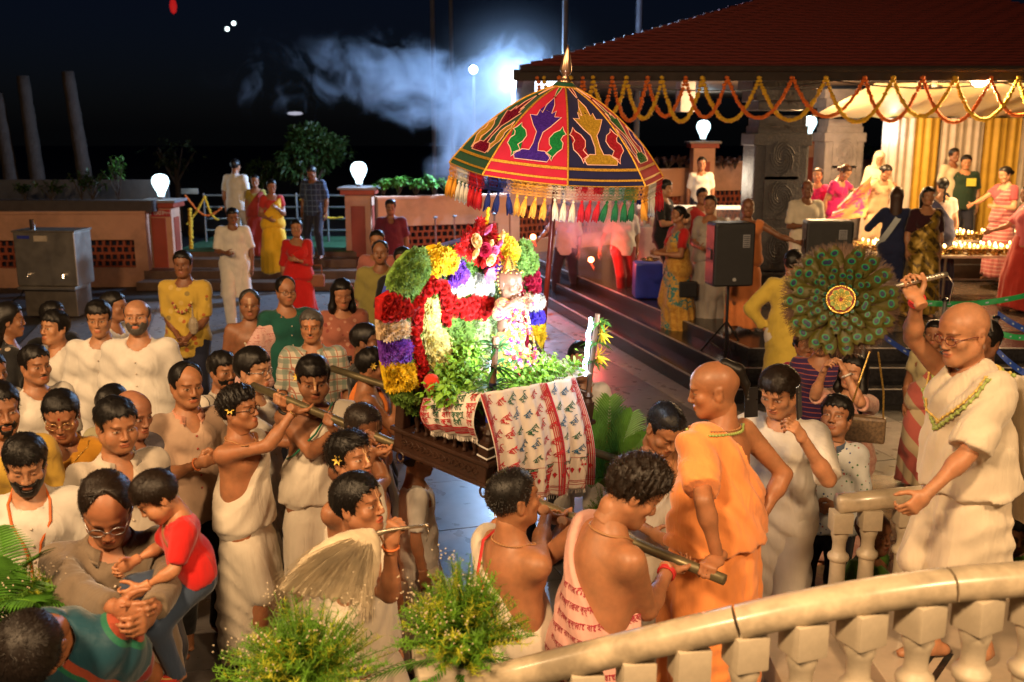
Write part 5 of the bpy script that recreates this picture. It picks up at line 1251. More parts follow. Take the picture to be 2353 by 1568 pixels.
roses([(928, 788), (946, 788), (956, 815), (978, 880), (976, 925), (960, 900), (938, 850)], 'red', .06)
roses([(1115, 635), (1125, 612), (1150, 603), (1180, 640), (1195, 700), (1197, 850), (1180, 850), (1172, 700), (1158, 650), (1140, 628)], 'crimson', .05)
roses([(1180, 630), (1220, 612), (1227, 660), (1215, 675), (1190, 670)], 'crimson', .05)
# crown of red blooms at the top
spk = MB(); crownP = [apx(*p) for p in [(1003, 560), (1022, 525), (1040, 505), (1060, 498), (1080, 500), (1100, 520), (1104, 560), (1108, 585), (1095, 600), (1060, 600), (1030, 580)]]
for (y, z) in samp(crownP, .034): petal_head(spk, (AX + .1 + .03 * rnd.random(), y, z), Vector((1, rnd.gauss(0, .5), rnd.gauss(.1, .5))), .036, 3, None, w=.16)
tag(spk.build('red_spider_flowers', fm['red'], fbk), kind='stuff')
pinkm = mat('flower_pink', (.62, .12, .28), .6, var=.4, vs=50); pcream = mat('flower_peach', (.75, .50, .22), .6, var=.3, vs=50)
for (px, py, m, k) in ((1033, 541, pcream, 1.7), (1031, 566, pcream, 1.5), (1088, 545, pinkm, 1.3), (1054, 560, fm['crimson'], 1.7), (1075, 563, pinkm, 1.5), (1068, 582, pcream, 1.5), (1093, 528, pcream, 1.4), (1060, 512, pinkm, 1.5), (1049, 590, fm['red'], 1.3), (1068, 547, pcream, 1.1)):
    y, z = apx(px, py); inst('bloom', rose_mesh(m, 3), fbk, M4(frame(Vector((1, rnd.gauss(0, .3), rnd.gauss(0, .3)))) * k, (AX + .16, y, z)))
b = MB(); y, z = apx(1070, 612)
for i in range(14): a = i * 2.4; leaf_mesh(b, (AX + .12, y, z), (.8, math.cos(a) * .8, math.sin(a) - .3), (1, 0, 0), .07, .03, 3, .2)
b.build('pink_lotus', pinkm, fbk)
b = MB(); y, z = apx(1083, 505)
for i in range(8): b.ball((AX + .1, y + .004 * math.sin(i * 2), z + .01 * i), .010, 6)
b.build('yellow_bud_string', fm['yellow'], fbk)
# ------------------------------------------------------------------ deity statue with garlands and basil
gold = mat('gold_ornament', (.75, .48, .12), .28, .9, var=.3, vs=60, bump=.5, bs=220, bd=.002)
dq = MPi @ on(1160, 900, 1.62); D0 = MP @ Vector((XB * .42, WD * .50, .39)); dyaw = math.degrees(math.atan2(e1.x, -e1.y))
dt = Person(tuple(D0), dyaw, .46, cell=.006, skin=(.16, .09, .06), hair=None, face='woman', arms=(('l', (-.12, -.28, .05)), ('l', (.12, -.28, .08))), hands=('hold', 'hold'), label='small richly dressed deity statue with golden crown and bead garlands', name='deity_statue')
dt.root['category'] = 'statue'
dt.skirt(cloth((.03, .20, .10), (('brocade', (.6, .4, .08), 60),), .5), 'skirt_cloth', r1=.36, np_=13); dt.top(cloth((.55, .42, .10), (('brocade', (.5, .02, .05), 70),), .5), 1.2, .0, .03, 'bodice')
b = MB(); b.lathe([(.028, 0), (.036, .012), (.034, .03), (.04, .04), (.03, .06), (.02, .085), (.008, .105), (.0, .115)], 14, M4(Matrix(dt.Rh.tolist()), dt.H((0, .01, .05))))
for i in range(12): a = i * .52; b.ball(dt.H((.075 * math.cos(a), -.02 + .085 * math.sin(a), .10)), .006, 5)
for sx in (-1, 1):
    for i in range(8): a = i * .4; b.ball(dt.H((sx * (.09 + .03 * math.sin(a)), .02, -.05 + .03 * i)), .007, 5)
b.build('crown', gold, dt.root, True)
beadm = [mat('bead_' + k, c, .25, spec=.7) for k, c in (('orange', (.65, .22, .04)), ('green', (.25, .42, .05)), ('white', (.75, .68, .55)), ('red', (.5, .03, .04)), ('purple', (.2, .03, .25)), ('pink', (.7, .10, .3)), ('almond', (.50, .28, .13)))]
for gi, (dr, r0, z0, msel) in enumerate(((.62, .16, .48, (6, 2, 6, 2)), (.50, .14, .47, (0, 1, 4, 2)), (.40, .13, .46, (3, 2, 5, 1)), (.28, .11, .45, (2, 6, 1, 3)), (.74, .19, .47, (5, 0, 2, 6)))):
    g_ = MB()
    for i in range(90):
        a = 2 * math.pi * i / 90; f = max(0, -math.sin(a)); p = v3(dt.T(r0 * math.cos(a) * (1 + .7 * f), r0 * math.sin(a) * .8 - .10 * f - .05 * f * gi * .4, z0 - dr * f ** 1.2)); g_.mi = msel[(i // 3) % 4]
        g_.ball(p, .0085 if gi else .0105, 6)
    g_.build('garland', beadm, dt.root, True)
g_ = MB(); r_ = random.Random(4)
for i in range(160):
    g_.mi = r_.randrange(7); a = r_.uniform(-2.6, -.5); z = r_.uniform(.02, .34); rr = .09 + (.34 - z) * .22; petal_head(g_, (rr * math.cos(a), rr * math.sin(a), z), (math.cos(a), math.sin(a), .3), .016, 2, None) if i % 2 else g_.ball((rr * math.cos(a), rr * math.sin(a), z), .009, 6)
tag(g_.build('scattered_blooms', beadm, dt.root), kind='stuff')
bs = empty('basil_bed', (0, 0, 0), 0, 'bright yellow green basil sprigs heaped around the deity and seat', 'leaves'); bs.matrix_world = MP
tag(scatter_leaves(900, (-.09, WD * .52, .43), (.11, WD * .45, .03), .036, .024, 31, .1, .2).build('basil_heap', lgreen, bs), kind='stuff')
def basil(px, py, rx, rz, x, n, seed):
    q = MPi @ onplane(px, py, MP @ Vector((x, 0, 0)), e1); o = scatter_leaves(n, (x, q.y, q.z), (.06, rx, rz), .036, .024, seed, .1, .2).build('basil_heap', lgreen, bs); tag(o, kind='stuff')
basil(1050, 862, .11, .055, XB * .50, 620, 1); basil(1035, 893, .14, .03, XB * .42, 420, 2); basil(1078, 815, .045, .055, XB * .55, 240, 3); basil(1185, 896, .16, .032, -.16, 620, 4); basil(1235, 876, .07, .045, -.18, 300, 5); basil(1130, 905, .12, .024, -.14, 360, 6); basil(1225, 845, .04, .045, XB * .3, 160, 7)
b = MB(); q = MPi @ onplane(992, 880, MP @ Vector((XB * .5, 0, 0)), e1); b.ball((XB * .5, q.y, q.z), .045, 12, (1, .8, 1)); tag(b.build('red_bundle', cloth((.5, .03, .01))), None); bpy.data.objects['red_bundle'].matrix_world = MP @ bpy.data.objects['red_bundle'].matrix_local
tag(bpy.data.objects['red_bundle'], 'small red cloth bundle beside the basil at the left of the seat', 'bundle')
# ------------------------------------------------------------------ gamosa cloths with woven lettering
gam = cloth((.70, .64, .57), None, .8, .35); redt = mat('woven_red', (.45, .015, .03), .85); greent = mat('woven_green', (.01, .10, .05), .85); bluet = mat('woven_blue', (.01, .10, .22), .85)
def cloth_sheet(name, corners, plane_x=None, plane_y=None, label='', nx=60, ny=44, amp=.022, nf=6, words=(), bands=(), motifs=(), seed=1, fringe=True):
    """hanging cloth from four traced corners (top-left, top-right, bottom-right, bottom-left) lying at a plane of the palanquin, with folds"""
    n_ = e1 if plane_x is not None else -e2; p0 = MP @ Vector((plane_x or 0, plane_y or 0, 0)); Q = [MPi @ onplane(*c, p0, n_) for c in corners]; nl = Vector((1, 0, 0)) if plane_x is not None else Vector((0, -1, 0))
    def S(u, v, off=0.):
        a = Q[0].lerp(Q[1], u); c = Q[3].lerp(Q[2], u); p = a.lerp(c, v); w = amp * (.25 + .75 * v)
        p = p + nl * (w * (math.sin(u * nf * 6.283 + 1.3 * math.sin(u * 5 + seed) + v * 1.2) + .4 * math.sin(u * nf * 14 + v * 3)) + .05 * math.sin(v * 3.1) + off)
        return p
    e = empty(name, (0, 0, 0), 0, label, 'cloth'); e.matrix_world = MP
    b = MB(); b.grid([[S(i / nx, j / ny) for j in range(ny + 1)] for i in range(nx + 1)]); o = b.build('cloth_body', gam, e, True); md = o.modifiers.new('t', 'SOLIDIFY'); md.thickness = .002
    o_ = .0035
    for (v0_, v1_, m, ax) in bands:
        b = MB()
        if ax == 'v': b.grid([[S(i / nx, v0_ + (v1_ - v0_) * j / 3, o_) for j in range(4)] for i in range(nx + 1)])
        else: b.grid([[S(v0_ + (v1_ - v0_) * i / 3, j / ny, o_) for j in range(ny + 1)] for i in range(4)])
        b.build('woven_band', m, e)
    for (wd, u, v, sz, m, rot) in words:
        c = bpy.data.curves.new('w', 'FONT'); c.body = wd; c.size = 1; c.align_x = 'CENTER'; c.align_y = 'CENTER'; c.resolution_u = 1; c.offset = .012
        t = bpy.data.objects.new('w', c); COL.objects.link(t); dg = bpy.context.evaluated_depsgraph_get(); me = bpy.data.meshes.new_from_object(t.evaluated_get(dg)); bpy.data.objects.remove(t)
        wu = (Q[1] - Q[0]).length; wv = (Q[3] - Q[0]).length; cr, sr = math.cos(rot), math.sin(rot)
        me.transform(Matrix.Rotation(rot, 4, 'Z'))
        for vv in me.vertices: vv.co = S(u + vv.co.x * sz / wu, v - vv.co.y * sz / wv, o_ + .0015)
        me.materials.clear(); me.materials.append(m); inst('woven_word', me, e)
    for (u, v, sz, m) in motifs:   # lamp-shaped woven ornament
        b = MB(); wu = (Q[1] - Q[0]).length; wv = (Q[3] - Q[0]).length
        def pl_(pts): b.add([S(u + x * sz / wu, v + y * sz / wv, o_ + .001) for x, y in pts], [tuple(range(len(pts)))])
        pl_([(-.5, 0), (.5, 0), (.42, .12), (-.42, .12)]); pl_([(-.42, .15), (.42, .15), (.36, .22), (-.36, .22)])
        for i in range(5): x = -.36 + i * .18; pl_([(x - .07, .26), (x + .07, .26), (x + .05, .40), (x - .05, .40)])
        pl_([(-.30, .44), (.30, .44), (.05, .95), (-.05, .95)]); pl_([(-.10, .98), (.10, .98), (.0, 1.15)]); pl_([(0, 1.1), (.14, 1.3), (0, 1.5), (-.14, 1.3)])
        for i in range(6): x = (i - 2.5) * .1; pl_([(x * .4 - .015, 1.5), (x * .4 + .015, 1.5), (x * 1.6 + .02, 2.0), (x * 1.6 - .02, 2.0)])
        pl_([(.55, .5), (.65, .62), (.55, .9), (.45, .62)]); pl_([(-.55, .5), (-.65, .62), (-.55, .9), (-.45, .62)])
        b.build('woven_ornament', m, e)
    if fringe:
        b = MB()
        for i in range(90): u = i / 89; a = S(u, 1, 0); b.tube([a, a + Vector((rnd.gauss(0, .003), rnd.gauss(0, .003), -.022))], .0012, 3, False)
        tag(b.build('fringe', gam, e), kind='stuff')
    return e
W1 = ['হৰি', 'ৰাম', 'কৃষ্ণ']
words = []
for r_i in range(5):
    for c_i in range(9):
        words.append((W1[(r_i + c_i) % 3], .06 + c_i * .11, .08 + r_i * .125 + .015 * math.sin(c_i * 3), .042, (redt, greent, redt, bluet)[(r_i * 2 + c_i // 2) % 4], R(30)))
for c_i in range(5): words.append(('ভাগৱত', .13 + c_i * .19, .685, .034, greent, 0))
motifs = [(.13 + i * .19, .69, .10, redt) for i in range(5)]
bands = [(.90, .905, redt, 'v'), (.915, .92, redt, 'v'), (.94, .945, redt, 'v'), (.665, .668, redt, 'v')] + [(u, u + .006, redt, 'u') for u in (.012, .024, .036, .048, .60, .612, .624, .636, .95, .962, .974, .986)] + [(.003, .010, redt, 'u'), (.645, .665, redt, 'u')]
cloth_sheet('gamosa_cloth', ((1100, 905), (1322, 868), (1362, 1112), (1132, 1182)), plane_x=.10, label='large white cloth woven in red and green lettering draped over the palanquin front', words=words, bands=bands, motifs=motifs, amp=.018, nf=5)
# top of the same cloth lying back over the seat edge
w2 = [(W1[(i + j) % 3], .1 + .2 * i, .1 + .17 * j, .034, (redt, greent)[i % 2], 0) for i in range(5) for j in range(4)]
cloth_sheet('gamosa_cloth', ((972, 915), (1108, 900), (1104, 1010), (992, 990)), plane_y=-.03, label='smaller white and red lettered cloth hanging at the near side of the palanquin', words=w2, bands=[(.72, .76, redt, 'v'), (.78, .80, redt, 'v'), (.82, .84, redt, 'v'), (.86, .90, redt, 'v')] + [(u, u + .012, redt, 'u') for u in (.01, .04, .07)], nx=36, ny=26, amp=.012, nf=3, seed=4)
sc_ = MB(); rows = []
for i in range(25):
    u = i / 24; rows.append([(XB * .78 + (-XB * .78 + .02) * u, y, .405 + .008 * math.sin(u * 22 + y * 9) - .02 * u) for y in [.0 + (WD - .02) * j / 12 for j in range(13)]])
sc_.grid(rows); o = sc_.build('seat_cloth', gam, None, True); o.matrix_world = MP; tag(o, 'white cloth spread flat over the palanquin seat under the basil', 'cloth')

# ================================================================== CEREMONIAL UMBRELLA
UR = .645; uc = at(1280, 392, 6.05); um = empty('ceremonial_umbrella', uc, 0, 'large appliqued red navy and green ceremonial umbrella with tassels', 'umbrella')
um.rotation_euler = Euler((R(5), R(4.3), 0))
UH = .50
prof = [(0., 0.), (.10, .03), (.33, .17), (.55, .37), (.77, .63), (.92, .86), (1., 1.)]
def uprof(t):
    n = len(prof) - 1; f = t * n; i = min(n - 1, int(f)); q = f - i; p = [prof[max(0, i - 1)], prof[i], prof[i + 1], prof[min(n, i + 2)]]
    cr = lambda a, b_, c, d: .5 * ((2 * b_) + (-a + c) * q + (2 * a - 5 * b_ + 4 * c - d) * q * q + (-a + 3 * b_ - 3 * c + d) * q ** 3)
    return cr(*[x[0] for x in p]) * UR, UH * (1 - cr(*[x[1] for x in p]))
def upt(k, u, t, off=0.):   # panel k, u in 0..1 across, t apex..rim
    a0 = R(3 + 45 * k); a1 = R(3 + 45 * (k + 1)); r_, z = uprof(t)
    f = lambda a: Vector((math.sin(a), -math.cos(a), 0))
    d = f(a0).lerp(f(a1), u); sag = -.010 * math.sin(math.pi * u) * t; n = d.normalized() * .75 + Vector((0, 0, .66)); return d * r_ + Vector((0, 0, z)) + n.normalized() * (off + sag)
velv = lambda nm, c: mat('velvet_' + nm, c, .75, var=.12, vs=14, bump=.12, bs=160, sheen=.08, spec=.2)
VR = velv('red', (.36, .008, .03)); VN = velv('navy', (.010, .010, .05)); VG = velv('green', (.005, .05, .025)); gtrim = mat('gold_trim', (.62, .33, .04), .4, .55, var=.5, vs=120, bump=.8, bs=300, bd=.002)
pcol = {0: VN, 1: VR, 2: VG, 3: VR, 4: VN, 5: VG, 6: VG, 7: VR}
foil = lambda nm, c: mat('foil_' + nm, c, .22, .55, var=.4, vs=90, bump=.7, bs=260, bd=.002)
FG = foil('green', (.02, .30, .08)); FP = foil('violet', (.08, .03, .38)); FR_ = foil('red', (.55, .03, .05)); FY = foil('gold', (.70, .42, .05)); FM = foil('maroon', (.28, .01, .05))
outl = mat('pink_cord', (.75, .42, .33), .6); mirror = mat('mirror_disc', (.8, .75, .6), .05, 1)
def ell2(cx, cy, rx, ry, rot=0, n=14): return [(cx + rx * math.cos(a) * math.cos(rot) - ry * math.sin(a) * math.sin(rot), cy + rx * math.cos(a) * math.sin(rot) + ry * math.sin(a) * math.cos(rot)) for a in [i * 6.283 / n for i in range(n)]]
tree_s = [(-.30, .0), (.30, .0), (.34, -.07), (.20, -.12), (.08, -.12), (.05, -.2), (.06, -.32), (.16, -.38), (.30, -.50), (.17, -.50), (.16, -.58), (.09, -.54), (.08, -.66), (.0, -.78), (-.08, -.66), (-.09, -.54), (-.16, -.58), (-.17, -.50), (-.30, -.50), (-.16, -.38), (-.06, -.32), (-.05, -.2), (-.08, -.12), (-.20, -.12), (-.34, -.07)]
bird_s = [(-.13, .0), (-.05, -.10), (-.12, -.16), (-.16, -.26), (-.10, -.35), (.0, -.40), (.03, -.46), (.08, -.39), (.14, -.34), (.09, -.31), (.07, -.25), (.13, -.20), (.15, -.10), (.08, -.03), (.03, .05), (.02, .13), (-.06, .04)]
def applique(k, poly, cx, cy, s, mats_, mir=1, name='applique', off=.006, fx=1.9, fy=1.):
    pts = [(cx + x * s * mir * fx, cy + y * s * fy) for x, y in poly]; 
    for dd, kk, m in ((off, 1.0, mats_),):
        b = MB(); P3 = [upt(k, .5 + (x / (2 * max(.25, t_))), t_, off) for x, t_ in pts]; c3 = upt(k, .5 + (cx / (2 * max(.25, cy + 0))), cy - .0, off)
        bmn = bmesh.new(); vs = [bmn.verts.new(p) for p in P3]; f = bmn.faces.new(vs); bmesh.ops.triangulate(bmn, faces=[f]); bmn.verts.index_update()
        b.add([v.co for v in bmn.verts], [[v.index for v in q.verts] for q in bmn.faces]); bmn.free(); b.build(name, m, um)
    b = MB(); b.tube(P3 + [P3[0]], .0024, 5, False); b.build('cord_outline', outl, um)
for k in range(8):
    b = MB(); b.grid([[upt(k, i / 10, .02 + .98 * j / 24) for j in range(25)] for i in range(11)]); b.build('canopy_panel', pcol[k], um, True)
    b = MB(); b.tube([upt(k, 0, .05 + .95 * j / 20, .003) for j in range(21)], .0055, 6, False); b.build('rib_trim', gtrim, um, True)
    for t0 in (.80, .90, .985):
        b = MB(); b.grid([[upt(k, i / 10, t0 + .022 * j, .005) for j in range(2)] for i in range(11)]); b.build('gold_band', gtrim, um)
    ca, cb, cc = [(FY, FR_, FM), (FG, FP, FP), (FM, FY, FY), (FP, FG, FG)][{0: 0, 1: 1, 2: 2, 7: 3}.get(k, k % 4)]
    applique(k, tree_s, 0, .775, .60, ca); 
    for sx in (-1, 1): applique(k, bird_s, sx * .40, .715, .62, cb, sx, 'bird_applique', fx=1.7, fy=.62)
    applique(k, [(-.06, 0), (0, .13), (.06, 0), (.1, -.08), (.03, -.2), (-.03, -.2), (-.1, -.08)], 0, .235, .62, cc, fx=1.3)
    for t_ in (.30, .43): b = MB(); b.ball(upt(k, .5, t_, .005), .010, 8, (1, 1, .5)); b.build('mirror_disc', mirror, um)
b = MB(); b.lathe([(.062, UH - .02), (.066, UH - .005), (.05, UH + .012), (.0, UH + .02)], 16); b.mi = 1; b.tube([(.066 * math.cos(a), .066 * math.sin(a), UH - .012) for a in [i * .393 for i in range(17)]], .006, 6, False); b.build('top_cap', [VG, gtrim], um, True)
b = MB(); b.lathe([(.036, UH + .01), (.040, UH + .018), (.03, UH + .028), (.020, UH + .045), (.022, UH + .06), (.034, UH + .072), (.036, UH + .085), (.024, UH + .15), (.010, UH + .20), (.002, UH + .225)], 18); b.build('finial', mat('copper_finial', (.42, .26, .17), .3, .9, var=.2), um, True)
b = MB(); b.tube([(0, 0, UH), (0, 0, -1.5)], .0165, 12); b.build('pole', mat('maroon_pole', (.16, .02, .015), .35, coat=.3), um, True)
for i in range(8): b = MB(); a = R(3 + 45 * i); b.tube([(0, 0, .18), (math.sin(a) * UR * .6, -math.cos(a) * UR * .6, .17)], .005, 5); b.tube([(math.sin(a) * UR * .98, -math.cos(a) * UR * .98, .005), (math.sin(a) * UR * .55, -math.cos(a) * UR * .55, .21), (0, 0, .44)], .005, 5); b.build('stay', dark_metal, um)
silk = {k: mat('silk_' + k, c, .6, sheen=.05, var=.2, spec=.2) for k, c in (('r', (.45, .01, .02)), ('n', (.01, .02, .13)), ('o', (.65, .28, .03)), ('c', (.62, .50, .36)), ('g', (.01, .12, .04)), ('w', (.65, .62, .58)))}
seq = 'rgowrnocrgoc'   # colours round the rim, 12 groups of 5 tassels
def tassel_mesh(m):
    b = MB(); b.ball((0, 0, -.006), .007, 6); b.tube([(0, 0, -.012), (0, 0, -.018)], .0055, 6)
    for i in range(9): a = i * .7; b.tube([(.003 * math.cos(a), .003 * math.sin(a), -.016), (.009 * math.cos(a), .009 * math.sin(a), -.045), (.011 * math.cos(a), .011 * math.sin(a), -.078 - .004 * (i % 3))], [.0035, .0042, .003], 4)
    return b.mesh('tassel', m, True)
tms = {k: tassel_mesh(m) for k, m in silk.items()}
def rimp(a, dz=0.): # angle measured like the ribs
    k = int(((math.degrees(a) - 3) % 360) // 45); u = (((math.degrees(a) - 3) % 360) - 45 * k) / 45; p = upt(k, u, 1.0); return Vector((p.x, p.y, p.z + dz))
for i in range(72):
    a = R(3 - 6 + i * 5); cidx = 'crgowrnocrgocrngowrno'[round((i * 5 - 4) / 17.143) % 21]; drop = .072
    inst('tassel', tms[cidx], um, Matrix.Translation(rimp(a, -drop - .004 * rnd.random())) @ Matrix.Rotation(rnd.gauss(0, .12), 4, 'Y') @ Matrix.Scale(1.4, 4))
    b = MB()
    for q in range(3):
        a0 = a + R(-3 + q * 2); 
        for s_ in (-1, 1): b.tube([rimp(a0 + s_ * R(2.2) * math.sin(t * 2.2), -.012 * t) for t in [j for j in range(7)]], .0015, 3, False)
    b.build('net_fringe', silk[cidx], um)
# ================================================================== PEACOCK FEATHER FAN
fc = at(1930, 690, 4.02); pfan = empty('peacock_fan', fc, 0, 'round peacock feather fan with golden medallion raised by the man at right', 'fan')
pfan.rotation_euler = Euler((R(78), 0, R(-14)))   # disc faces the camera side
vane = [leafmat('feather_bronze', (.075, .068, .010), .45, .45), mat('feather_turq', (.01, .14, .05), .35, .2), mat('feather_blue', (.005, .015, .06), .3, .2), mat('feather_dark', (.006, .006, .03), .35)]
def feather_mesh(L, w):
    b = MB(); n = 22; rows = []
    b.mi = 0
    for i in range(n):
        for s_ in (-1, 1):
            t0 = i / n; y = L * (t0); ww = w * math.sin(math.pi * min(1, .15 + .8 * t0)) ** .6; b.add([(0, y, .003), (0, y + L * .03, .003), (s_ * ww * .55, y + L * .16, .005), (s_ * ww * .5, y + L * .10, .001)], [(0, 1, 2, 3)] if s_ < 0 else [(3, 2, 1, 0)])
    for j, (rx, ry, zz) in enumerate(((.30, .19, .006), (.20, .125, .008), (.11, .07, .010))):
        b.mi = 1 + j; b.add([(w * rx * math.cos(a), L * .72 + L * ry * .8 * math.sin(a), zz) for a in [i * .524 for i in range(12)]], [tuple(range(12))])
    return b.mesh('feather', vane)
fr_ = random.Random(8); fmz = [feather_mesh(.085, .056), feather_mesh(.066, .042), feather_mesh(.042, .026)]
for ring, (rr, n_, mi) in enumerate(((.158, 19, 0), (.124, 16, 0), (.094, 14, 1), (.072, 15, 1), (.056, 18, 2))):
    for i in range(n_):
        a = i * 6.283 / n_ + ring * .13 + fr_.gauss(0, .04); inst('feather', fmz[mi], pfan, Matrix.Rotation(a, 4, 'Z') @ Matrix.Translation((0, rr - .02, .004 + ring * .006)) @ Matrix.Rotation(fr_.gauss(0, .2), 4, 'Z') @ Matrix.Rotation(R(8), 4, 'X'))
b = MB()
for i in range(3600):
    a = fr_.random() * 6.283; r0 = fr_.uniform(.13, .19); r1 = r0 + fr_.uniform(.04, .07); r1 = min(r1, .238 + fr_.uniform(-.006, .012)); t = Vector((-math.sin(a), math.cos(a), 0)) * .0016; da = fr_.gauss(0, .12); p = Vector((math.cos(a) * r0, math.sin(a) * r0, fr_.uniform(0, .008))); q = Vector((math.cos(a + da) * r1, math.sin(a + da) * r1, fr_.uniform(-.004, .006)))
    b.add([p - t, p + t, q + t * .3, q - t * .3], [(0, 1, 2, 3)])
tag(b.build('feather_barbs', leafmat('feather_brown', (.055, .022, .008), .5, .4), pfan), kind='stuff')
b = MB(); b.lathe([(.0, -.006), (.205, -.004), (.2, .0), (.0, .002)], 40, None, False); b.build('backing_disc', mat('fan_backing', (.05, .03, .012), .8), pfan)
b = MB(); b.lathe([(.0, .044), (.052, .044), (.052, .038), (0, .038)], 32, None, False); b.build('medallion', mat('medallion_maroon', (.16, .01, .015), .5), pfan)
b = MB(); b.tube([(.055 * math.cos(a), .055 * math.sin(a), .044) for a in [i * .196 for i in range(33)]], .0045, 6, False); b.build('gold_rim', gold, pfan, True)
for i in range(9):
    a = i * .698; inst('medallion_petal', (lambda bb: bb.mesh('medallion_petal', [mat('medallion_green', (.16, .24, .04), .5), gold], True))((lambda bb: (bb.add([(0, .008, .047), (.012, .024, .049), (.013, .038, .05), (0, .046, .049), (-.013, .038, .05), (-.012, .024, .049)], [tuple(range(6))]), setattr(bb, 'mi', 1), bb.tube([(0, .008, .048), (.013, .026, .05), (.013, .038, .051), (0, .047, .05), (-.013, .038, .051), (-.013, .026, .05), (0, .008, .048)], .0014, 4, False), bb.tube([(0, .01, .052), (0, .034, .053)], .0012, 4, False), bb)[-1])(MB())), pfan, Matrix.Rotation(a, 4, 'Z'))
fan_h0 = at(2035, 663, 4.0); fan_h1 = at(2176, 630, 4.05)
hd = MB(); hd.tube([Vector(fan_h0), Vector(fan_h0).lerp(fan_h1, .3), Vector(fan_h0).lerp(fan_h1, .6), Vector(fan_h1)], [.009, .011, .009, .010], 8)
for i in range(7): p_ = Vector(fan_h0).lerp(fan_h1, .62 + i * .05); hd.ball(p_, .013, 7)
hd.tube([Vector(fan_h1), Vector(fan_h1) + Vector((.03, 0, -.04)), Vector(fan_h1) + Vector((.02, 0, -.12))], .002, 4)
o = hd.build('fan_handle', mat('silver_handle', (.55, .5, .42), .3, .8, bump=.5, bs=150), None, True); o.parent = pfan
bpy.context.view_layer.update(); o.matrix_parent_inverse = pfan.matrix_world.inverted()

# ================================================================== PAVILION FURNITURE
def loudspeaker(px, py, Y, w, h, label, stand_z, yaw=0):
    c = at(px, py, Y); e = empty('loudspeaker', c, R(yaw), label, 'loudspeaker'); 
    MB().bbox((0, 0, 0), (w, .34, h), None, .035).build('cabinet', blackp, e); b = MB(); b.bbox((0, -.175, 0), (w * .9, .02, h * .94), None, .02); b.build('grille', mat('speaker_grille', (.014, .014, .015), .6, bump=.8, bs=300), e)
    b = MB(); b.bbox((w * .26, -.19, h * .22), (w * .17, .004, h * .2), None, .001); b.build('spec_label', mat('speaker_label', (.22, .22, .24), .5), e); b = MB()
    for i in range(6): b.box((w * .26, -.1935, h * (.14 + i * .03)), (w * .14, .002, h * .012))
    b.build('label_print', blackp, e); b = MB(); b.lathe([(0, 0), (.022, 0), (.022, .006), (0, .008)], 14, Matrix.Translation((-w * .0, -.188, -h * .38)) @ RX90, False); b.build('round_badge', mat('badge_grey', (.3, .3, .3), .4), e)
    for sx in (-1, 1): b = MB(); b.bbox((sx * w * .5, 0, 0), (.03, .14, .12), None, .01); b.build('side_handle', dark_metal, e)
    s = empty('speaker_stand', (c.x, c.y, stand_z), 0, 'black tripod stand under the ' + label.replace('black ', ''), 'speaker stand'); hh = c.z - h / 2 - stand_z
    b = MB(); b.tube([(0, 0, .12), (0, 0, hh)], .018, 8); b.build('pole', blackp, s)
    for i in range(3): a = i * 2.094 + .5; b = MB(); b.tube([(0, 0, .55), (.42 * math.cos(a), .42 * math.sin(a), .012)], .012, 6); b.tube([(0, 0, .16), (.22 * math.cos(a), .22 * math.sin(a), .28)], .008, 6); b.build('leg', blackp, s)
loudspeaker(1677, 583, 11.9, .50, .76, 'black loudspeaker on a stand left of the dark stone column', .165, 8)
loudspeaker(1900, 560, 12.2, .56, .58, 'black loudspeaker behind the peacock fan', .46, -6)
tabw = mat('white_table_top', (.6, .5, .38), .5, var=.15); tleg = mat('steel_table_leg', (.3, .28, .25), .4, .7)
def table(px0, px1, py, Y, dep, label, zt=1.2):
    a, c = at(px0, py, Y), at(px1, py, Y); w = c.x - a.x; m = (a.x + c.x) / 2; e = empty('folding_table', (m, Y + dep / 2, .47), 0, label, 'table', 'lamp tables in the pavilion')
    MB().bbox((0, 0, zt - .47), (w, dep, .04), None, .008).build('table_top', tabw, e)
    for sx in (-1, 1):
        for sy in (-1, 1): b = MB(); b.tube([(sx * (w / 2 - .12), sy * (dep / 2 - .08), 0), (sx * (w / 2 - .12), sy * (dep / 2 - .08), zt - .49)], .02, 6); b.build('leg', tleg, e)
    b = MB(); b.tube([(-w / 2 + .12, 0, .3), (w / 2 - .12, 0, .3)], .014, 6); b.build('cross_bar', tleg, e); return e, m, w
brz = mat('brass_lamp', (.62, .40, .13), .25, .9, var=.3, bump=.3, bs=80); flame = mat('lamp_flame', (1, .7, .3), .5, emit=(1, .62, .22), es=14)
def oil_lamp_mesh():
    b = MB(); b.lathe([(.05, 0), (.06, .006), (.025, .02), (.02, .05), (.05, .07), (.085, .085), (.088, .10), (.06, .095), (.0, .085)], 12, None, False); return b.mesh('bowl', brz, True)
olb = oil_lamp_mesh(); fmsh = (lambda b: (b.ball((0, 0, .125), .014, 6, (1, 1, 1.8)), b.mesh('flame', flame, True))[-1])(MB())
nl = [0]
def lamps(x0, x1, y0, y1, z, nx, ny, where):
    for i in range(nx):
        for j in range(ny):
            x = x0 + (x1 - x0) * (i + .5) / nx + rnd.gauss(0, .02); y = y0 + (y1 - y0) * (j + .5) / ny + rnd.gauss(0, .02)
            e = empty('oil_lamp', (x, y, z), rnd.random() * 6, 'small lit brass oil lamp ' + where, 'oil lamp', 'brass oil lamps ' + where); inst('bowl', olb, e)
            if (i + j * 3) % 3 != 1: inst('flame', fmsh, e)
table(1955, 2110, 520, 14.7, .8, 'white folding lamp table behind the girl in navy', 1.2); pA = at(1962, 520, 14.7).x; lamps(pA, pA + .95, 14.75, 15.4, 1.22, 6, 4, 'on the table behind the girl in navy')
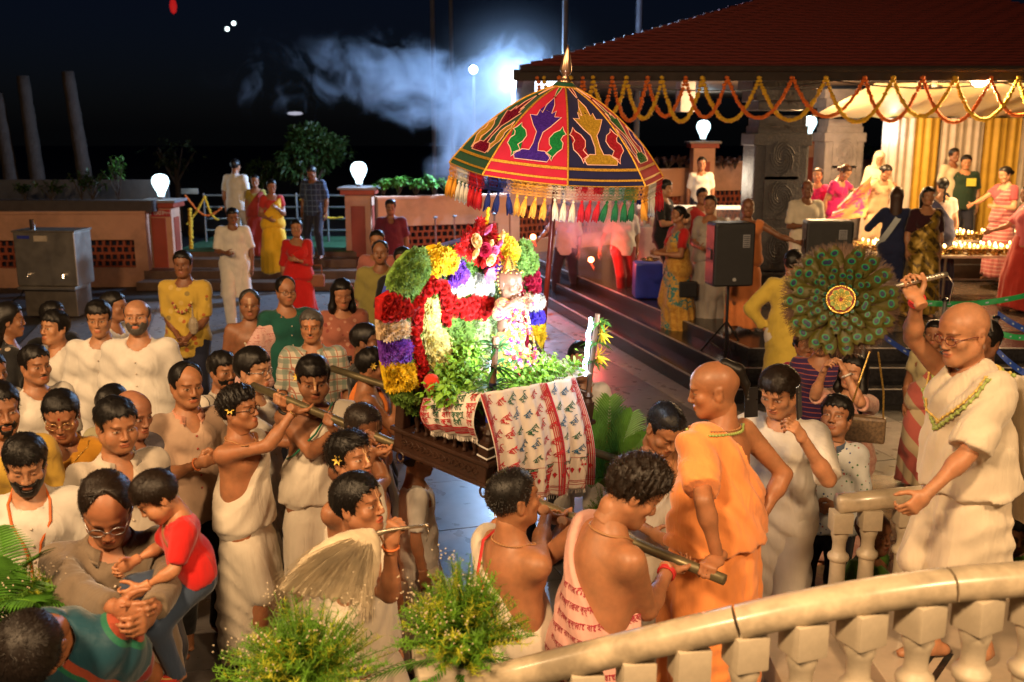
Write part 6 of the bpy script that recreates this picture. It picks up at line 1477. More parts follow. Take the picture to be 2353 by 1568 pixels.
table(2165, 2480, 545, 14.6, .75, 'long dark lamp table nearest the camera at the right', 1.16); pB = at(2172, 545, 14.6).x; lamps(pB, pB + 1.8, 14.65, 15.3, 1.18, 12, 5, 'on the long table at the right')
table(2150, 2480, 505, 16.3, .75, 'second lamp table behind the long right one', 1.2); pC = at(2160, 505, 16.3).x; lamps(pC, pC + 1.7, 16.3, 16.9, 1.22, 10, 4, 'on the second table at the right')
lamp('POINT', (pB + .8, 14.9, 1.75), 60, (1, .66, .32), .3, name='oil_lamp_light'); lamp('POINT', (pA + .5, 14.9, 1.8), 40, (1, .66, .32), .3, name='oil_lamp_light')
# display counter with rows of cups near the boundary wall
dcp = at(1640, 470, 17.2); dc = empty('display_counter', (dcp.x, 17.2, .47), R(-6), 'long pale glass display counter lit from inside behind the saree women', 'counter')
MB().bbox((0, 0, .45), (2.6, .6, .9), None, .01).build('counter_base', mat('pale_counter', (.55, .48, .42), .4), dc); MB().bbox((0, 0, 1.22), (2.6, .6, .03), None, .005).build('counter_top', mat('counter_glow', (.7, .6, .5), .3, emit=(1, .85, .65), es=.5), dc)
b = MB(); b.box((0, -.29, 1.05), (2.56, .008, .3)); b.build('glass_front', mat('counter_glass', (.8, .85, .9), .05, trans=.9, alpha=.25), dc)
cup = (lambda b: (b.lathe([(.03, 0), (.045, .01), (.05, .12), (.045, .13), (.02, .16)], 10), b.mesh('jar', mat('pale_jar', (.7, .6, .45), .2, .2), True))[-1])(MB())
for i in range(16): inst('jar', cup, dc, Matrix.Translation((-1.2 + i * .16, -.12, .90)))
lamp('POINT', (dcp.x, 16.6, 2.2), 40, (1, .82, .6), .3, name='counter_light')
b = MB(); b.bbox((0, 0, .27), (.42, .4, .54), None, .03); o = b.build('blue_crate', mat('blue_plastic', (.015, .03, .35), .4)); q = at(1490, 560, 15.2); o.location = (q.x, 15.2, .47); tag(o, 'blue plastic crate between the smoke and the woman in the teal saree', 'crate')
# barrier tapes
bt = mat('blue_barrier_tape', (.01, .05, .32), .5, var=.2); gt = mat('green_barrier_tape', (.01, .28, .08), .5); wt_ = mat('tape_print', (.35, .45, .6), .6)
def tape(a, c, m, label, wd=.07):
    a, c = Vector(a), Vector(c); o = (a + c) / 2; e = empty('barrier_tape', o, 0, label, 'barrier tape'); b = MB(); n = 16; rows = []
    for i in range(n + 1): t = i / n; p = a.lerp(c, t) - o - Vector((0, 0, .10 * math.sin(math.pi * t))); rows.append([p, p + Vector((0, .01 * math.sin(i), wd))])
    b.grid(rows); b.build('tape_strip', m, e)
    b = MB()
    for i in range(1, n, 2):
        p = a.lerp(c, (i + .5) / n) - o - Vector((0, .006, .10 * math.sin(math.pi * (i + .5) / n))); d = (c - a) / n * .35; b.add([p - d * .5 + Vector((0, 0, wd * .35)), p + d * .5 + Vector((0, 0, wd * .35)), p + d * .5 + Vector((0, 0, wd * .6)), p - d * .5 + Vector((0, 0, wd * .6))], [(0, 1, 2, 3)])
    b.build('tape_print', wt_, e)
tape(at(1985, 745, 9.6), at(2300, 900, 7.8), bt, 'blue printed barrier tape crossing behind the peacock fan', .055); tape(at(2292, 728, 9.6), at(2460, 765, 9.4), bt, 'blue printed barrier tape at the right picture edge', .06)
tape(at(2105, 702, 10.4), at(2460, 655, 10.2), gt, 'green printed barrier tape sloping up to the right edge', .06); tape(at(2285, 770, 9.4), at(2460, 745, 9.2), gt, 'short green barrier tape right of the shaven head', .055); tape(at(2290, 812, 7.2), at(2440, 862, 7.0), bt, 'low blue barrier tape behind the fan waver', .05)
for px, py, Y, lab in ((2172, 690, 10.2, 'steel barrier post behind the raised arm'), (1988, 745, 9.6, 'steel barrier post hidden beside the peacock fan'), (2290, 730, 9.5, 'steel barrier post right of the shaven head')):
    q = at(px, py, Y); e = empty('barrier_post', (q.x, Y, 0), 0, lab, 'post'); b = MB(); b.tube([(0, 0, 0), (0, 0, q.z)], .022, 8); b.build('post_tube', galv, e); b = MB(); b.ball((0, 0, q.z), .04, 8, (1, 1, .6)); b.build('post_cap', mat('chrome', (.8, .78, .75), .12, 1), e)
# steel queue posts before the lattice wall
for i, (px, py) in enumerate(((1000, 500), (1044, 497), (1136, 492), (1098, 505))):
    q = at(px, py, 18.6); e = empty('queue_post', (q.x, 18.6, 0), 0, 'slim steel queue post before the lattice wall, %s from the left' % ORD[[0, 1, 3, 2][i]], 'post', 'steel queue posts'); b = MB(); b.tube([(0, 0, 0), (0, 0, q.z)], .018, 7); b.ball((0, 0, q.z), .045, 8, (1, 1, .5)); b.build('post_tube', galv, e)

# ================================================================== STAIR, RAILINGS, PLANTERS
marble = mat('ivory_marble', (.56, .46, .32), .32, var=.4, vs=4, bump=.08, bs=20, wear=.8, coat=.2); marb2 = mat('cream_stone', (.55, .47, .35), .45, var=.18, vs=6, wear=.3, bump=.1, bs=25)
st = empty('staircase', (2.2, 3.6, 0), 0, None, None, None, 'structure')
inl = mat('black_inlay', (.012, .012, .012), .3); treadm = mat('tread_marble', (.42, .34, .25), .35, var=.2, vs=4, bump=.05, bs=20)
for i, (x0, z1) in enumerate(((.50, .165), (.62, .33), (1.25, .495), (1.62, .66), (2.7, .825))):
    b = MB(); b.bbox(((x0 + 5) / 2 - 2.2, 3.5 - 3.6, z1 - .0825), (5 - x0, 2.7, .165), None, .01); b.build('stair_step', treadm, st)
    for j in range(5):
        b = MB(); rr = Matrix.Rotation(R(52), 3, 'Z'); b.box((x0 + .2 - 2.2 + .0, 2.5 + j * .38 - 3.6, z1 + .0015), (.42, .028, .003), rr); b.box((x0 + .2 - 2.2 + .05, 2.46 + j * .38 - 3.6, z1 + .0015), (.42, .028, .003), rr); b.build('inlay_strip', inl, st)
# front handrail: positions from the picture at believable distances
hr = [at(px, py, Y) for px, py, Y in ((985, 1605, 2.92), (1176, 1555, 2.80), (1400, 1500, 2.70), (1640, 1443, 2.62), (1890, 1389, 2.58), (2130, 1351, 2.58), (2353, 1331, 2.60), (2560, 1318, 2.65))]
def cr_(P, t):
    n = len(P) - 1; f = min(max(t, 0), .99999) * n; i = int(f); q = f - i; a, b_, c, d = P[max(0, i - 1)], P[i], P[i + 1], P[min(n, i + 2)]
    return .5 * ((2 * b_) + (c - a) * q + (2 * a - 5 * b_ + 4 * c - d) * q * q + (3 * b_ - a - 3 * c + d) * q * q * q)
rail_e = empty('stair_railing', hr[3], 0, 'long curved ivory marble stair railing with turned balusters in front', 'railing'); o0 = hr[3]
segs_ = ((0, .458), (.462, .745), (.749, 1))
for t0, t1 in segs_:
    b = MB(); n = 26; rows = []; prf = [(-.046, -.030), (-.050, .0), (-.046, .024), (-.028, .042), (0, .048), (.028, .042), (.046, .024), (.050, 0), (.046, -.030), (.02, -.036), (-.02, -.036)]
    for i in range(n + 1):
        t = t0 + (t1 - t0) * i / n; p = cr_(hr, t); d = (cr_(hr, min(1, t + .01)) - cr_(hr, max(0, t - .01))).normalized(); s_ = d.cross(Vector((0, 0, 1))).normalized(); u = s_.cross(d); rows.append([p - o0 + s_ * a + u * c for a, c in prf + prf[:1]])
    b.grid(rows); b.add(rows[0][:-1], [tuple(range(len(prf)))]); b.add(rows[-1][:-1], [tuple(range(len(prf)))[::-1]]); b.build('rail_segment', marble, rail_e, True)
bp_ = [(.046, -.135), (.050, -.155), (.043, -.175), (.037, -.20), (.037, -.235), (.042, -.25), (.057, -.262), (.061, -.275), (.057, -.288), (.045, -.297), (.043, -.33), (.045, -.42), (.051, -.52), (.056, -.60), (.050, -.68), (.040, -.73), (.048, -.76), (.052, -.80)]
def balus_mesh():
    b = MB(); b.bbox((0, 0, -.082), (.100, .100, .105), None, .006); b.lathe([(r_ * .9, z) for r_, z in bp_], 18); b.bbox((0, 0, -.85), (.12, .12, .12), None, .006); return b.mesh('baluster', marb2, False)
bmsh = balus_mesh(); bmsh.shade_smooth()
try: bmsh.set_sharp_from_angle(angle=R(40))
except Exception: pass
L_ = 0; tcur = .02
while tcur < .98:
    p = cr_(hr, tcur); d = (cr_(hr, tcur + .01) - cr_(hr, tcur - .01)); inst('baluster', bmsh, rail_e, Matrix.Translation(p - o0 + Vector((0, 0, -.004))) @ Matrix.Rotation(math.atan2(d.y, d.x) + R(25), 4, 'Z'))
    tcur += .168 / (d.length / .02) 
br = [at(px, py, Y) for px, py, Y in ((1925, 1158, 4.75), (2110, 1140, 4.8), (2300, 1118, 4.85), (2500, 1098, 4.9))]
be = empty('stair_railing', br[1], 0, 'second ivory marble railing on the far side of the stair', 'railing'); o1 = br[1]
b = MB(); b.tube([p - o1 for p in br], .052, 12); b.build('rail_segment', marble, be, True)
for i in range(8): p = cr_(br, .03 + i * .13); inst('baluster', bmsh, be, Matrix.Translation(p - o1 + Vector((0, 0, -.012))))
b = MB(); q = at(2268, 1200, 4.6); b.bbox((q.x, 4.6, .75), (.17, .17, 1.1), None, .02); tag(b.build('stair_post', marb2, None), 'thick cream stone post behind the fan waver legs', 'post')

# flower arrangements in stone urn boxes
gold_g = leafmat('goldenrod_leaf', (.10, .24, .015), .45, .55); gold_y = leafmat('goldenrod_tip', (.34, .36, .02), .4, .55); areca = leafmat('areca_leaf', (.06, .17, .02), .5, .35); gyps = mat('white_tiny_blooms', (.62, .52, .38), .7)
def urn(c, w, label):
    e = empty('stone_planter', c, R(12), label, 'planter'); b = MB(); b.bbox((0, 0, -.035), (w, w * .8, .07), None, .015); b.bbox((0, 0, -.10), (w * .86, w * .68, .08), None, .01); b.bbox((0, 0, -.50), (w * .72, w * .56, .74), None, .02); b.bbox((0, 0, -.9), (w, w * .8, .1), None, .01); b.build('planter_body', marb2, e); return e
def arrangement(c, rad, h, seed, label, n=150):
    e = empty('flower_arrangement', c, 0, label, 'plant'); r_ = random.Random(seed); g, y_, s_, w_, wl_ = MB(), MB(), MB(), MB(), MB()
    for i in range(n):
        a = r_.random() * 6.283; sp = r_.random() ** .6; ln = h * r_.uniform(.62, 1.08) * (1 - .25 * sp); tip = Vector((math.cos(a) * rad * sp, math.sin(a) * rad * sp, ln * (1 - .55 * sp ** 2))); mid = tip * .5 + Vector((0, 0, .12 * ln)); s_.tube([(0, 0, 0), mid, tip], [.0025, .002, .001], 3, False)
        yel_ = r_.random() < .32
        for j in range(56):
            t = .22 + .78 * j / 55; q = (mid * 2 * t * (1 - t) + tip * t * t) if t < 1 else tip; q = Vector((0, 0, 0)).lerp(mid, t * 2) if t < .5 else mid.lerp(tip, t * 2 - 1)
            d = Vector((r_.gauss(0, 1), r_.gauss(0, 1), r_.gauss(.5, .6))).normalized(); L = .036 * (1.15 - .6 * t) * r_.uniform(.6, 1.3); leaf_mesh(y_ if (yel_ and t > .45) else g, q, d, (0, 0, 1), L, L * .28, 1, .1)
    for i in range(9):
        a = r_.random() * 6.283; sp = r_.random() ** .5; q = Vector((math.cos(a) * rad * .75 * sp, math.sin(a) * rad * .75 * sp, h * r_.uniform(.45, .95))); s_.tube([(0, 0, 0), q], .001, 3, False)
        for j in range(18): w_.ball(q + Vector((r_.gauss(0, .026), r_.gauss(0, .026), r_.gauss(0, .026))), .0030, 4)
    for m_, nm, mm in ((s_, 'stems', gold_g), (g, 'green_sprigs', gold_g), (y_, 'yellow_sprigs', gold_y), (w_, 'white_blooms', gyps)): tag(m_.build(nm, mm, e), kind='stuff')
    return e
def frond(b, sp, base, d, L, w, n=26, droop=.55, lw=.014, leafl=.22):
    """feather palm frond"""
    base = Vector(base); d = Vector(d).normalized(); pts = []
    for i in range(n + 1): t = i / n; pts.append(base + d * L * t - Vector((0, 0, 1)) * droop * L * t * t)
    sp.tube(pts, [.006 * (1 - .8 * i / n) for i in range(n + 1)], 5)
    for i in range(4, n):
        t = (pts[min(n, i + 1)] - pts[i - 1]).normalized(); s_ = t.cross(Vector((0, .2, 1)) if abs(t.z) < .75 else Vector((0, 1, 0))).normalized(); k = math.sin(math.pi * (.12 + .85 * i / n)) ** .7
        for e in (-1, 1): leaf_mesh(b, pts[i], (t * (.75 if lw < .0165 else 1.5) + s_ * e * 1. + Vector((0, 0, .15))), s_.cross(t), leafl * k * L / .7 * rnd.uniform(.9, 1.1), lw, 3, .25, .25)
def palm(c, fr, label, m=None, name='areca_palm', lw=.014, leafl=.22):
    e = empty(name, c, 0, label, 'palm')
    for d, L, dr in fr: b, s_ = MB(), MB(); frond(b, s_, (0, 0, 0), d, L, .02, 26, dr, lw, leafl); f = b.build('frond', m or areca, e); s_.build('rachis', gold_g, f)
    return e
uc1 = at(1045, 1508, 2.95); urn(uc1, .26, 'cream stone planter under the right flower arrangement'); arrangement(uc1 + Vector((.03, 0, -.02)), .24, .37, 3, 'yellow green goldenrod and white bloom arrangement above the cream planter', 260)
uc2 = at(705, 1610, 2.9); urn(uc2 + Vector((0, 0, -.02)), .3, 'stone planter below the picture edge under the left arrangement'); arrangement(uc2, .30, .36, 7, 'wide yellow green goldenrod arrangement at the bottom beside the carried child', 300)
palm(uc1 + Vector((.0, -.02, -.0)), [((1, .1, .15), .36, .5), ((-1, -.1, .12), .38, .45), ((.8, -.6, .2), .34, .6), ((-.7, -.8, .1), .34, .5), ((.5, -.9, .0), .3, .5)], 'thin palm leaves spreading from under the right arrangement', lw=.008, leafl=.14)
palm(uc2 + Vector((.1, 0, 0)), [((1, 0, .3), .42, .5), ((.9, -.3, .15), .4, .5), ((-.9, 0, .3), .36, .5)], 'thin palm leaves spreading from the left arrangement', lw=.008, leafl=.14)
lp_ = at(-40, 1430, 3.1); palm(lp_, [((.5, .1, .9), .40, .3), ((.9, .05, .6), .36, .35), ((1, -.1, .25), .34, .4), ((.15, .1, 1), .42, .2), ((.7, -.3, .8), .38, .4), ((.95, .2, .05), .34, .35), ((.3, -.2, 1), .40, .25), ((.8, 0, .9), .36, .5), ((1, .1, .45), .34, .3)], 'large green areca palm at the lower left edge', lw=.010, leafl=.30)
arrangement(at(60, 1400, 3.15), .14, .2, 13, 'low flowering filler inside the left palm', 50)
gp = at(1395, 1130, 5.6); palm(gp, [((-.25, 0, 1), .58, .1), ((.02, .1, 1), .62, .08), ((.25, 0, 1), .58, .12), ((.45, -.1, .9), .52, .2), ((-.4, 0, .9), .5, .15), ((.15, -.3, .8), .44, .3), ((.6, 0, .4), .4, .5), ((-.2, -.3, .5), .4, .5), ((.35, -.2, .9), .5, .2)], 'upright green palm leaves behind the lettered cloth', leafmat('bright_palm', (.10, .24, .03)), lw=.017, leafl=.26)
arrangement(gp + Vector((0, 0, -.25)), .17, .3, 23, 'dark filler greens under the upright palm behind the cloth', 60)
stem_plant(tuple(at(1620, 1150, 5.2)), .28, 6, 'small leafy flowering sprig left of the orange robed monk', leafmat('mid_foliage', (.05, .15, .02)), 5, .1, .05)
# red hand flares
flr = mat('lit_red_flare', (1, .3, .1), .5, emit=(1, .16, .05), es=45)
def flare(p, label, e_):
    e = empty('hand_flare', p, 0, label, 'flare'); b = MB(); b.ball((0, 0, 0), .045, 10); b.build('flame', flr, e, True); b = MB(); b.tube([(0, 0, -.04), (.05, .02, -.16)], .012, 6); b.build('stick', wood2, e); lamp('POINT', (0, -.12, .02), e_, (1, .10, .06), .05, parent=e)
flare(at(1225, 545, 16.2), 'burning red flare held out beside the umbrella pole', 55); flare(at(1358, 597, 15.9), 'burning red flare held low between the two smoky men', 55)

# ================================================================== SMOKE
def smoke(name, c, size, dens, label, seed, shape, col=(.85, .9, 1), scale=1.3, thr=.42, aniso=.2):
    m = bpy.data.materials.new(name + '_volume'); m.use_nodes = True; nt = m.node_tree; nt.nodes.clear(); b = NB(nt); out = b.n('OutputMaterial'); pv = b.n('VolumePrincipled'); b.l(pv.outputs[0], out.inputs['Volume'])
    pv.inputs['Color'].default_value = (*col, 1); pv.inputs['Anisotropy'].default_value = aniso; pv.inputs['Density Attribute'].default_value = ''
    x, y, z = b.xyz(); n_ = b.noise(scale, 6, .6, 1.1, vec=b.mapped((1, 1, 1), loc=(seed, seed * 2, 0)))
    nn = b.math('MULTIPLY', b.math('MAXIMUM', b.math('SUBTRACT', n_, thr), 0.), 5.)
    sh = None
    for (cx, cy, cz, rx, ry, rz, w) in shape:
        d = b.math('ADD', b.math('ADD', b.math('POWER', b.math('DIVIDE', b.math('SUBTRACT', x, cx), rx), 2.), b.math('POWER', b.math('DIVIDE', b.math('SUBTRACT', y, cy), ry), 2.)), b.math('POWER', b.math('DIVIDE', b.math('SUBTRACT', z, cz), rz), 2.))
        f = b.math('MULTIPLY', b.math('MAXIMUM', b.math('SUBTRACT', 1., d), 0.), w); sh = f if sh is None else b.math('ADD', sh, f)
    dn = b.math('MULTIPLY', b.math('MAXIMUM', b.math('SUBTRACT', b.math('MULTIPLY_ADD', b.math('SUBTRACT', n_, .5), 3.4, b.math('MULTIPLY', b.math('MINIMUM', sh, 1.), 1.0)), thr), 0.), b.math('MULTIPLY', b.math('MINIMUM', b.math('MULTIPLY', sh, 3.), 1.), dens)) if thr > 0 else b.math('MULTIPLY', b.math('POWER', sh, 5.), dens)
    b.l(dn, pv.inputs['Density']); mb = MB(); mb.box((0, 0, 0), size); o = mb.build(name, m); o.location = c; return tag(o, label, 'smoke', kind='stuff')
s0 = at(900, 235, 17.6)
smoke('smoke_plume', tuple(s0), (7.0, 1.8, 3.5), .85, 'pale blue smoke drifting left from the floodlight above the wall', 1.3, ((1.65, 0, -.3, 1.0, .8, 1.2, 1.9), (.7, 0, .15, 1.3, .8, .8, .8), (-.2, 0, .5, 1.4, .8, .8, .42), (-1.6, 0, .45, 1.9, .8, .9, .22), (1.1, 0, -1.0, .7, .6, .7, .8), (2.2, 0, .35, 1.0, .7, .9, .8)), scale=1.5, thr=.36, aniso=0, col=(.66, .80, 1))
s1 = at(1370, 520, 15.4)
smoke('smoke_cloud', tuple(s1), (2.4, .9, 1.5), 2.2, 'pinkish smoke in front of the two men holding red flares', 4.1, ((-.2, 0, .15, .8, .4, .6, 1.), (.35, 0, .2, .7, .4, .5, .9), (0, 0, -.3, .5, .35, .35, .5)), scale=2.4, thr=.38, col=(.6, .72, 1))
smoke('lamp_glow_haze', (fp.x, fp.y - .3, fp.z), (5.0, 2.6, 4.6), .035, 'haze added around the big floodlight to make its glow', 0, ((0, 0, 0, 2.4, 1.25, 2.2, 1.),), thr=0, aniso=.3)  # added volume that imitates the bloom around the lens

# ================================================================== PEOPLE
S1 = (.30, .140, .070); S2 = (.19, .085, .042); S3 = (.40, .215, .12); BLK = (.010, .008, .007); GRY = (.16, .15, .14); DBR = (.02, .012, .008)
cream_c = (.56, .50, .41); white_c = (.62, .58, .52); wcl = lambda f=.5: cloth(cream_c, None, .85, f, .3); kurta = cloth(white_c, None, .85, .45, .3); pyj = cloth((.60, .56, .50), None, .85, .4); navyp = cloth((.012, .013, .025), None, .8, .3); blackt = cloth((.012, .012, .013), None, .8, .3)
gl_m = mat('dark_spectacle_frame', (.05, .03, .02), .3, .6); gold_w = mat('thin_gold_frame', (.5, .35, .15), .3, .9); tul = mat('tulsi_beads', (.35, .17, .07), .5); btn = mat('shirt_button', (.6, .5, .4), .4); redth = mat('red_thread', (.45, .02, .02), .7); blkstr = mat('black_strap', (.01, .01, .01), .5); saff = mat('saffron_thread', (.6, .16, .04), .7)
TK = (2.2, 3.0, 3.2)
def cellfor(Y): return .0115 if Y < 5.2 else (.0135 if Y < 7.5 else (.018 if Y < 12 else .024))
npeople = [0]
def head_top(st, yaw, k):
    kk = st / 1.72; ts = k.get('torso_shift', (0, 0)); Rt = rotm('Z', R(k.get('twist', 0))) @ rotm('Y', R(k.get('side', 0))) @ rotm('X', R(k.get('lean', 0))); h = k.get('head', (0, 0, 0))
    Rh = Rt @ rotm('Z', R(h[0])) @ rotm('X', R(h[1])) @ rotm('Y', R(h[2])); hs = k.get('hs', 1.06) * kk ** .35; hc = v3((ts[0], ts[1], .94)) * kk + Rt @ (v3((0, -.005, .525)) * kk) + Rh @ (v3((0, -.012, .105)) * hs)
    a = rotm('Z', R(yaw)); hr_ = .135 * hs; return a @ hc + v3((0, 0, hr_))
def PP(px, py, st=1.7, yaw=0, label='', z0=0., Y=None, group=None, cell=None, dx=0, **k):
    """place a figure so that the top of its head lies on the given sight line and its feet on the ground"""
    npeople[0] += 1; k.pop('fit', None); st = st or 1.7
    if 'hs' not in k: k['hs'] = 1.03 if (Y or 5) < 5.8 else .96
    ht = head_top(st, yaw, k)
    if Y is not None:
        for _ in range(3): q = at(px, py, Y); f = (q.z - z0) / ht[2]; st = max(1.36, min(1.90, st * f)); ht = head_top(st, yaw, k)
    q = on(px, py, z0 + ht[2]); k.setdefault('seed', npeople[0]); k.setdefault('skin', S1)
    fo = dict(k.pop('face_o', {}) or {}); fo.setdefault('eye_open', .72); k['face_o'] = fo
    p = Person((q.x - ht[0], q.y - ht[1], z0), yaw, st, cell=cell or cellfor(q.y), label=label, group=group, **k); p.Y = q.y
    if Y is not None and abs(q.y - Y) > .25: print('moved', label[:50], 'Y', Y, '->', round(q.y, 2), 'st', round(st, 2))
    return p
def grip(a, b_, px, n=(0, .6, .8), lift=0.): p = on_line(a, b_, px); return ('grip', (p.x, p.y, p.z + lift), tuple(b_ - a), n)
BODYF = .0105
def dhoti(p, m=None, drape=True, side=1, m2=None, wrap=.35, arm=0., c=.235, **k):
    m = m or wcl(); p.skirt(m, 'dhoti', waist=.12, wrap=wrap, pleat=.016, np_=9, r1=.23, **k)
    if drape: p.drape(m2 or m, 'uttariya', side, c, arm=arm, infl=.021, folds=.0105 if p.near else .006)
def sari(p, m, mb, sleeve=.55, border=None, side=1):
    p.top(mb, sleeve, .10, .008, 'blouse', neck=.085); p.skirt(m, 'saree', r1=.25, pleat=.014, np_=12, waist=.08); p.drape(m, 'saree_end', side, .225, .014, .95, .004)
# ---- bearers
p = PP(545, 888, 1.69, 68, 'curly haired bare shouldered bearer in glasses with a yellow flower, left end of near pole', skin=(.34, .155, .075), hair=('curly', BLK), head=(6, -8, 0), Y=5.3, arms=(grip(PA0, PA1, 703, (0.1, .5, .8)), grip(PA0, PA1, 655, (.1, .4, .8))), elbow=((-.15, -1, -.5), (.5, -.6, -1)), legs=((-.1, -.12, .085), (.1, .12, .09)))
dhoti(p, wrap=.75, c=.20); p.glasses(gl_m); p.flower(-1); p.ring(tul); p.band(0, mat('thin_gold_bangle', (.5, .3, .1), .3, .9), 'bangle', .9, .033, .003)
p = PP(578, 800, 1.74, 72, 'bearer in white kurta and rimless glasses with a wristwatch on the raised hand', Y=5.75, skin=S3, hair=('fringe', BLK), arms=(grip(PA0, PA1, 645, (.1, .5, .8)), None), elbow=((.1, -.3, -1), None)); p.top(kurta, .95, -.35, .02, 'kurta', buttons=btn); p.trousers(pyj); p.glasses(mat('thin_steel_frame', (.4, .4, .42), .3, .9)); p.band(0, blkstr, 'wristwatch', .9, .035, .010)
p = PP(718, 817, 1.72, 12, 'young bearer in green bordered white cloth with a forehead mark looking down', Y=5.45, skin=(.28, .13, .065), face='round', hair=('fringe', BLK), head=(4, 10, 0), face_o=dict(tilak=TK), arms=(grip(PA0, PA1, 762, (.1, .6, .6)), ('l', (.08, -.15, -.45)))); dhoti(p, m2=cloth(cream_c, None, .85, .6), arm=.55); p.flower(-1); p.ring(tul)
b = MB(); b.tube([p.T(-.16, -.02, .18), p.T(-.12, -.15, .24), p.T(0, -.172, .36), p.T(.07, -.12, .455), p.T(.10, -.02, .49)], .006, 5); b.build('green_border', cloth((.01, .12, .06)), p.root)
p = PP(832, 928, 1.58, 55, 'shaven headed boy bearer in salmon cloth with a forehead mark behind the near pole', skin=S2, hair=('buzz', (.03, .02, .015)), head=(0, 14, 0), face_o=dict(tilak=TK, shave=.8, eye_open=.4), Y=5.05, arms=(grip(PA0, PA1, 860, (.2, .6, .6)), None)); dhoti(p, cloth((.55, .22, .11), None, .85, .5)); p.garland([mat('tulsi_leaf_bead', (.1, .18, .04), .6)], .08, .44, .2, .012, 'bead_garland', .1)
p = PP(803, 994, 1.66, 62, 'bearer gripping the near pole with both hands and looking up, yellow flower at his ear', skin=(.36, .17, .085), hair=('spiky', BLK), head=(-4, -12, 0), face_o=dict(tilak=TK), arms=(grip(PA0, PA1, 892, (.1, .5, .8)), grip(PA0, PA1, 862, (.1, .5, .8))), elbow=((.1, -.3, -1), (.6, -.2, -1)), Y=4.45); dhoti(p, c=.26, side=1); p.flower(-1)
ch = PP(820, 1090, 1.62, 72, 'young man with a forehead mark waving the long pale whisk below the near pole', skin=(.36, .17, .085), hair=('short', BLK), head=(0, -8, 0), face_o=dict(tilak=TK, lip=(1.5, .7, .7)), Y=3.9, hands=('fist', 'relax'), arms=(('w', at(898, 1248, 3.55)), None), fdirs=((0, -.2, 1), None), palms=((.9, -.3, 0), None), elbow=((.1, -.1, -1), None)); dhoti(ch, c=.26, arm=.3); ch.band(0, saff, 'orange_wrist_thread', .93, .033, .005); ch.ring(tul)
b = MB(); ys = Vector(at(893, 1216, 3.52)); b.tube([at(848, 1232, 3.5), at(900, 1217, 3.52), at(978, 1208, 3.56)], [.014, .008, .007], 8); b.ball(at(852, 1230, 3.5), .022, 8); b.ball(at(980, 1208, 3.56), .011, 6); b.tube([at(980, 1208, 3.56), at(986, 1225, 3.55), at(980, 1245, 3.55)], .002, 4)
o = empty('whisk', at(848, 1232, 3.5), 0, 'long pale yak hair whisk swept left in front of the bearers', 'whisk'); hd = b.build('whisk_handle', mat('silver_whisk_handle', (.45, .38, .28), .3, .85, bump=.5, bs=200), None, True); hd.parent = o; hd.matrix_parent_inverse = Matrix.Translation(-o.location)
wh = MB(); r_ = random.Random(2); s_w = at(850, 1228, 3.5)
for i in range(3400):
    f = r_.random() ** 1.15; g_ = r_.gauss(0, 1); E_ = at(595 + 255 * f + r_.gauss(0, 10), 1392 + 45 * f + r_.gauss(0, 10), 3.22 + .16 * f + .03 * g_); L_ = r_.uniform(.55, 1.0)
    m1 = s_w.lerp(E_, .22) + Vector((-.02 + .05 * f, .03 * g_, .055 - .02 * f)) + Vector((r_.gauss(0, .008), 0, r_.gauss(0, .008))); m2 = s_w.lerp(E_, .6) + Vector((.0, .035 * g_, .06 * (1 - f) + .02)); rows = []
    for j in range(8):
        t = j / 7 * L_; u = 1 - t; q = s_w * u ** 3 + m1 * (3 * u * u * t) + m2 * (3 * u * t * t) + E_ * t ** 3; w_ = .0018 * (1 - .6 * j / 7); rows.append([q - Vector((w_ * .5, 0, w_)), q + Vector((w_ * .5, 0, w_))])
    wh.grid(rows)
hm = mat('yak_hair', (.60, .50, .34), .55, var=.25, vs=14, sheen=.2)
core = Sdf(v3(at(560, 1470, 3.0)) - .15, v3(at(900, 1150, 3.8)) + .15, .008)
for f in (0, .12, .25, .38, .5, .62, .75, .88, 1.):
    E_ = at(620 + 215 * f, 1385 + 30 * f, 3.24 + .15 * f); m1 = s_w.lerp(E_, .22) + Vector((-.02 + .05 * f, 0, .045 - .02 * f)); m2 = s_w.lerp(E_, .6) + Vector((0, 0, .06 * (1 - f) + .01)); pv_ = [s_w * (1 - t) ** 3 + m1 * 3 * t * (1 - t) ** 2 + m2 * 3 * t * t * (1 - t) + E_ * t ** 3 for t in [i / 9 for i in range(9)]]
    for i in range(8): core.cap(v3(pv_[i]), v3(pv_[i + 1]), .014 + .021 * math.sin(i * .38), .014 + .021 * math.sin((i + 1) * .38), .014)
X, Y, Z = core.P(); core.F += .0015 * np.sin((X * .8 + Z * .6) * 520 + 4 * wob(X, Y, Z, 12, 1)); V_, F_ = core.mesh(); q_ = mesh_np('hair_bundle', V_, F_, hm, None, True); q_.parent = o; q_.matrix_parent_inverse = Matrix.Translation(-o.location)
q_ = wh.build('whisk_hair', hm, None); q_.parent = o; q_.matrix_parent_inverse = Matrix.Translation(-o.location); tag(q_, kind='stuff')
p = PP(852, 800, 1.7, 100, 'bearer in bright orange shawl gripping the far pole at the left of the arch', Y=6.4, skin=S1, hair=('fringe', BLK), head=(0, 8, 0), arms=(grip(PB0, PB1, 905, (.3, .5, .7)), None), elbow=((.1, -.4, -1), None)); dhoti(p, m2=cloth((.62, .17, .03), None, .8, .5), side=1, c=.30, arm=.4); p.flower(-1)
p = PP(838, 745, 1.72, 90, 'man in black shirt half hidden at the left of the flower arch', Y=7.0, skin=S2, hair=('short', BLK)); p.top(blackt, .8, -.15); p.trousers(navyp)
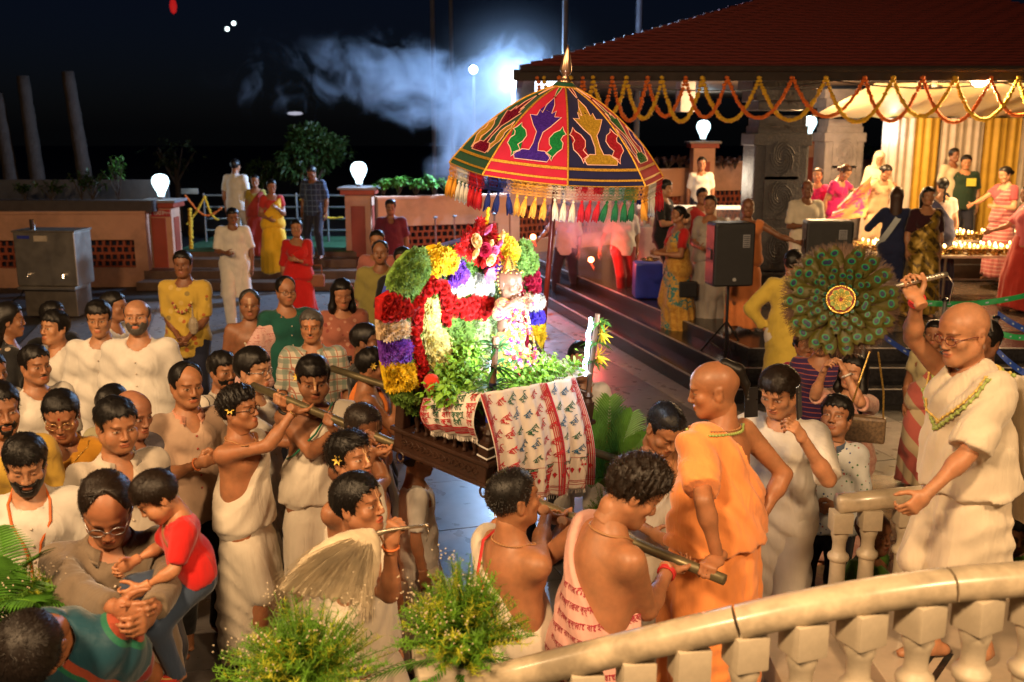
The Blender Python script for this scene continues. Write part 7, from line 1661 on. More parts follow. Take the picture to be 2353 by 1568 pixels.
p = PP(1180, 1074, 1.68, 128, 'short haired bearer seen from behind in white cloth with a red edge', skin=(.33, .155, .075), hair=('buzz', BLK), head=(-6, -6, 0), Y=3.75, arms=(grip(PA0, PA1, 1278, (.2, .6, .6)), grip(PA0, PA1, 1250, (.2, .6, .6))), elbow=((.3, .1, -1), (.8, .2, -.6))); dhoti(p, wcl(.6), c=.20, side=1); p.ring(tul, beads=True)
b = MB(); b.tube([p.T(-.17, .10, .12), p.T(-.10, .17, .20), p.T(.02, .16, .36), p.T(.09, .08, .455), p.T(.10, -.02, .49)], .007, 5); b.build('red_border', redth, p.root)
p = PP(1457, 1050, 1.70, 112, 'bearer with tousled dark hair in a pink cloth printed with dark red lettering', skin=(.36, .17, .085), hair=('curly', DBR), head=(-14, 26, 0), Y=3.62, lean=8, arms=(grip(PA0, PA1, 1560, (.1, .4, .8)), grip(PA0, PA1, 1325, (.1, .5, .8))), elbow=((.2, -.3, -1), (.8, .2, -.6)), hands=('hold', 'grip'))
pinkp = cloth((.62, .34, .29), None, .85, .55); dhoti(p, pinkp, c=.20, side=1, wrap=.2); p.ring(tul); p.band(0, redth, 'red_wrist_thread', .86, .032, .006, 2)
gx = empty('lettering_anchor', (0, 0, 0)); bpy.data.objects.remove(gx)
# woven lettering on the back of the pink cloth
L_ = [o_ for o_ in p.root.children if o_.name.startswith('dhoti')][0]; dgr = bpy.context.evaluated_depsgraph_get()
ink = mat('dark_red_print', (.30, .02, .04), .85)
def print_on(person, obj_, rows, size=.05, yaw0=0.):
    """block-printed words laid on the cloth surface, following it"""
    bpy.context.view_layer.update(); ob = obj_; root = person.root; iv = ob.matrix_world.inverted(); c0 = Vector(person.loc)
    for r_i, (z, txt, a0) in enumerate(rows):
        c = bpy.data.curves.new('w', 'FONT'); c.body = txt; c.size = 1; c.align_x = 'CENTER'; c.resolution_u = 1; c.offset = .012
        t = bpy.data.objects.new('w', c); COL.objects.link(t); me = bpy.data.meshes.new_from_object(t.evaluated_get(bpy.context.evaluated_depsgraph_get())); bpy.data.objects.remove(t)
        ok = True; ctr = Vector((0, 0, H)); 
        for v in me.vertices:
            ang = a0 + v.co.x * size / .2; d = Vector((math.sin(ang), -math.cos(ang), 0)); src = Vector((c0.x, c0.y, 0)) + d * .7 + Vector((0, 0, z + v.co.y * size)); hit, loc, nor, _ = ob.ray_cast(iv @ src, iv.to_3x3() @ (-d))
            if not hit: ok = False; break
            v.co = loc + nor * .003
        if ok: me.materials.clear(); me.materials.append(ink); inst('printed_words', me, root)
        else: bpy.data.meshes.remove(me)
print('ink', p.root.name); print_on(p, L_, [(1.05 - .085 * i, ['হৰে কৃষ্ণ', 'হৰে ৰাম', 'কৃষ্ণ কৃষ্ণ', 'ৰাম হৰে'][(i + j) % 4], -.9 + j * 1.15 + (i % 2) * .4) for i in range(9) for j in range(3)], .047)
print_on(p, [o_ for o_ in p.root.children if o_.name.startswith('uttariya')][0], [(1.44 - .055 * i, ['হৰে ৰাম', 'কৃষ্ণ হৰে', 'হৰে কৃষ্ণ', 'ৰাম ৰাম'][(i + j) % 4], -1.5 + j * .52 + (i % 2) * .2) for i in range(9) for j in range(7)], .031)
p = PP(1530, 922, 1.58, 22, 'bare shouldered boy with cropped hair looking down beside the far pole end', skin=(.36, .175, .085), hair=('buzz', BLK), hs=1.12, head=(2, 34, 0), face_o=dict(eye_open=.25), Y=4.95, arms=(('w', at(1500, 1225, 4.6)), ('l', (.05, -.25, -.35))), hands=('hold', 'relax')); dhoti(p, wcl(), side=1, c=.17); p.ring(tul, drop=.08)
# ---- orange monk at the pole end
p = PP(1645, 826, 1.73, -138, 'large shaven headed monk in orange robe holding the pole end, seen from behind', z0=.33, skin=(.33, .150, .07), fat=1.28, hair=('shikha', BLK), face_o=dict(shave=.35, eye_open=.5), head=(40, 10, 0), hands=('fist', 'grip'), arms=(('l', (.03, .12, -.40)), grip(PA0, PA1, 1628, (-.2, .3, -.9))), elbow=((-1, .5, 0), (.6, .5, -.2)), Y=4.2)
org = cloth((.85, .30, .085), None, .8, .6, .3); p.skirt(org, 'robe_skirt', waist=.16, r0=.15, r1=.27, np_=8, pleat=.020, wrap=.3); p.drape(org, 'robe', 1, .24, .027, .8, .013, arm=.8); p.ring(tul, beads=True, r=.078); p.ring(mat('green_gold_braid', (.3, .38, .1), .5), 'braided_garland', .082, .45, .03, .008, True)
# ---- fan waver on the stair
p = PP(2222, 694, 1.66, -78, 'elderly shaven priest in cream shawl and glasses standing on the stair waving the peacock fan', z0=.66, Y=4.05, fit=False, skin=(.42, .21, .11), fat=1.15, lean=6, hair=None, face='old', face_o=dict(shave=.25, eye_open=.5), head=(8, 4, 0), hands=('grip', 'hold'), arms=(('grip', tuple(at(2092, 646, 4.02)), tuple(Vector(fan_h1) - Vector(fan_h0)), (-.3, -.5, .5)), ('w', at(2112, 1160, 3.75))), elbow=((-.5, -.4, -.3), (.5, .8, -.2)), legs=((-.06, -.05, .085), (.08, .12, .12)))
bordc = cloth((.60, .52, .40), None, .85, .6, .3); p.skirt(bordc, 'dhoti', waist=.16, r0=.15, r1=.22, np_=7, pleat=.016, wrap=.55, hem=.42); p.drape(bordc, 'shawl', 1, .30, .03, .55, .012, arm=.95); p.glasses(mat('maroon_frame', (.12, .02, .02), .3)); p.band(0, redth, 'red_wrist_thread', .92, .033, .004, 3)
p.hang([p.T(.10, .20, .42), p.T(.14, .24, .1), p.T(.16, .26, -.28)], .16, .22, bordc, 'shawl_end', folds=.002)
p.ring(mat('green_gold_braid', (.3, .38, .1), .5), 'braided_garland', .10, .46, .22, .011, True); p.ring(mat('yellow_braid', (.6, .42, .1), .5), 'braided_garland', .096, .47, .20, .008, True)
b = MB(); pts = [(.22, .20, -.28), (.10, .25, -.30), (-.02, .26, -.27)]
b.grid([[p.T(x + .0, y + .015, z + .0), p.T(x, y + .015, z + .035)] for x, y, z in pts]); b.build('patterned_border', cloth((.10, .07, .05), (('check', (.5, .45, .35), .012, .5),)), p.root)
for e_ in (0,): b = MB(); b.tube([p.H((0, .1, .05)), p.H((0, .135, .03)), p.H((.01, .14, -.02))], [.012, .010, .003], 6); b.build('hair_tuft', hairm((.25, .23, .21)), p.root)
# ---- front left group
ld = PP(238, 1084, 1.70, 24, 'balding man in glasses and taupe shirt carrying the child in the red shirt', skin=(.34, .15, .075), hair=('recede', DBR), head=(-4, 26, 0), face_o=dict(eye_open=.3), Y=3.4, lean=4, fat=1.1, hands=('hold', 'hold'), arms=(('w', at(275, 1400, 2.98)), ('w', at(345, 1408, 3.0))), elbow=((-1, .2, -.4), (1, .2, -.3)))
tp = cloth((.17, .125, .085), None, .8, .6); ld.top(tp, 1.85, -.22, .02, 'shirt', collar=tp, buttons=btn); ld.trousers(cloth((.05, .035, .025))); ld.glasses(mat('thin_steel_frame', (.4, .4, .42), .3, .9))
b = MB(); r_ = random.Random(5)
for i in range(12):
    x = -.05 + i * .009; b.tube([ld.H((-.075, .02 + .004 * i, .085)), ld.H((-.03 + x * .3, -.045 + .01 * i, .128 - .002 * i)), ld.H((.05, -.03 + .008 * i, .115))], .004, 4)
b.build('combed_strands', hairm(DBR), ld.root)
cp = at(358, 1080, 3.25); cst = .80
ckk = dict(lean=12, head=(0, 22, 0), hs=.95); cht = head_top(cst, -62, ckk)
ck = Person((cp.x - cht[0], cp.y - cht[1], cp.z - cht[2]), -62, cst, cell=.0095, skin=(.42, .20, .10), hair=('boy', (.02, .012, .008)), face='child', hs=.95, head=(0, 22, 0), face_o=dict(eye_open=.5), seed=50, lean=12, arms=(('l', (.03, -.34, -.30)), ('l', (.05, -.32, -.36))), hands=('hold', 'hold'), legs=((-.10, -.42, .42), (.12, -.20, .20)), label='small boy in red shirt and jeans with red socks carried in the man\'s arms')
redc = cloth((.55, .012, .010), None, .8, .5); ck.top(redc, .85, -.06, .016, 'shirt', neck=.08); ck.trousers(cloth((.035, .055, .10), None, .8, .5), .012, 'jeans')
for L in ck.leg: b = MB(); A_ = L[2]; f_ = L[3]; b.tube([A_ + (L[1] - A_) * .16, A_, A_ + f_ * .045 - v3((0, 0, .03)), A_ + f_ * .10 - v3((0, 0, .045))], [.028, .031, .031, .022], 10); b.build('red_sock', cloth((.42, .03, .02), (('stripe', (.5, .35, .1), .03, .12, 'z'),)), ck.root, True)
wb = PP(62, 1388, 1.55, 10, 'woman bending forward in a teal saree with red striped border at the lower left corner', Y=2.75, skin=(.30, .13, .06), lean=38, hair=('plain', (.015, .01, .008)), head=(-10, 38, 0), face='woman', sex='f', face_o=dict(eye_open=.3), fat=1.15)
tealc = cloth((.008, .055, .085), (('stripe', (.30, .055, .025), .16, .28, 'd'), ('stripe', (.01, .12, .07), .16, .10, 'd')), .6, .5); wb.top(cloth((.22, .02, .02)), .75, .05, .012, 'blouse'); wb.skirt(tealc, 'saree'); wb.drape(tealc, 'saree_end', 1, .36, .03, .9, .008, arm=.5)
p = PP(52, 1000, 1.70, 24, 'bearded man looking down in white kurta with an orange lanyard', Y=4.1, hs=.98, skin=(.42, .22, .12), hair=('fringe', BLK), beard=('full', (.012, .009, .008)), head=(0, 16, 0), face_o=dict(eye_open=.25)); p.top(kurta, .9, -.35, .02, 'kurta', buttons=btn); p.trousers(pyj)
b = MB(); 
for s_ in (-1, 1): b.tube(p.onsurf([p.T(s_ * .06, .03, .50), p.T(s_ * .078, -.06, .455), p.T(s_ * .07, -.12, .38), p.T(s_ * .05, -.155, .30), p.T(s_ * .03, -.16, .2), p.T(.01 * s_, -.165, .10)], .008), .0065, 5)
b.build('orange_lanyard', mat('orange_lanyard', (.60, .13, .02), .6), p.root); b = MB(); b.bbox(p.T(.0, -.20, .05), (.06, .008, .09), None, .003); b.build('id_card', mat('id_card_white', (.6, .58, .55), .4), p.root)
p = PP(262, 912, 1.74, 42, 'stocky man in pale polo shirt with navy chest stripes turning right', Y=4.5, skin=(.35, .165, .082), face='round', fat=1.12, hair=('short', BLK), head=(0, 6, 0)); polo = cloth((.46, .40, .33), (('band', (.012, .02, .06), 1.335, 1.385), ('band', (.02, .03, .06), 1.313, 1.319), ('band', (.02, .03, .06), 1.298, 1.304), ('band', (.02, .03, .06), 1.283, 1.289)), .8, .4); p.top(polo, .85, -.16, .016, 'polo_shirt', vneck=.08, collar=cloth((.46, .40, .33)), buttons=btn); p.trousers(navyp)
p = PP(302, 898, 1.66, 62, 'elderly man with white cropped hair in grey shirt behind the striped polo', Y=5.2, skin=(.30, .14, .08), face='old', hair=('ring', (.35, .33, .3)), head=(0, 10, 0)); p.top(cloth((.12, .11, .13)), .9, -.2, .02, 'shirt', collar=cloth((.12, .11, .13))); p.trousers(navyp)
p = PP(255, 882, 1.55, 170, 'woman with dark bun and khaki shawl seen from behind near the white haired man', Y=5.7, skin=S1, sex='f', face='woman', hair=('bun', BLK)); p.top(cloth((.30, .27, .16)), .9, -.3, .02, 'kurta'); p.skirt(cloth((.30, .27, .16)), 'skirt'); p.drape(cloth((.36, .33, .2)), 'shawl', -1, .28)
p = PP(135, 897, 1.58, 14, 'woman in mustard yellow top and rimless glasses looking down', Y=5.0, skin=(.33, .15, .075), sex='f', face='woman', hair=('tied', BLK), head=(4, 18, 0), face_o=dict(bindi=True, eye_open=.35), fat=1.1); ms = cloth((.55, .25, .02), None, .8, .5); p.top(ms, .8, -.35, .014, 'top', vneck=.06); p.trousers(cloth((.3, .28, .22))); p.glasses(gold_w); p.ring(gold, 'necklace', .08, .46, .10, .003)
b = MB(); b.tube([p.T(-.13, .06, .47), p.T(-.135, -.03, .485), p.T(-.12, -.13, .32), p.T(-.10, -.15, .1)], .014, 6, True, .4); b.build('bag_strap', blkstr, p.root)
p = PP(-6, 880, 1.70, 40, 'bearded man in yellow kurta cut off by the left picture edge', Y=4.7, skin=S1, hair=('short', BLK), beard=('trim', BLK)); p.top(cloth((.52, .33, .05)), .9, -.4, .02, 'kurta'); p.trousers(pyj)
p = PP(76, 793, 1.68, 55, 'man in white collarless kurta with thin moustache looking right at far left', Y=5.9, skin=(.32, .15, .075), hair=('short', BLK), beard=('moustache', BLK)); p.top(kurta, .9, -.4, .018, 'kurta', buttons=btn); p.trousers(pyj)
p = PP(-22, 812, 1.6, 60, 'person in white shirt mostly beyond the left edge', Y=6.3, skin=S1, hair=('short', BLK)); p.top(kurta, .9, -.3)
p = PP(122, 716, 1.58, -28, 'teenage boy in white kurta glancing up to the left', Y=7.2, skin=(.40, .20, .10), hair=('fringe', BLK), head=(0, -8, 0)); p.top(kurta, .9, -.4, .018, 'kurta', buttons=btn); p.trousers(pyj)
p = PP(118, 692, 1.62, 60, 'dark haired person in black just behind the boy glancing left', Y=7.8, skin=S2, hair=('short', BLK)); p.top(blackt, .9, -.2); p.trousers(navyp)
p = PP(15, 696, 1.66, 120, 'person with long dark hair in black flowered top at far left', Y=7.0, skin=S1, sex='f', face='woman', hair=('longback', BLK)); p.top(cloth((.012, .012, .013), (('dots', ((.3, .25, .2), (.012, .012, .013)), 9, .25),)), .9, -.2); p.trousers(blackt)
p = PP(224, 692, 1.66, 8, 'young man in white kurta standing left of the bald bearded man', Y=7.0, skin=(.36, .18, .09), hair=('fringe', BLK), head=(4, 4, 0)); p.top(kurta, .95, -.45, .018, 'kurta', buttons=btn); p.trousers(pyj)
p = PP(258, 669, 1.68, 82, 'dark haired man in profile between two white kurtas', Y=7.7, skin=S1, hair=('short', BLK)); p.top(kurta, .9, -.3, .018, 'shirt'); p.trousers(navyp)
p = PP(312, 686, 1.76, 6, 'bald man with grey beard in white kurta watching from the left', Y=6.7, skin=(.40, .20, .105), fat=1.12, hair=('ring', (.05, .04, .04)), beard=('full', (.10, .085, .075)), head=(4, -6, 0), face_o=dict(shave=.3)); p.top(kurta, .95, -.45, .022, 'kurta', buttons=btn); p.trousers(pyj)
p = PP(425, 832, 1.72, 38, 'man with moustache in beige polo holding one fist to his chest', Y=5.5, skin=(.33, .155, .075), fat=1.12, hair=('recede', BLK), beard=('moustache', BLK), hands=('fist', 'relax'), head=(2, 2, 0), arms=(('l', (.12, -.30, -.16)), None), palms=((.3, .9, 0), None)); bg_ = cloth((.44, .30, .21)); p.top(bg_, .85, -.16, .016, 'polo_shirt', vneck=.08, collar=cloth((.50, .22, .14)), buttons=mat('red_button', (.35, .03, .02), .4)); p.trousers(blackt); p.band(0, saff, 'orange_wrist_thread', .9, .034, .005)
p = PP(508, 810, 1.66, 52, 'young man in black and white striped shirt with a short beard', Y=6.3, skin=(.30, .14, .07), hair=('fringe', BLK), beard=('trim', BLK)); p.top(cloth((.50, .45, .38), (('stripe', (.03, .03, .03), .05, .14, 'x'),)), .9, -.2, .016, 'shirt', collar=cloth((.5, .45, .38))); p.trousers(navyp)
p = PP(572, 665, 1.58, 10, 'gaunt old man with forehead mark and pink shawl over one shoulder', Y=8.2, skin=(.24, .11, .055), face='old', hair=('recede', (.04, .035, .03)), face_o=dict(tilak=(1.8, 2.6, 3)), head=(4, 4, 0)); p.drape(cloth((.60, .36, .32), (('print', (.30, .05, .06), 50, .05),)), 'pink_shawl', 1, .22, .03, .8, .006, arm=1.); p.skirt(wcl(), 'dhoti'); p.garland([mat('white_garland', (.55, .48, .38), .7)], .075, .45, .16, .014, 'flower_garland', .09)
p = PP(655, 634, 1.70, 30, 'man in dark green shirt and glasses looking to the right', Y=8.3, skin=S1, face='round', fat=1.1, hair=('recede', BLK)); gsm = cloth((.006, .07, .05)); p.top(gsm, .9, -.2, .016, 'shirt', buttons=btn); p.trousers(navyp); p.glasses(gl_m)
p = PP(714, 710, 1.70, 4, 'grey haired man with moustache in pale green plaid shirt facing the camera', Y=7.0, skin=(.33, .155, .075), hair=('short', (.09, .08, .075)), beard=('moustache', (.05, .045, .04)), face_o=dict(tilak=(1.6, 1.1, .7))); pc = cloth((.48, .42, .34), (('check', (.14, .20, .17), .085, .38, (.30, .12, .08)),), .85, .3); p.top(pc, .85, -.2, .016, 'plaid_shirt', collar=pc, buttons=btn); p.trousers(navyp)
p = PP(785, 640, 1.60, 16, 'young woman with very long black hair in rust patterned dress holding a phone', Y=8.3, skin=(.36, .17, .09), sex='f', face='woman', hair=('long', BLK), head=(2, 16, 0), hands=('hold', 'hold'), arms=(('l', (.14, -.26, -.34)), ('l', (-.12, -.26, -.34))), face_o=dict(eye_open=.35)); dc_ = cloth((.30, .10, .065), (('dots', ((.42, .2, .14), (.22, .05, .04)), 16, .28),)); p.top(dc_, 1.2, -.2, .016, 'dress_top'); p.skirt(dc_, 'dress')
b = MB(); b.bbox(p.T(0, -.285, .10), (.07, .02, .13), None, .006); o = b.build('mobile_phone', blackp, None); o.location = p.root.location; o.rotation_euler = p.root.rotation_euler; tag(o, 'black phone held by the long haired woman in the rust dress', 'phone')
yf = cloth((.50, .33, .05), (('dots', ((.40, .12, .03), (.25, .18, .05), (.55, .38, .1)), 11, .30),)); p = PP(418, 577, 1.72, 2, 'man in yellow flowered shirt wearing a flower garland, hands together, left of the white walker', Y=9.6, skin=(.20, .085, .042), hair=('short', BLK), hands=('hold', 'hold'), arms=(('l', (.15, -.20, -.42)), ('l', (-.12, -.22, -.42)))); p.top(yf, .9, -.2, .022, 'flowered_shirt'); p.trousers(cloth((.015, .018, .04))); p.garland([mat('cream_flower', (.55, .40, .12), .7), mat('rust_flower', (.35, .08, .05), .7)], .09, .46, .24, .02, 'flower_garland', .11)
pb_ = MB(); q = p.world(p.T(.12, -.24, .06)); pb_.ball((0, 0, .06), .07, 10, (.7, .6, 1.3)); pb_.tube([(0, 0, .14), (0, .0, .26)], [.012, .004], 6); o = pb_.build('plastic_bag', mat('clear_plastic_bag', (.4, .33, .24), .3, alpha=.75)); o.location = q; tag(o, 'small clear plastic bag hanging from the garlanded man\'s hand', 'bag')
p = PP(533, 477, 1.70, 14, 'man in white kurta pyjama walking barefoot in from the gate', Y=14.8, skin=S2, hair=('short', BLK), head=(10, 16, 0), cell=.018, hands=('hold', 'relax'), arms=(('l', (.08, -.25, -.28)), None), legs=((-.08, -.16, .085), (.09, .12, .10))); p.top(kurta, .9, -.5, .022, 'kurta', flare=.02); p.trousers(pyj, .03)
p = PP(540, 366, None, 165, 'man in white shirt seen from behind on the gate steps', z0=.6, Y=19.4, skin=S1, hair=('short', BLK)); p.top(kurta, .8, -.15, .02, 'shirt'); p.trousers(pyj)
p = PP(585, 402, 1.55, 10, 'woman in olive and red saree behind the yellow saree', z0=.6, Y=19.0, skin=S1, sex='f', face='woman', hair=('tied', BLK)); sari(p, cloth((.28, .03, .02)), cloth((.30, .22, .03)))
p = PP(623, 412, 1.62, 20, 'woman in bright yellow saree with red blouse stepping through the gate', z0=.45, Y=17.6, skin=S1, sex='f', face='woman', hair=('tied', BLK), head=(0, 12, 0), cell=.02, arms=(('l', (.06, -.2, -.34)), ('l', (-.1, -.26, -.15)))); sari(p, cloth((.72, .40, .015)), cloth((.45, .03, .02)))
p = PP(680, 504, 1.60, 6, 'woman in all red saree walking below the gate with a brown handbag', Y=14.2, skin=S1, sex='f', face='woman', hair=('tied', BLK), cell=.018, arms=(None, ('l', (-.14, -.24, -.2)))); sari(p, cloth((.52, .012, .012)), cloth((.40, .01, .01)), 1.6)
b = MB(); q = p.world(p.T(.24, -.02, -.1)); b.bbox((0, 0, 0), (.24, .10, .18), None, .02); b.tube([(-.09, 0, .09), (-.08, 0, .22), (.08, 0, .22), (.09, 0, .09)], .01, 6); o = b.build('handbag', mat('brown_leather', (.22, .07, .03), .5)); o.location = q; tag(o, 'brown leather handbag hanging beside the woman in red', 'handbag')
p = PP(715, 381, 1.74, -12, 'man in dark blue checked shirt coming down the gate steps', z0=.6, Y=18.7, skin=S2, hair=('short', BLK), head=(0, 28, 0), cell=.02); p.top(cloth((.015, .025, .06), (('check', (.10, .15, .25), .10, .12),)), .95, -.15, .02, 'checked_shirt'); p.trousers(navyp)
p = PP(897, 459, 1.70, 6, 'young man in maroon polo leaning by the red pillar', Y=13.2, skin=(.22, .10, .05), hair=('spiky', BLK), cell=.018); mr = cloth((.10, .010, .025)); p.top(mr, .85, -.15, .018, 'polo_shirt', vneck=.05, collar=mr); p.trousers(navyp)
p = PP(866, 529, 1.55, 0, 'woman in dusky pink behind the moustached man', Y=11.3, skin=S1, sex='f', face='woman', hair=('tied', BLK)); p.top(cloth((.35, .12, .10)), .9, -.3); p.skirt(cloth((.3, .1, .08)))
p = PP(873, 552, 1.70, 2, 'heavy man with big moustache in olive kurta left of the arch', Y=10.2, skin=(.24, .11, .055), fat=1.25, face='round', hair=('recede', BLK), beard=('moustache', BLK)); p.top(cloth((.26, .22, .06)), .9, -.45, .022, 'kurta'); p.trousers(pyj)
p = PP(925, 567, 1.62, 10, 'person whose dark hair shows just above the blue edge of the arch', Y=9.8, skin=S1, hair=('short', BLK)); p.top(blackt, .9, -.2)
p = PP(1243, 822, 1.66, 170, 'black haired man in black shirt holding the umbrella pole behind the palanquin', Y=6.55, skin=S1, hair=('curly', BLK), arms=(None, ('w', at(1250, 900, 6.3)))); p.top(blackt, .8, -.15); p.trousers(navyp)
p = PP(1335, 785, 1.70, -4, 'man in glasses and white kurta with orange lanyard behind the led post', Y=6.7, skin=(.30, .14, .07), hair=('short', BLK), cell=.0125, hs=1.1); p.top(kurta, .9, -.4, .018, 'kurta', buttons=btn); p.trousers(pyj); p.glasses(gl_m); p.ring(tul, beads=True)
b = MB(); b.tube(p.onsurf([p.T(.06, .03, .50), p.T(.078, -.06, .455), p.T(.07, -.12, .38), p.T(.05, -.155, .30), p.T(.01, -.165, .10)], .008), .006, 5); b.build('orange_lanyard', mat('orange_lanyard', (.60, .13, .02), .6), p.root)
# bearers under the palanquin, only legs and cloth show
p = PP(960, 1010, 1.55, 100, 'bearer in white dhoti under the near side of the palanquin', Y=5.75, skin=S1, hair=('short', BLK), cell=.015, hs=.9); 
p.top(kurta, .8, -.2); dhoti(p, drape=False)
# ---- right hand group
p = PP(1795, 840, 1.70, -34, 'young man in white kurta with side swept black hair behind the orange monk', z0=.0, Y=5.0, skin=(.42, .21, .11), hair=('fringe', DBR), head=(-8, 20, 0), hands=('relax', 'hold'), arms=(None, ('w', at(1846, 1010, 4.62))), elbow=(None, (.6, -.1, -1))); p.top(kurta, .95, -.45, .02, 'kurta'); p.trousers(pyj)
def phone(px, py, Y, label, rot=(80, 0, -20), sz=(.075, .009, .155)):
    e = empty('mobile_phone', at(px, py, Y), 0, label, 'phone'); e.rotation_euler = tuple(R(a) for a in rot); b = MB(); b.bbox((0, 0, 0), (sz[0], sz[2], sz[1]), None, .004); b.build('phone_body', mat('phone_dark', (.03, .028, .03), .3, .4), e)
    b = MB()
    for i in range(3): b.ball((-sz[0] * .25, sz[2] * (.36 - .12 * i), sz[1] * .5), .007, 8, (1, 1, .4))
    b.build('camera_lens', mat('lens_grey', (.2, .2, .2), .2, .6), e)
phone(1836, 925, 4.55, 'bright edged phone held upright beside the young man in white', (85, 0, 60)); phone(1726, 925, 4.9, 'dark phone with three lenses right of the monk\'s neck', (85, 0, 15)); phone(2172, 842, 5.1, 'dark phone held up just left of the priest\'s chin', (80, 0, -40))
p = PP(1925, 910, 1.66, -32, 'chubby young man in small flowered white shirt gazing up left', Y=5.6, skin=(.30, .14, .07), face='round', fat=1.15, hair=('fringe', BLK), head=(0, -20, 0), cell=.0115, hands=('relax', 'fist'), arms=(None, ('l', (-.08, -.26, -.30)))); fs = cloth((.46, .47, .46), (('dots', ((.30, .05, .05), (.05, .14, .06), (.05, .08, .2)), 34, .20),), .85, .4); p.top(fs, .9, -.15, .018, 'flowered_shirt', vneck=.07, collar=cloth((.05, .07, .11)), buttons=btn); p.trousers(navyp)
p = PP(1962, 815, 1.60, -38, 'woman in pale pink lace dress raising her phone under the fan', Y=6.5, skin=(.44, .23, .13), sex='f', face='woman', hair=('long', BLK), cell=.0125, hands=('hold', 'hold'), arms=(('w', at(1893, 852, 6.3)), ('w', at(1940, 852, 6.3))), elbow=((-.5, 0, -1), (.6, 0, -1)), head=(-4, -4, 0)); pk = cloth((.50, .25, .20), (('brocade', (.58, .34, .26), 22),)); p.top(pk, .9, -.3, .016, 'dress_top'); p.skirt(pk, 'dress'); p.band(1, mat('pearl_beads', (.6, .55, .5), .3), 'bead_bracelet', .85, .034, .007)
e = empty('handbag', at(1985, 985, 6.1), R(-20), 'brown patterned handbag on a gold chain beside the woman in pink lace', 'handbag'); MB().bbox((0, 0, 0), (.26, .09, .17), None, .02).build('bag_body', mat('patterned_brown_bag', (.14, .09, .05), .45, var=.5, vs=60), e); b = MB(); b.tube([(-.10, 0, .08), (-.05, -.02, .30), (.0, .02, .5)], .006, 5); b.tube([(.11, 0, .08), (.1, 0, .25), (.05, .02, .5)], .006, 5); b.build('chain_strap', gold, e)
p = PP(1890, 742, 1.72, -20, 'person in purple striped shirt hidden behind the peacock fan', Y=7.2, skin=S1, hair=('short', BLK)); p.top(cloth((.03, .012, .06), (('stripe', (.25, .06, .06), .035, .2, 'z'),)), 1.5, -.2); p.trousers(blackt)
p = PP(1850, 760, 1.55, 10, 'person in magenta partly behind the peacock fan', Y=7.7, skin=S1, sex='f', face='woman', hair=('tied', BLK)); p.top(cloth((.40, .01, .08)), .9, -.3); p.skirt(cloth((.40, .01, .08)))
p = PP(1825, 574, 1.68, 148, 'man in yellow kurta with a hand on his hip seen from behind', Y=9.2, skin=S1, hair=('short', BLK), cell=.0135, arms=(None, ('l', (.02, .02, -.42))), elbow=(None, (1, .4, 0))); p.top(cloth((.52, .38, .06), None, .8, .6), 1.8, -.55, .024, 'kurta', flare=.03); p.trousers(pyj, .03)
p = PP(2262, 735, 1.66, -60, 'dark skinned man in pale flowered shirt behind the priest, phone raised', Y=5.6, skin=(.16, .07, .035), hair=('short', BLK), arms=(('w', at(2188, 850, 5.55)), None), elbow=((-.3, -.6, -1), None), hands=('hold', 'relax')); p.top(cloth((.42, .42, .42), (('dots', ((.2, .2, .25), (.4, .4, .4)), 30, .22),)), .8, -.15); p.trousers(navyp)
p = PP(2150, 735, 1.62, -30, 'woman in cream and coral saree behind the priest\'s raised arm', Y=8.0, skin=S1, sex='f', face='woman', hair=('bun', BLK)); sari(p, cloth((.48, .12, .10), (('stripe', (.5, .4, .25), .2, .4, 'd'),)), cloth((.45, .38, .2)), .6)
p = PP(2345, 1172, 1.56, -20, 'seated person in lime green cloth at the right behind the far railing', z0=-.50, Y=5.5, skin=S2, sex='f', face='woman', hair=('longback', BLK), legs=((-.12, -.42, .60), (.12, -.42, .60)), head=(0, 20, 0)); p.top(cloth((.12, .30, .015), None, .8, .7), 1.5, -.1); p.drape(cloth((.16, .34, .02), None, .8, .7), 'green_scarf', 1, .28)
p = PP(2010, 1175, 1.5, 40, 'person in dark green with a silver sequinned bag behind the far railing', z0=-.42, Y=5.4, skin=S2, hair=('short', BLK), legs=((-.12, -.42, .52), (.12, -.42, .52)), sex='f', face='woman'); bpy.data.objects.remove([c for c in p.root.children if c.name.startswith('hair')][0]); p.top(cloth((.05, .12, .01), None, .8, .7), 1.5, -.1, neck=.05)
# behind the speakers, on the plinth
p = PP(1720, 454, 1.72, -8, 'shaven monk in orange robe resting a hand on the right loudspeaker', z0=.46, Y=12.6, skin=S2, hair=None, cell=.018, face_o=dict(shave=.5), arms=(None, ('w', at(1842, 560, 12.3))), elbow=(None, (.5, .3, -1))); oc = cloth((.62, .20, .06)); dhoti(p, oc, c=.22, side=1)
p = PP(1633, 449, 1.60, -25, 'woman in pale grey saree standing left of the black loudspeaker', z0=.30, Y=13.6, skin=S1, sex='f', face='woman', hair=('tied', BLK), cell=.018, arms=(('l', (.1, -.25, -.3)), None)); sari(p, cloth((.34, .30, .26)), cloth((.30, .26, .22)), .8)
p = PP(1614, 432, 1.66, 10, 'person in red and cream shawl behind the grey saree', z0=.46, Y=14.8, skin=S1, hair=('short', BLK)); p.top(cloth((.45, .35, .28)), .9, -.2); p.drape(cloth((.40, .03, .03)), 'shawl', -1, .26); p.trousers(pyj)
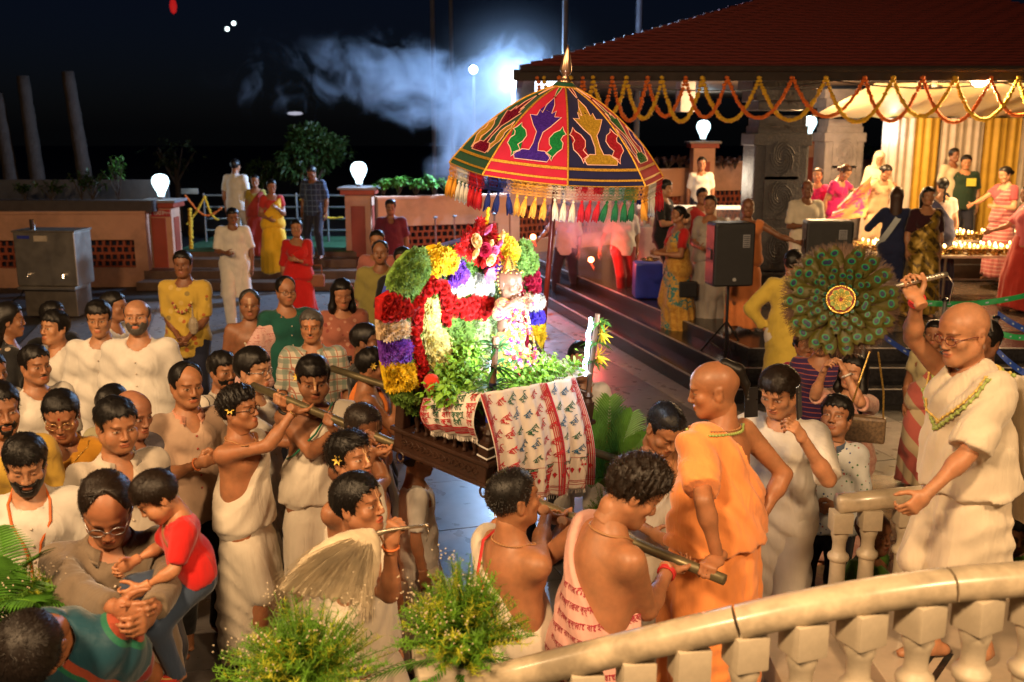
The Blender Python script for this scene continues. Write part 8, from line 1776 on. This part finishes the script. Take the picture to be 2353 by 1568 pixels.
p = PP(1560, 472, 1.60, -72, 'woman in mustard and teal saree with red blouse holding an offering plate', z0=.165, Y=13.5, skin=S1, sex='f', face='woman', hair=('bun', BLK), cell=.018, hands=('hold', 'hold'), arms=(('l', (.08, -.3, -.25)), ('l', (-.05, -.3, -.25))), head=(0, -4, 0)); sari(p, cloth((.42, .20, .03), (('stripe', (.02, .16, .17), .5, .45, 'd'), ('brocade', (.5, .28, .05), 20))), cloth((.40, .01, .01)), .7)
b = MB(); b.lathe([(.0, 0), (.10, 0), (.14, .025), (.135, .025), (.0, .006)], 16, None, False); b.ball((0, 0, .03), .05, 8, (1, 1, .6)); o = b.build('offering_plate', brz, None, True); o.location = p.world((.0, -.42, 1.10)); tag(o, 'brass offering plate held by the woman in mustard and teal', 'plate')
b = MB(); b.bbox((0, 0, 0), (.26, .09, .22), None, .02); o = b.build('handbag', blackp); o.location = p.world((.22, .05, .72)); tag(o, 'dark handbag hanging against the teal saree', 'handbag')
p = PP(1530, 414, 1.74, 60, 'tall man in black t-shirt and trousers holding a plate behind the saree woman', z0=.46, Y=14.9, skin=S3, hair=('fringe', BLK), cell=.02, arms=(('l', (.05, -.3, -.22)), ('l', (-.05, -.3, -.22)))); p.top(blackt, .8, -.12); p.trousers(blackt)
f1 = on(1308, 690, 0); p = PP(1302, proj((1, f1.y, 1.76))[1], 1.72, -14, 'barefoot man in pink lit shirt and dark trousers wrapped in smoke', z0=0, Y=f1.y, skin=S1, hair=('short', BLK), cell=.018, arms=(('w', at(1232, 555, f1.y - .3)), None), legs=((-.17, 0, .085), (.17, .02, .085))); p.top(cloth((.52, .42, .42)), .85, -.15, .022); p.trousers(cloth((.03, .018, .035)), .022)
f2 = on(1438, 695, .165); p = PP(1435, proj((1.9, f2.y - .2, 1.92))[1], 1.72, 12, 'barefoot man in white shirt and maroon trousers wrapped in smoke', z0=.165, Y=f2.y - .2, skin=S1, hair=('short', BLK), cell=.018, legs=((-.02, -.05, .085), (.05, .05, .085)), arms=(('w', at(1372, 590, f2.y - .25)), None)); p.top(cloth((.50, .46, .40)), .85, -.15, .022); p.trousers(cloth((.20, .01, .012)), .022)
bp2 = MB(); bp2.bbox((8.5, 19.2, .66), (9, 4.2, .40)); tag(bp2.build('rear_platform', mat('brown_step_stone', (.10, .055, .035), .5)), kind='structure')
p = PP(1613, 361, 1.66, -8, 'man in white shirt seated high behind the glass counter', z0=.86, Y=18.6, skin=S1, hair=('short', BLK)); p.top(cloth((.6, .58, .52)), .9, -.1); p.trousers(navyp)
p = PP(1857, 414, 1.70, 4, 'balding man in white kurta in front of the second loudspeaker column', z0=.46, Y=14.4, skin=S2, hair=('ring', BLK), cell=.02, hands=('hold', 'relax'), arms=(('l', (.08, -.25, -.25)), None)); p.top(cloth((.6, .54, .42)), .9, -.5, .022, 'kurta', flare=.02); p.trousers(pyj)
p = PP(1838, 373, 1.56, 30, 'woman in white and pink at the left end of the lamp tables', z0=.86, Y=18.3, skin=S3, sex='f', face='woman', hair=('bun', BLK)); sari(p, cloth((.55, .35, .3)), cloth((.5, .05, .1)))
p = PP(1880, 386, 1.56, -30, 'woman in hot pink top behind the balding man', z0=.70, Y=17.1, skin=S3, sex='f', face='woman', hair=('tied', (.05, .02, .01))); p.top(cloth((.50, .02, .12)), .8, -.3); p.skirt(cloth((.50, .02, .12)))
p = PP(1943, 378, 1.60, 40, 'woman in magenta saree leaning over with a spread pink and orange cloth', z0=.72, Y=16.6, skin=S3, sex='f', face='woman', hair=('tied', (.06, .02, .01)), lean=14, head=(0, 18, 0), arms=(None, ('l', (.2, -.35, -.1)))); sari(p, cloth((.52, .015, .16)), cloth((.52, .015, .14)))
b = MB(); A_, B_, C_, D_ = at(1905, 508, 15.4), at(1997, 400, 15.4), at(2008, 420, 15.2), at(1985, 505, 15.2); rows = []
for i in range(15):
    t = i / 14; a = at(1930 + 75 * t, 470 - 70 * t, 15.6); c = at(1900 + 90 * t, 508 - 8 * t, 15.2); rows.append([a.lerp(c, j / 9) + Vector((0, .05 * math.sin(j * 1.7 + i * .4), 0)) for j in range(10)])
b.grid(rows); tag(b.build('spread_cloth', cloth((.68, .05, .22), (('brocade', (.7, .3, .1), 5), ('dots', ((.75, .3, .3), (.68, .05, .22)), 12, .03)), .5, .5), smooth=True), 'bright pink and orange cloth spread out before the magenta saree', 'cloth')
p = PP(2022, 348, 1.56, -14, 'old woman with a white shawl over her head behind the tables', z0=.90, Y=18.2, skin=S3, sex='f', face='old', hair=('veil', (.55, .47, .34)), head=(0, 24, 0)); p.top(cloth((.55, .47, .34)), 1.6, -.3, .03, 'shawl'); p.skirt(cloth((.55, .47, .34)))
p = PP(2037, 378, 1.60, 20, 'woman with black hair leaning over the lamps right of the old woman', z0=.72, Y=17.2, skin=S3, sex='f', face='woman', hair=('tied', BLK), lean=12, head=(0, 20, 0), arms=(None, ('l', (-.05, -.25, -.05)))); sari(p, cloth((.6, .42, .25)), cloth((.6, .42, .25)))
p = PP(2063, 430, 1.58, 160, 'girl in navy dress with a white sash seen from behind at the tables', z0=.46, Y=13.9, skin=S1, sex='f', face='woman', hair=('longback', (.06, .03, .02)), cell=.02, arms=(('l', (-.12, -.3, -.2)), ('l', (.14, -.28, -.22)))); nv = cloth((.012, .018, .06)); p.top(nv, 1.6, -.3); p.skirt(nv, 'dress'); p.drape(cloth((.45, .5, .52)), 'sash', -1, .25); bpy.data.objects.remove([c for c in p.root.children if c.name.startswith('sash')][0])
b = MB(); b.grid([[p.T(-.13 + .3 * t, .02 + .16 * math.sin(t * 3.1), .44 - .50 * t), p.T(-.06 + .3 * t, .03 + .16 * math.sin(t * 3.1), .47 - .50 * t)] for t in [i / 10 for i in range(11)]]); b.build('white_sash', cloth((.45, .5, .52)), p.root, True)
p = PP(2135, 430, 1.60, -6, 'woman in shimmering black and gold saree facing the camera', z0=.46, Y=13.6, skin=(.36, .18, .09), sex='f', face='woman', hair=('longback', BLK), cell=.018); sari(p, cloth((.05, .03, .005), (('stripe', (.35, .22, .03), .12, .35, 'd'), ('brocade', (.25, .16, .02), 9)), .35, .4, .2, .12, .3), cloth((.03, .005, .01)), .9)
p = PP(2168, 408, 1.60, 175, 'woman in white blouse and dark saree with a long decorated braid down her back', z0=.46, Y=15.2, skin=S3, sex='f', face='woman', hair=('braid', BLK), arms=(None, ('l', (.2, -.32, -.25)))); sari(p, cloth((.03, .03, .07)), cloth((.55, .42, .36)))
p = PP(2222, 356, 1.72, -14, 'stocky man in dark green polo with a yellow chest badge behind the tables', z0=.70, Y=17.3, skin=(.38, .2, .1), fat=1.2, hair=('short', BLK), head=(0, 12, 0)); p.top(cloth((.012, .03, .015)), .85, -.15); p.trousers(navyp); b = MB(); b.bbox(p.T(.08, -.17, .30), (.16, .02, .14), None, .004); b.build('yellow_badge', mat('badge_yellow', (.5, .45, .04), .6), p.root)
p = PP(2194, 341, 1.72, 20, 'man in cream shirt just behind the dark green polo', z0=.86, Y=18.4, skin=S2, hair=('short', BLK)); p.top(cloth((.5, .42, .28)), .9, -.15); p.trousers(navyp)
p = PP(2312, 382, 1.62, -70, 'woman in rose striped saree reaching over the lit brass lamps', z0=.62, Y=15.9, skin=S3, sex='f', face='woman', hair=('bun', BLK), arms=(('l', (.0, -.5, -.25)), ('l', (-.05, -.25, -.25))), head=(0, 16, 0)); sari(p, cloth((.35, .09, .09), (('stripe', (.5, .3, .25), .06, .2, 'z'),)), cloth((.3, .05, .06)), .6)
p = PP(2365, 425, 1.60, -100, 'woman in pink top and long red skirt at the right picture edge', z0=.46, Y=14.0, skin=S3, sex='f', face='woman', hair=('tied', BLK), cell=.02, arms=(('l', (.0, -.4, -.3)), None)); p.top(cloth((.6, .13, .15)), .8, -.05); p.skirt(cloth((.38, .03, .02)), 'skirt', r1=.34)
print('people', npeople[0])
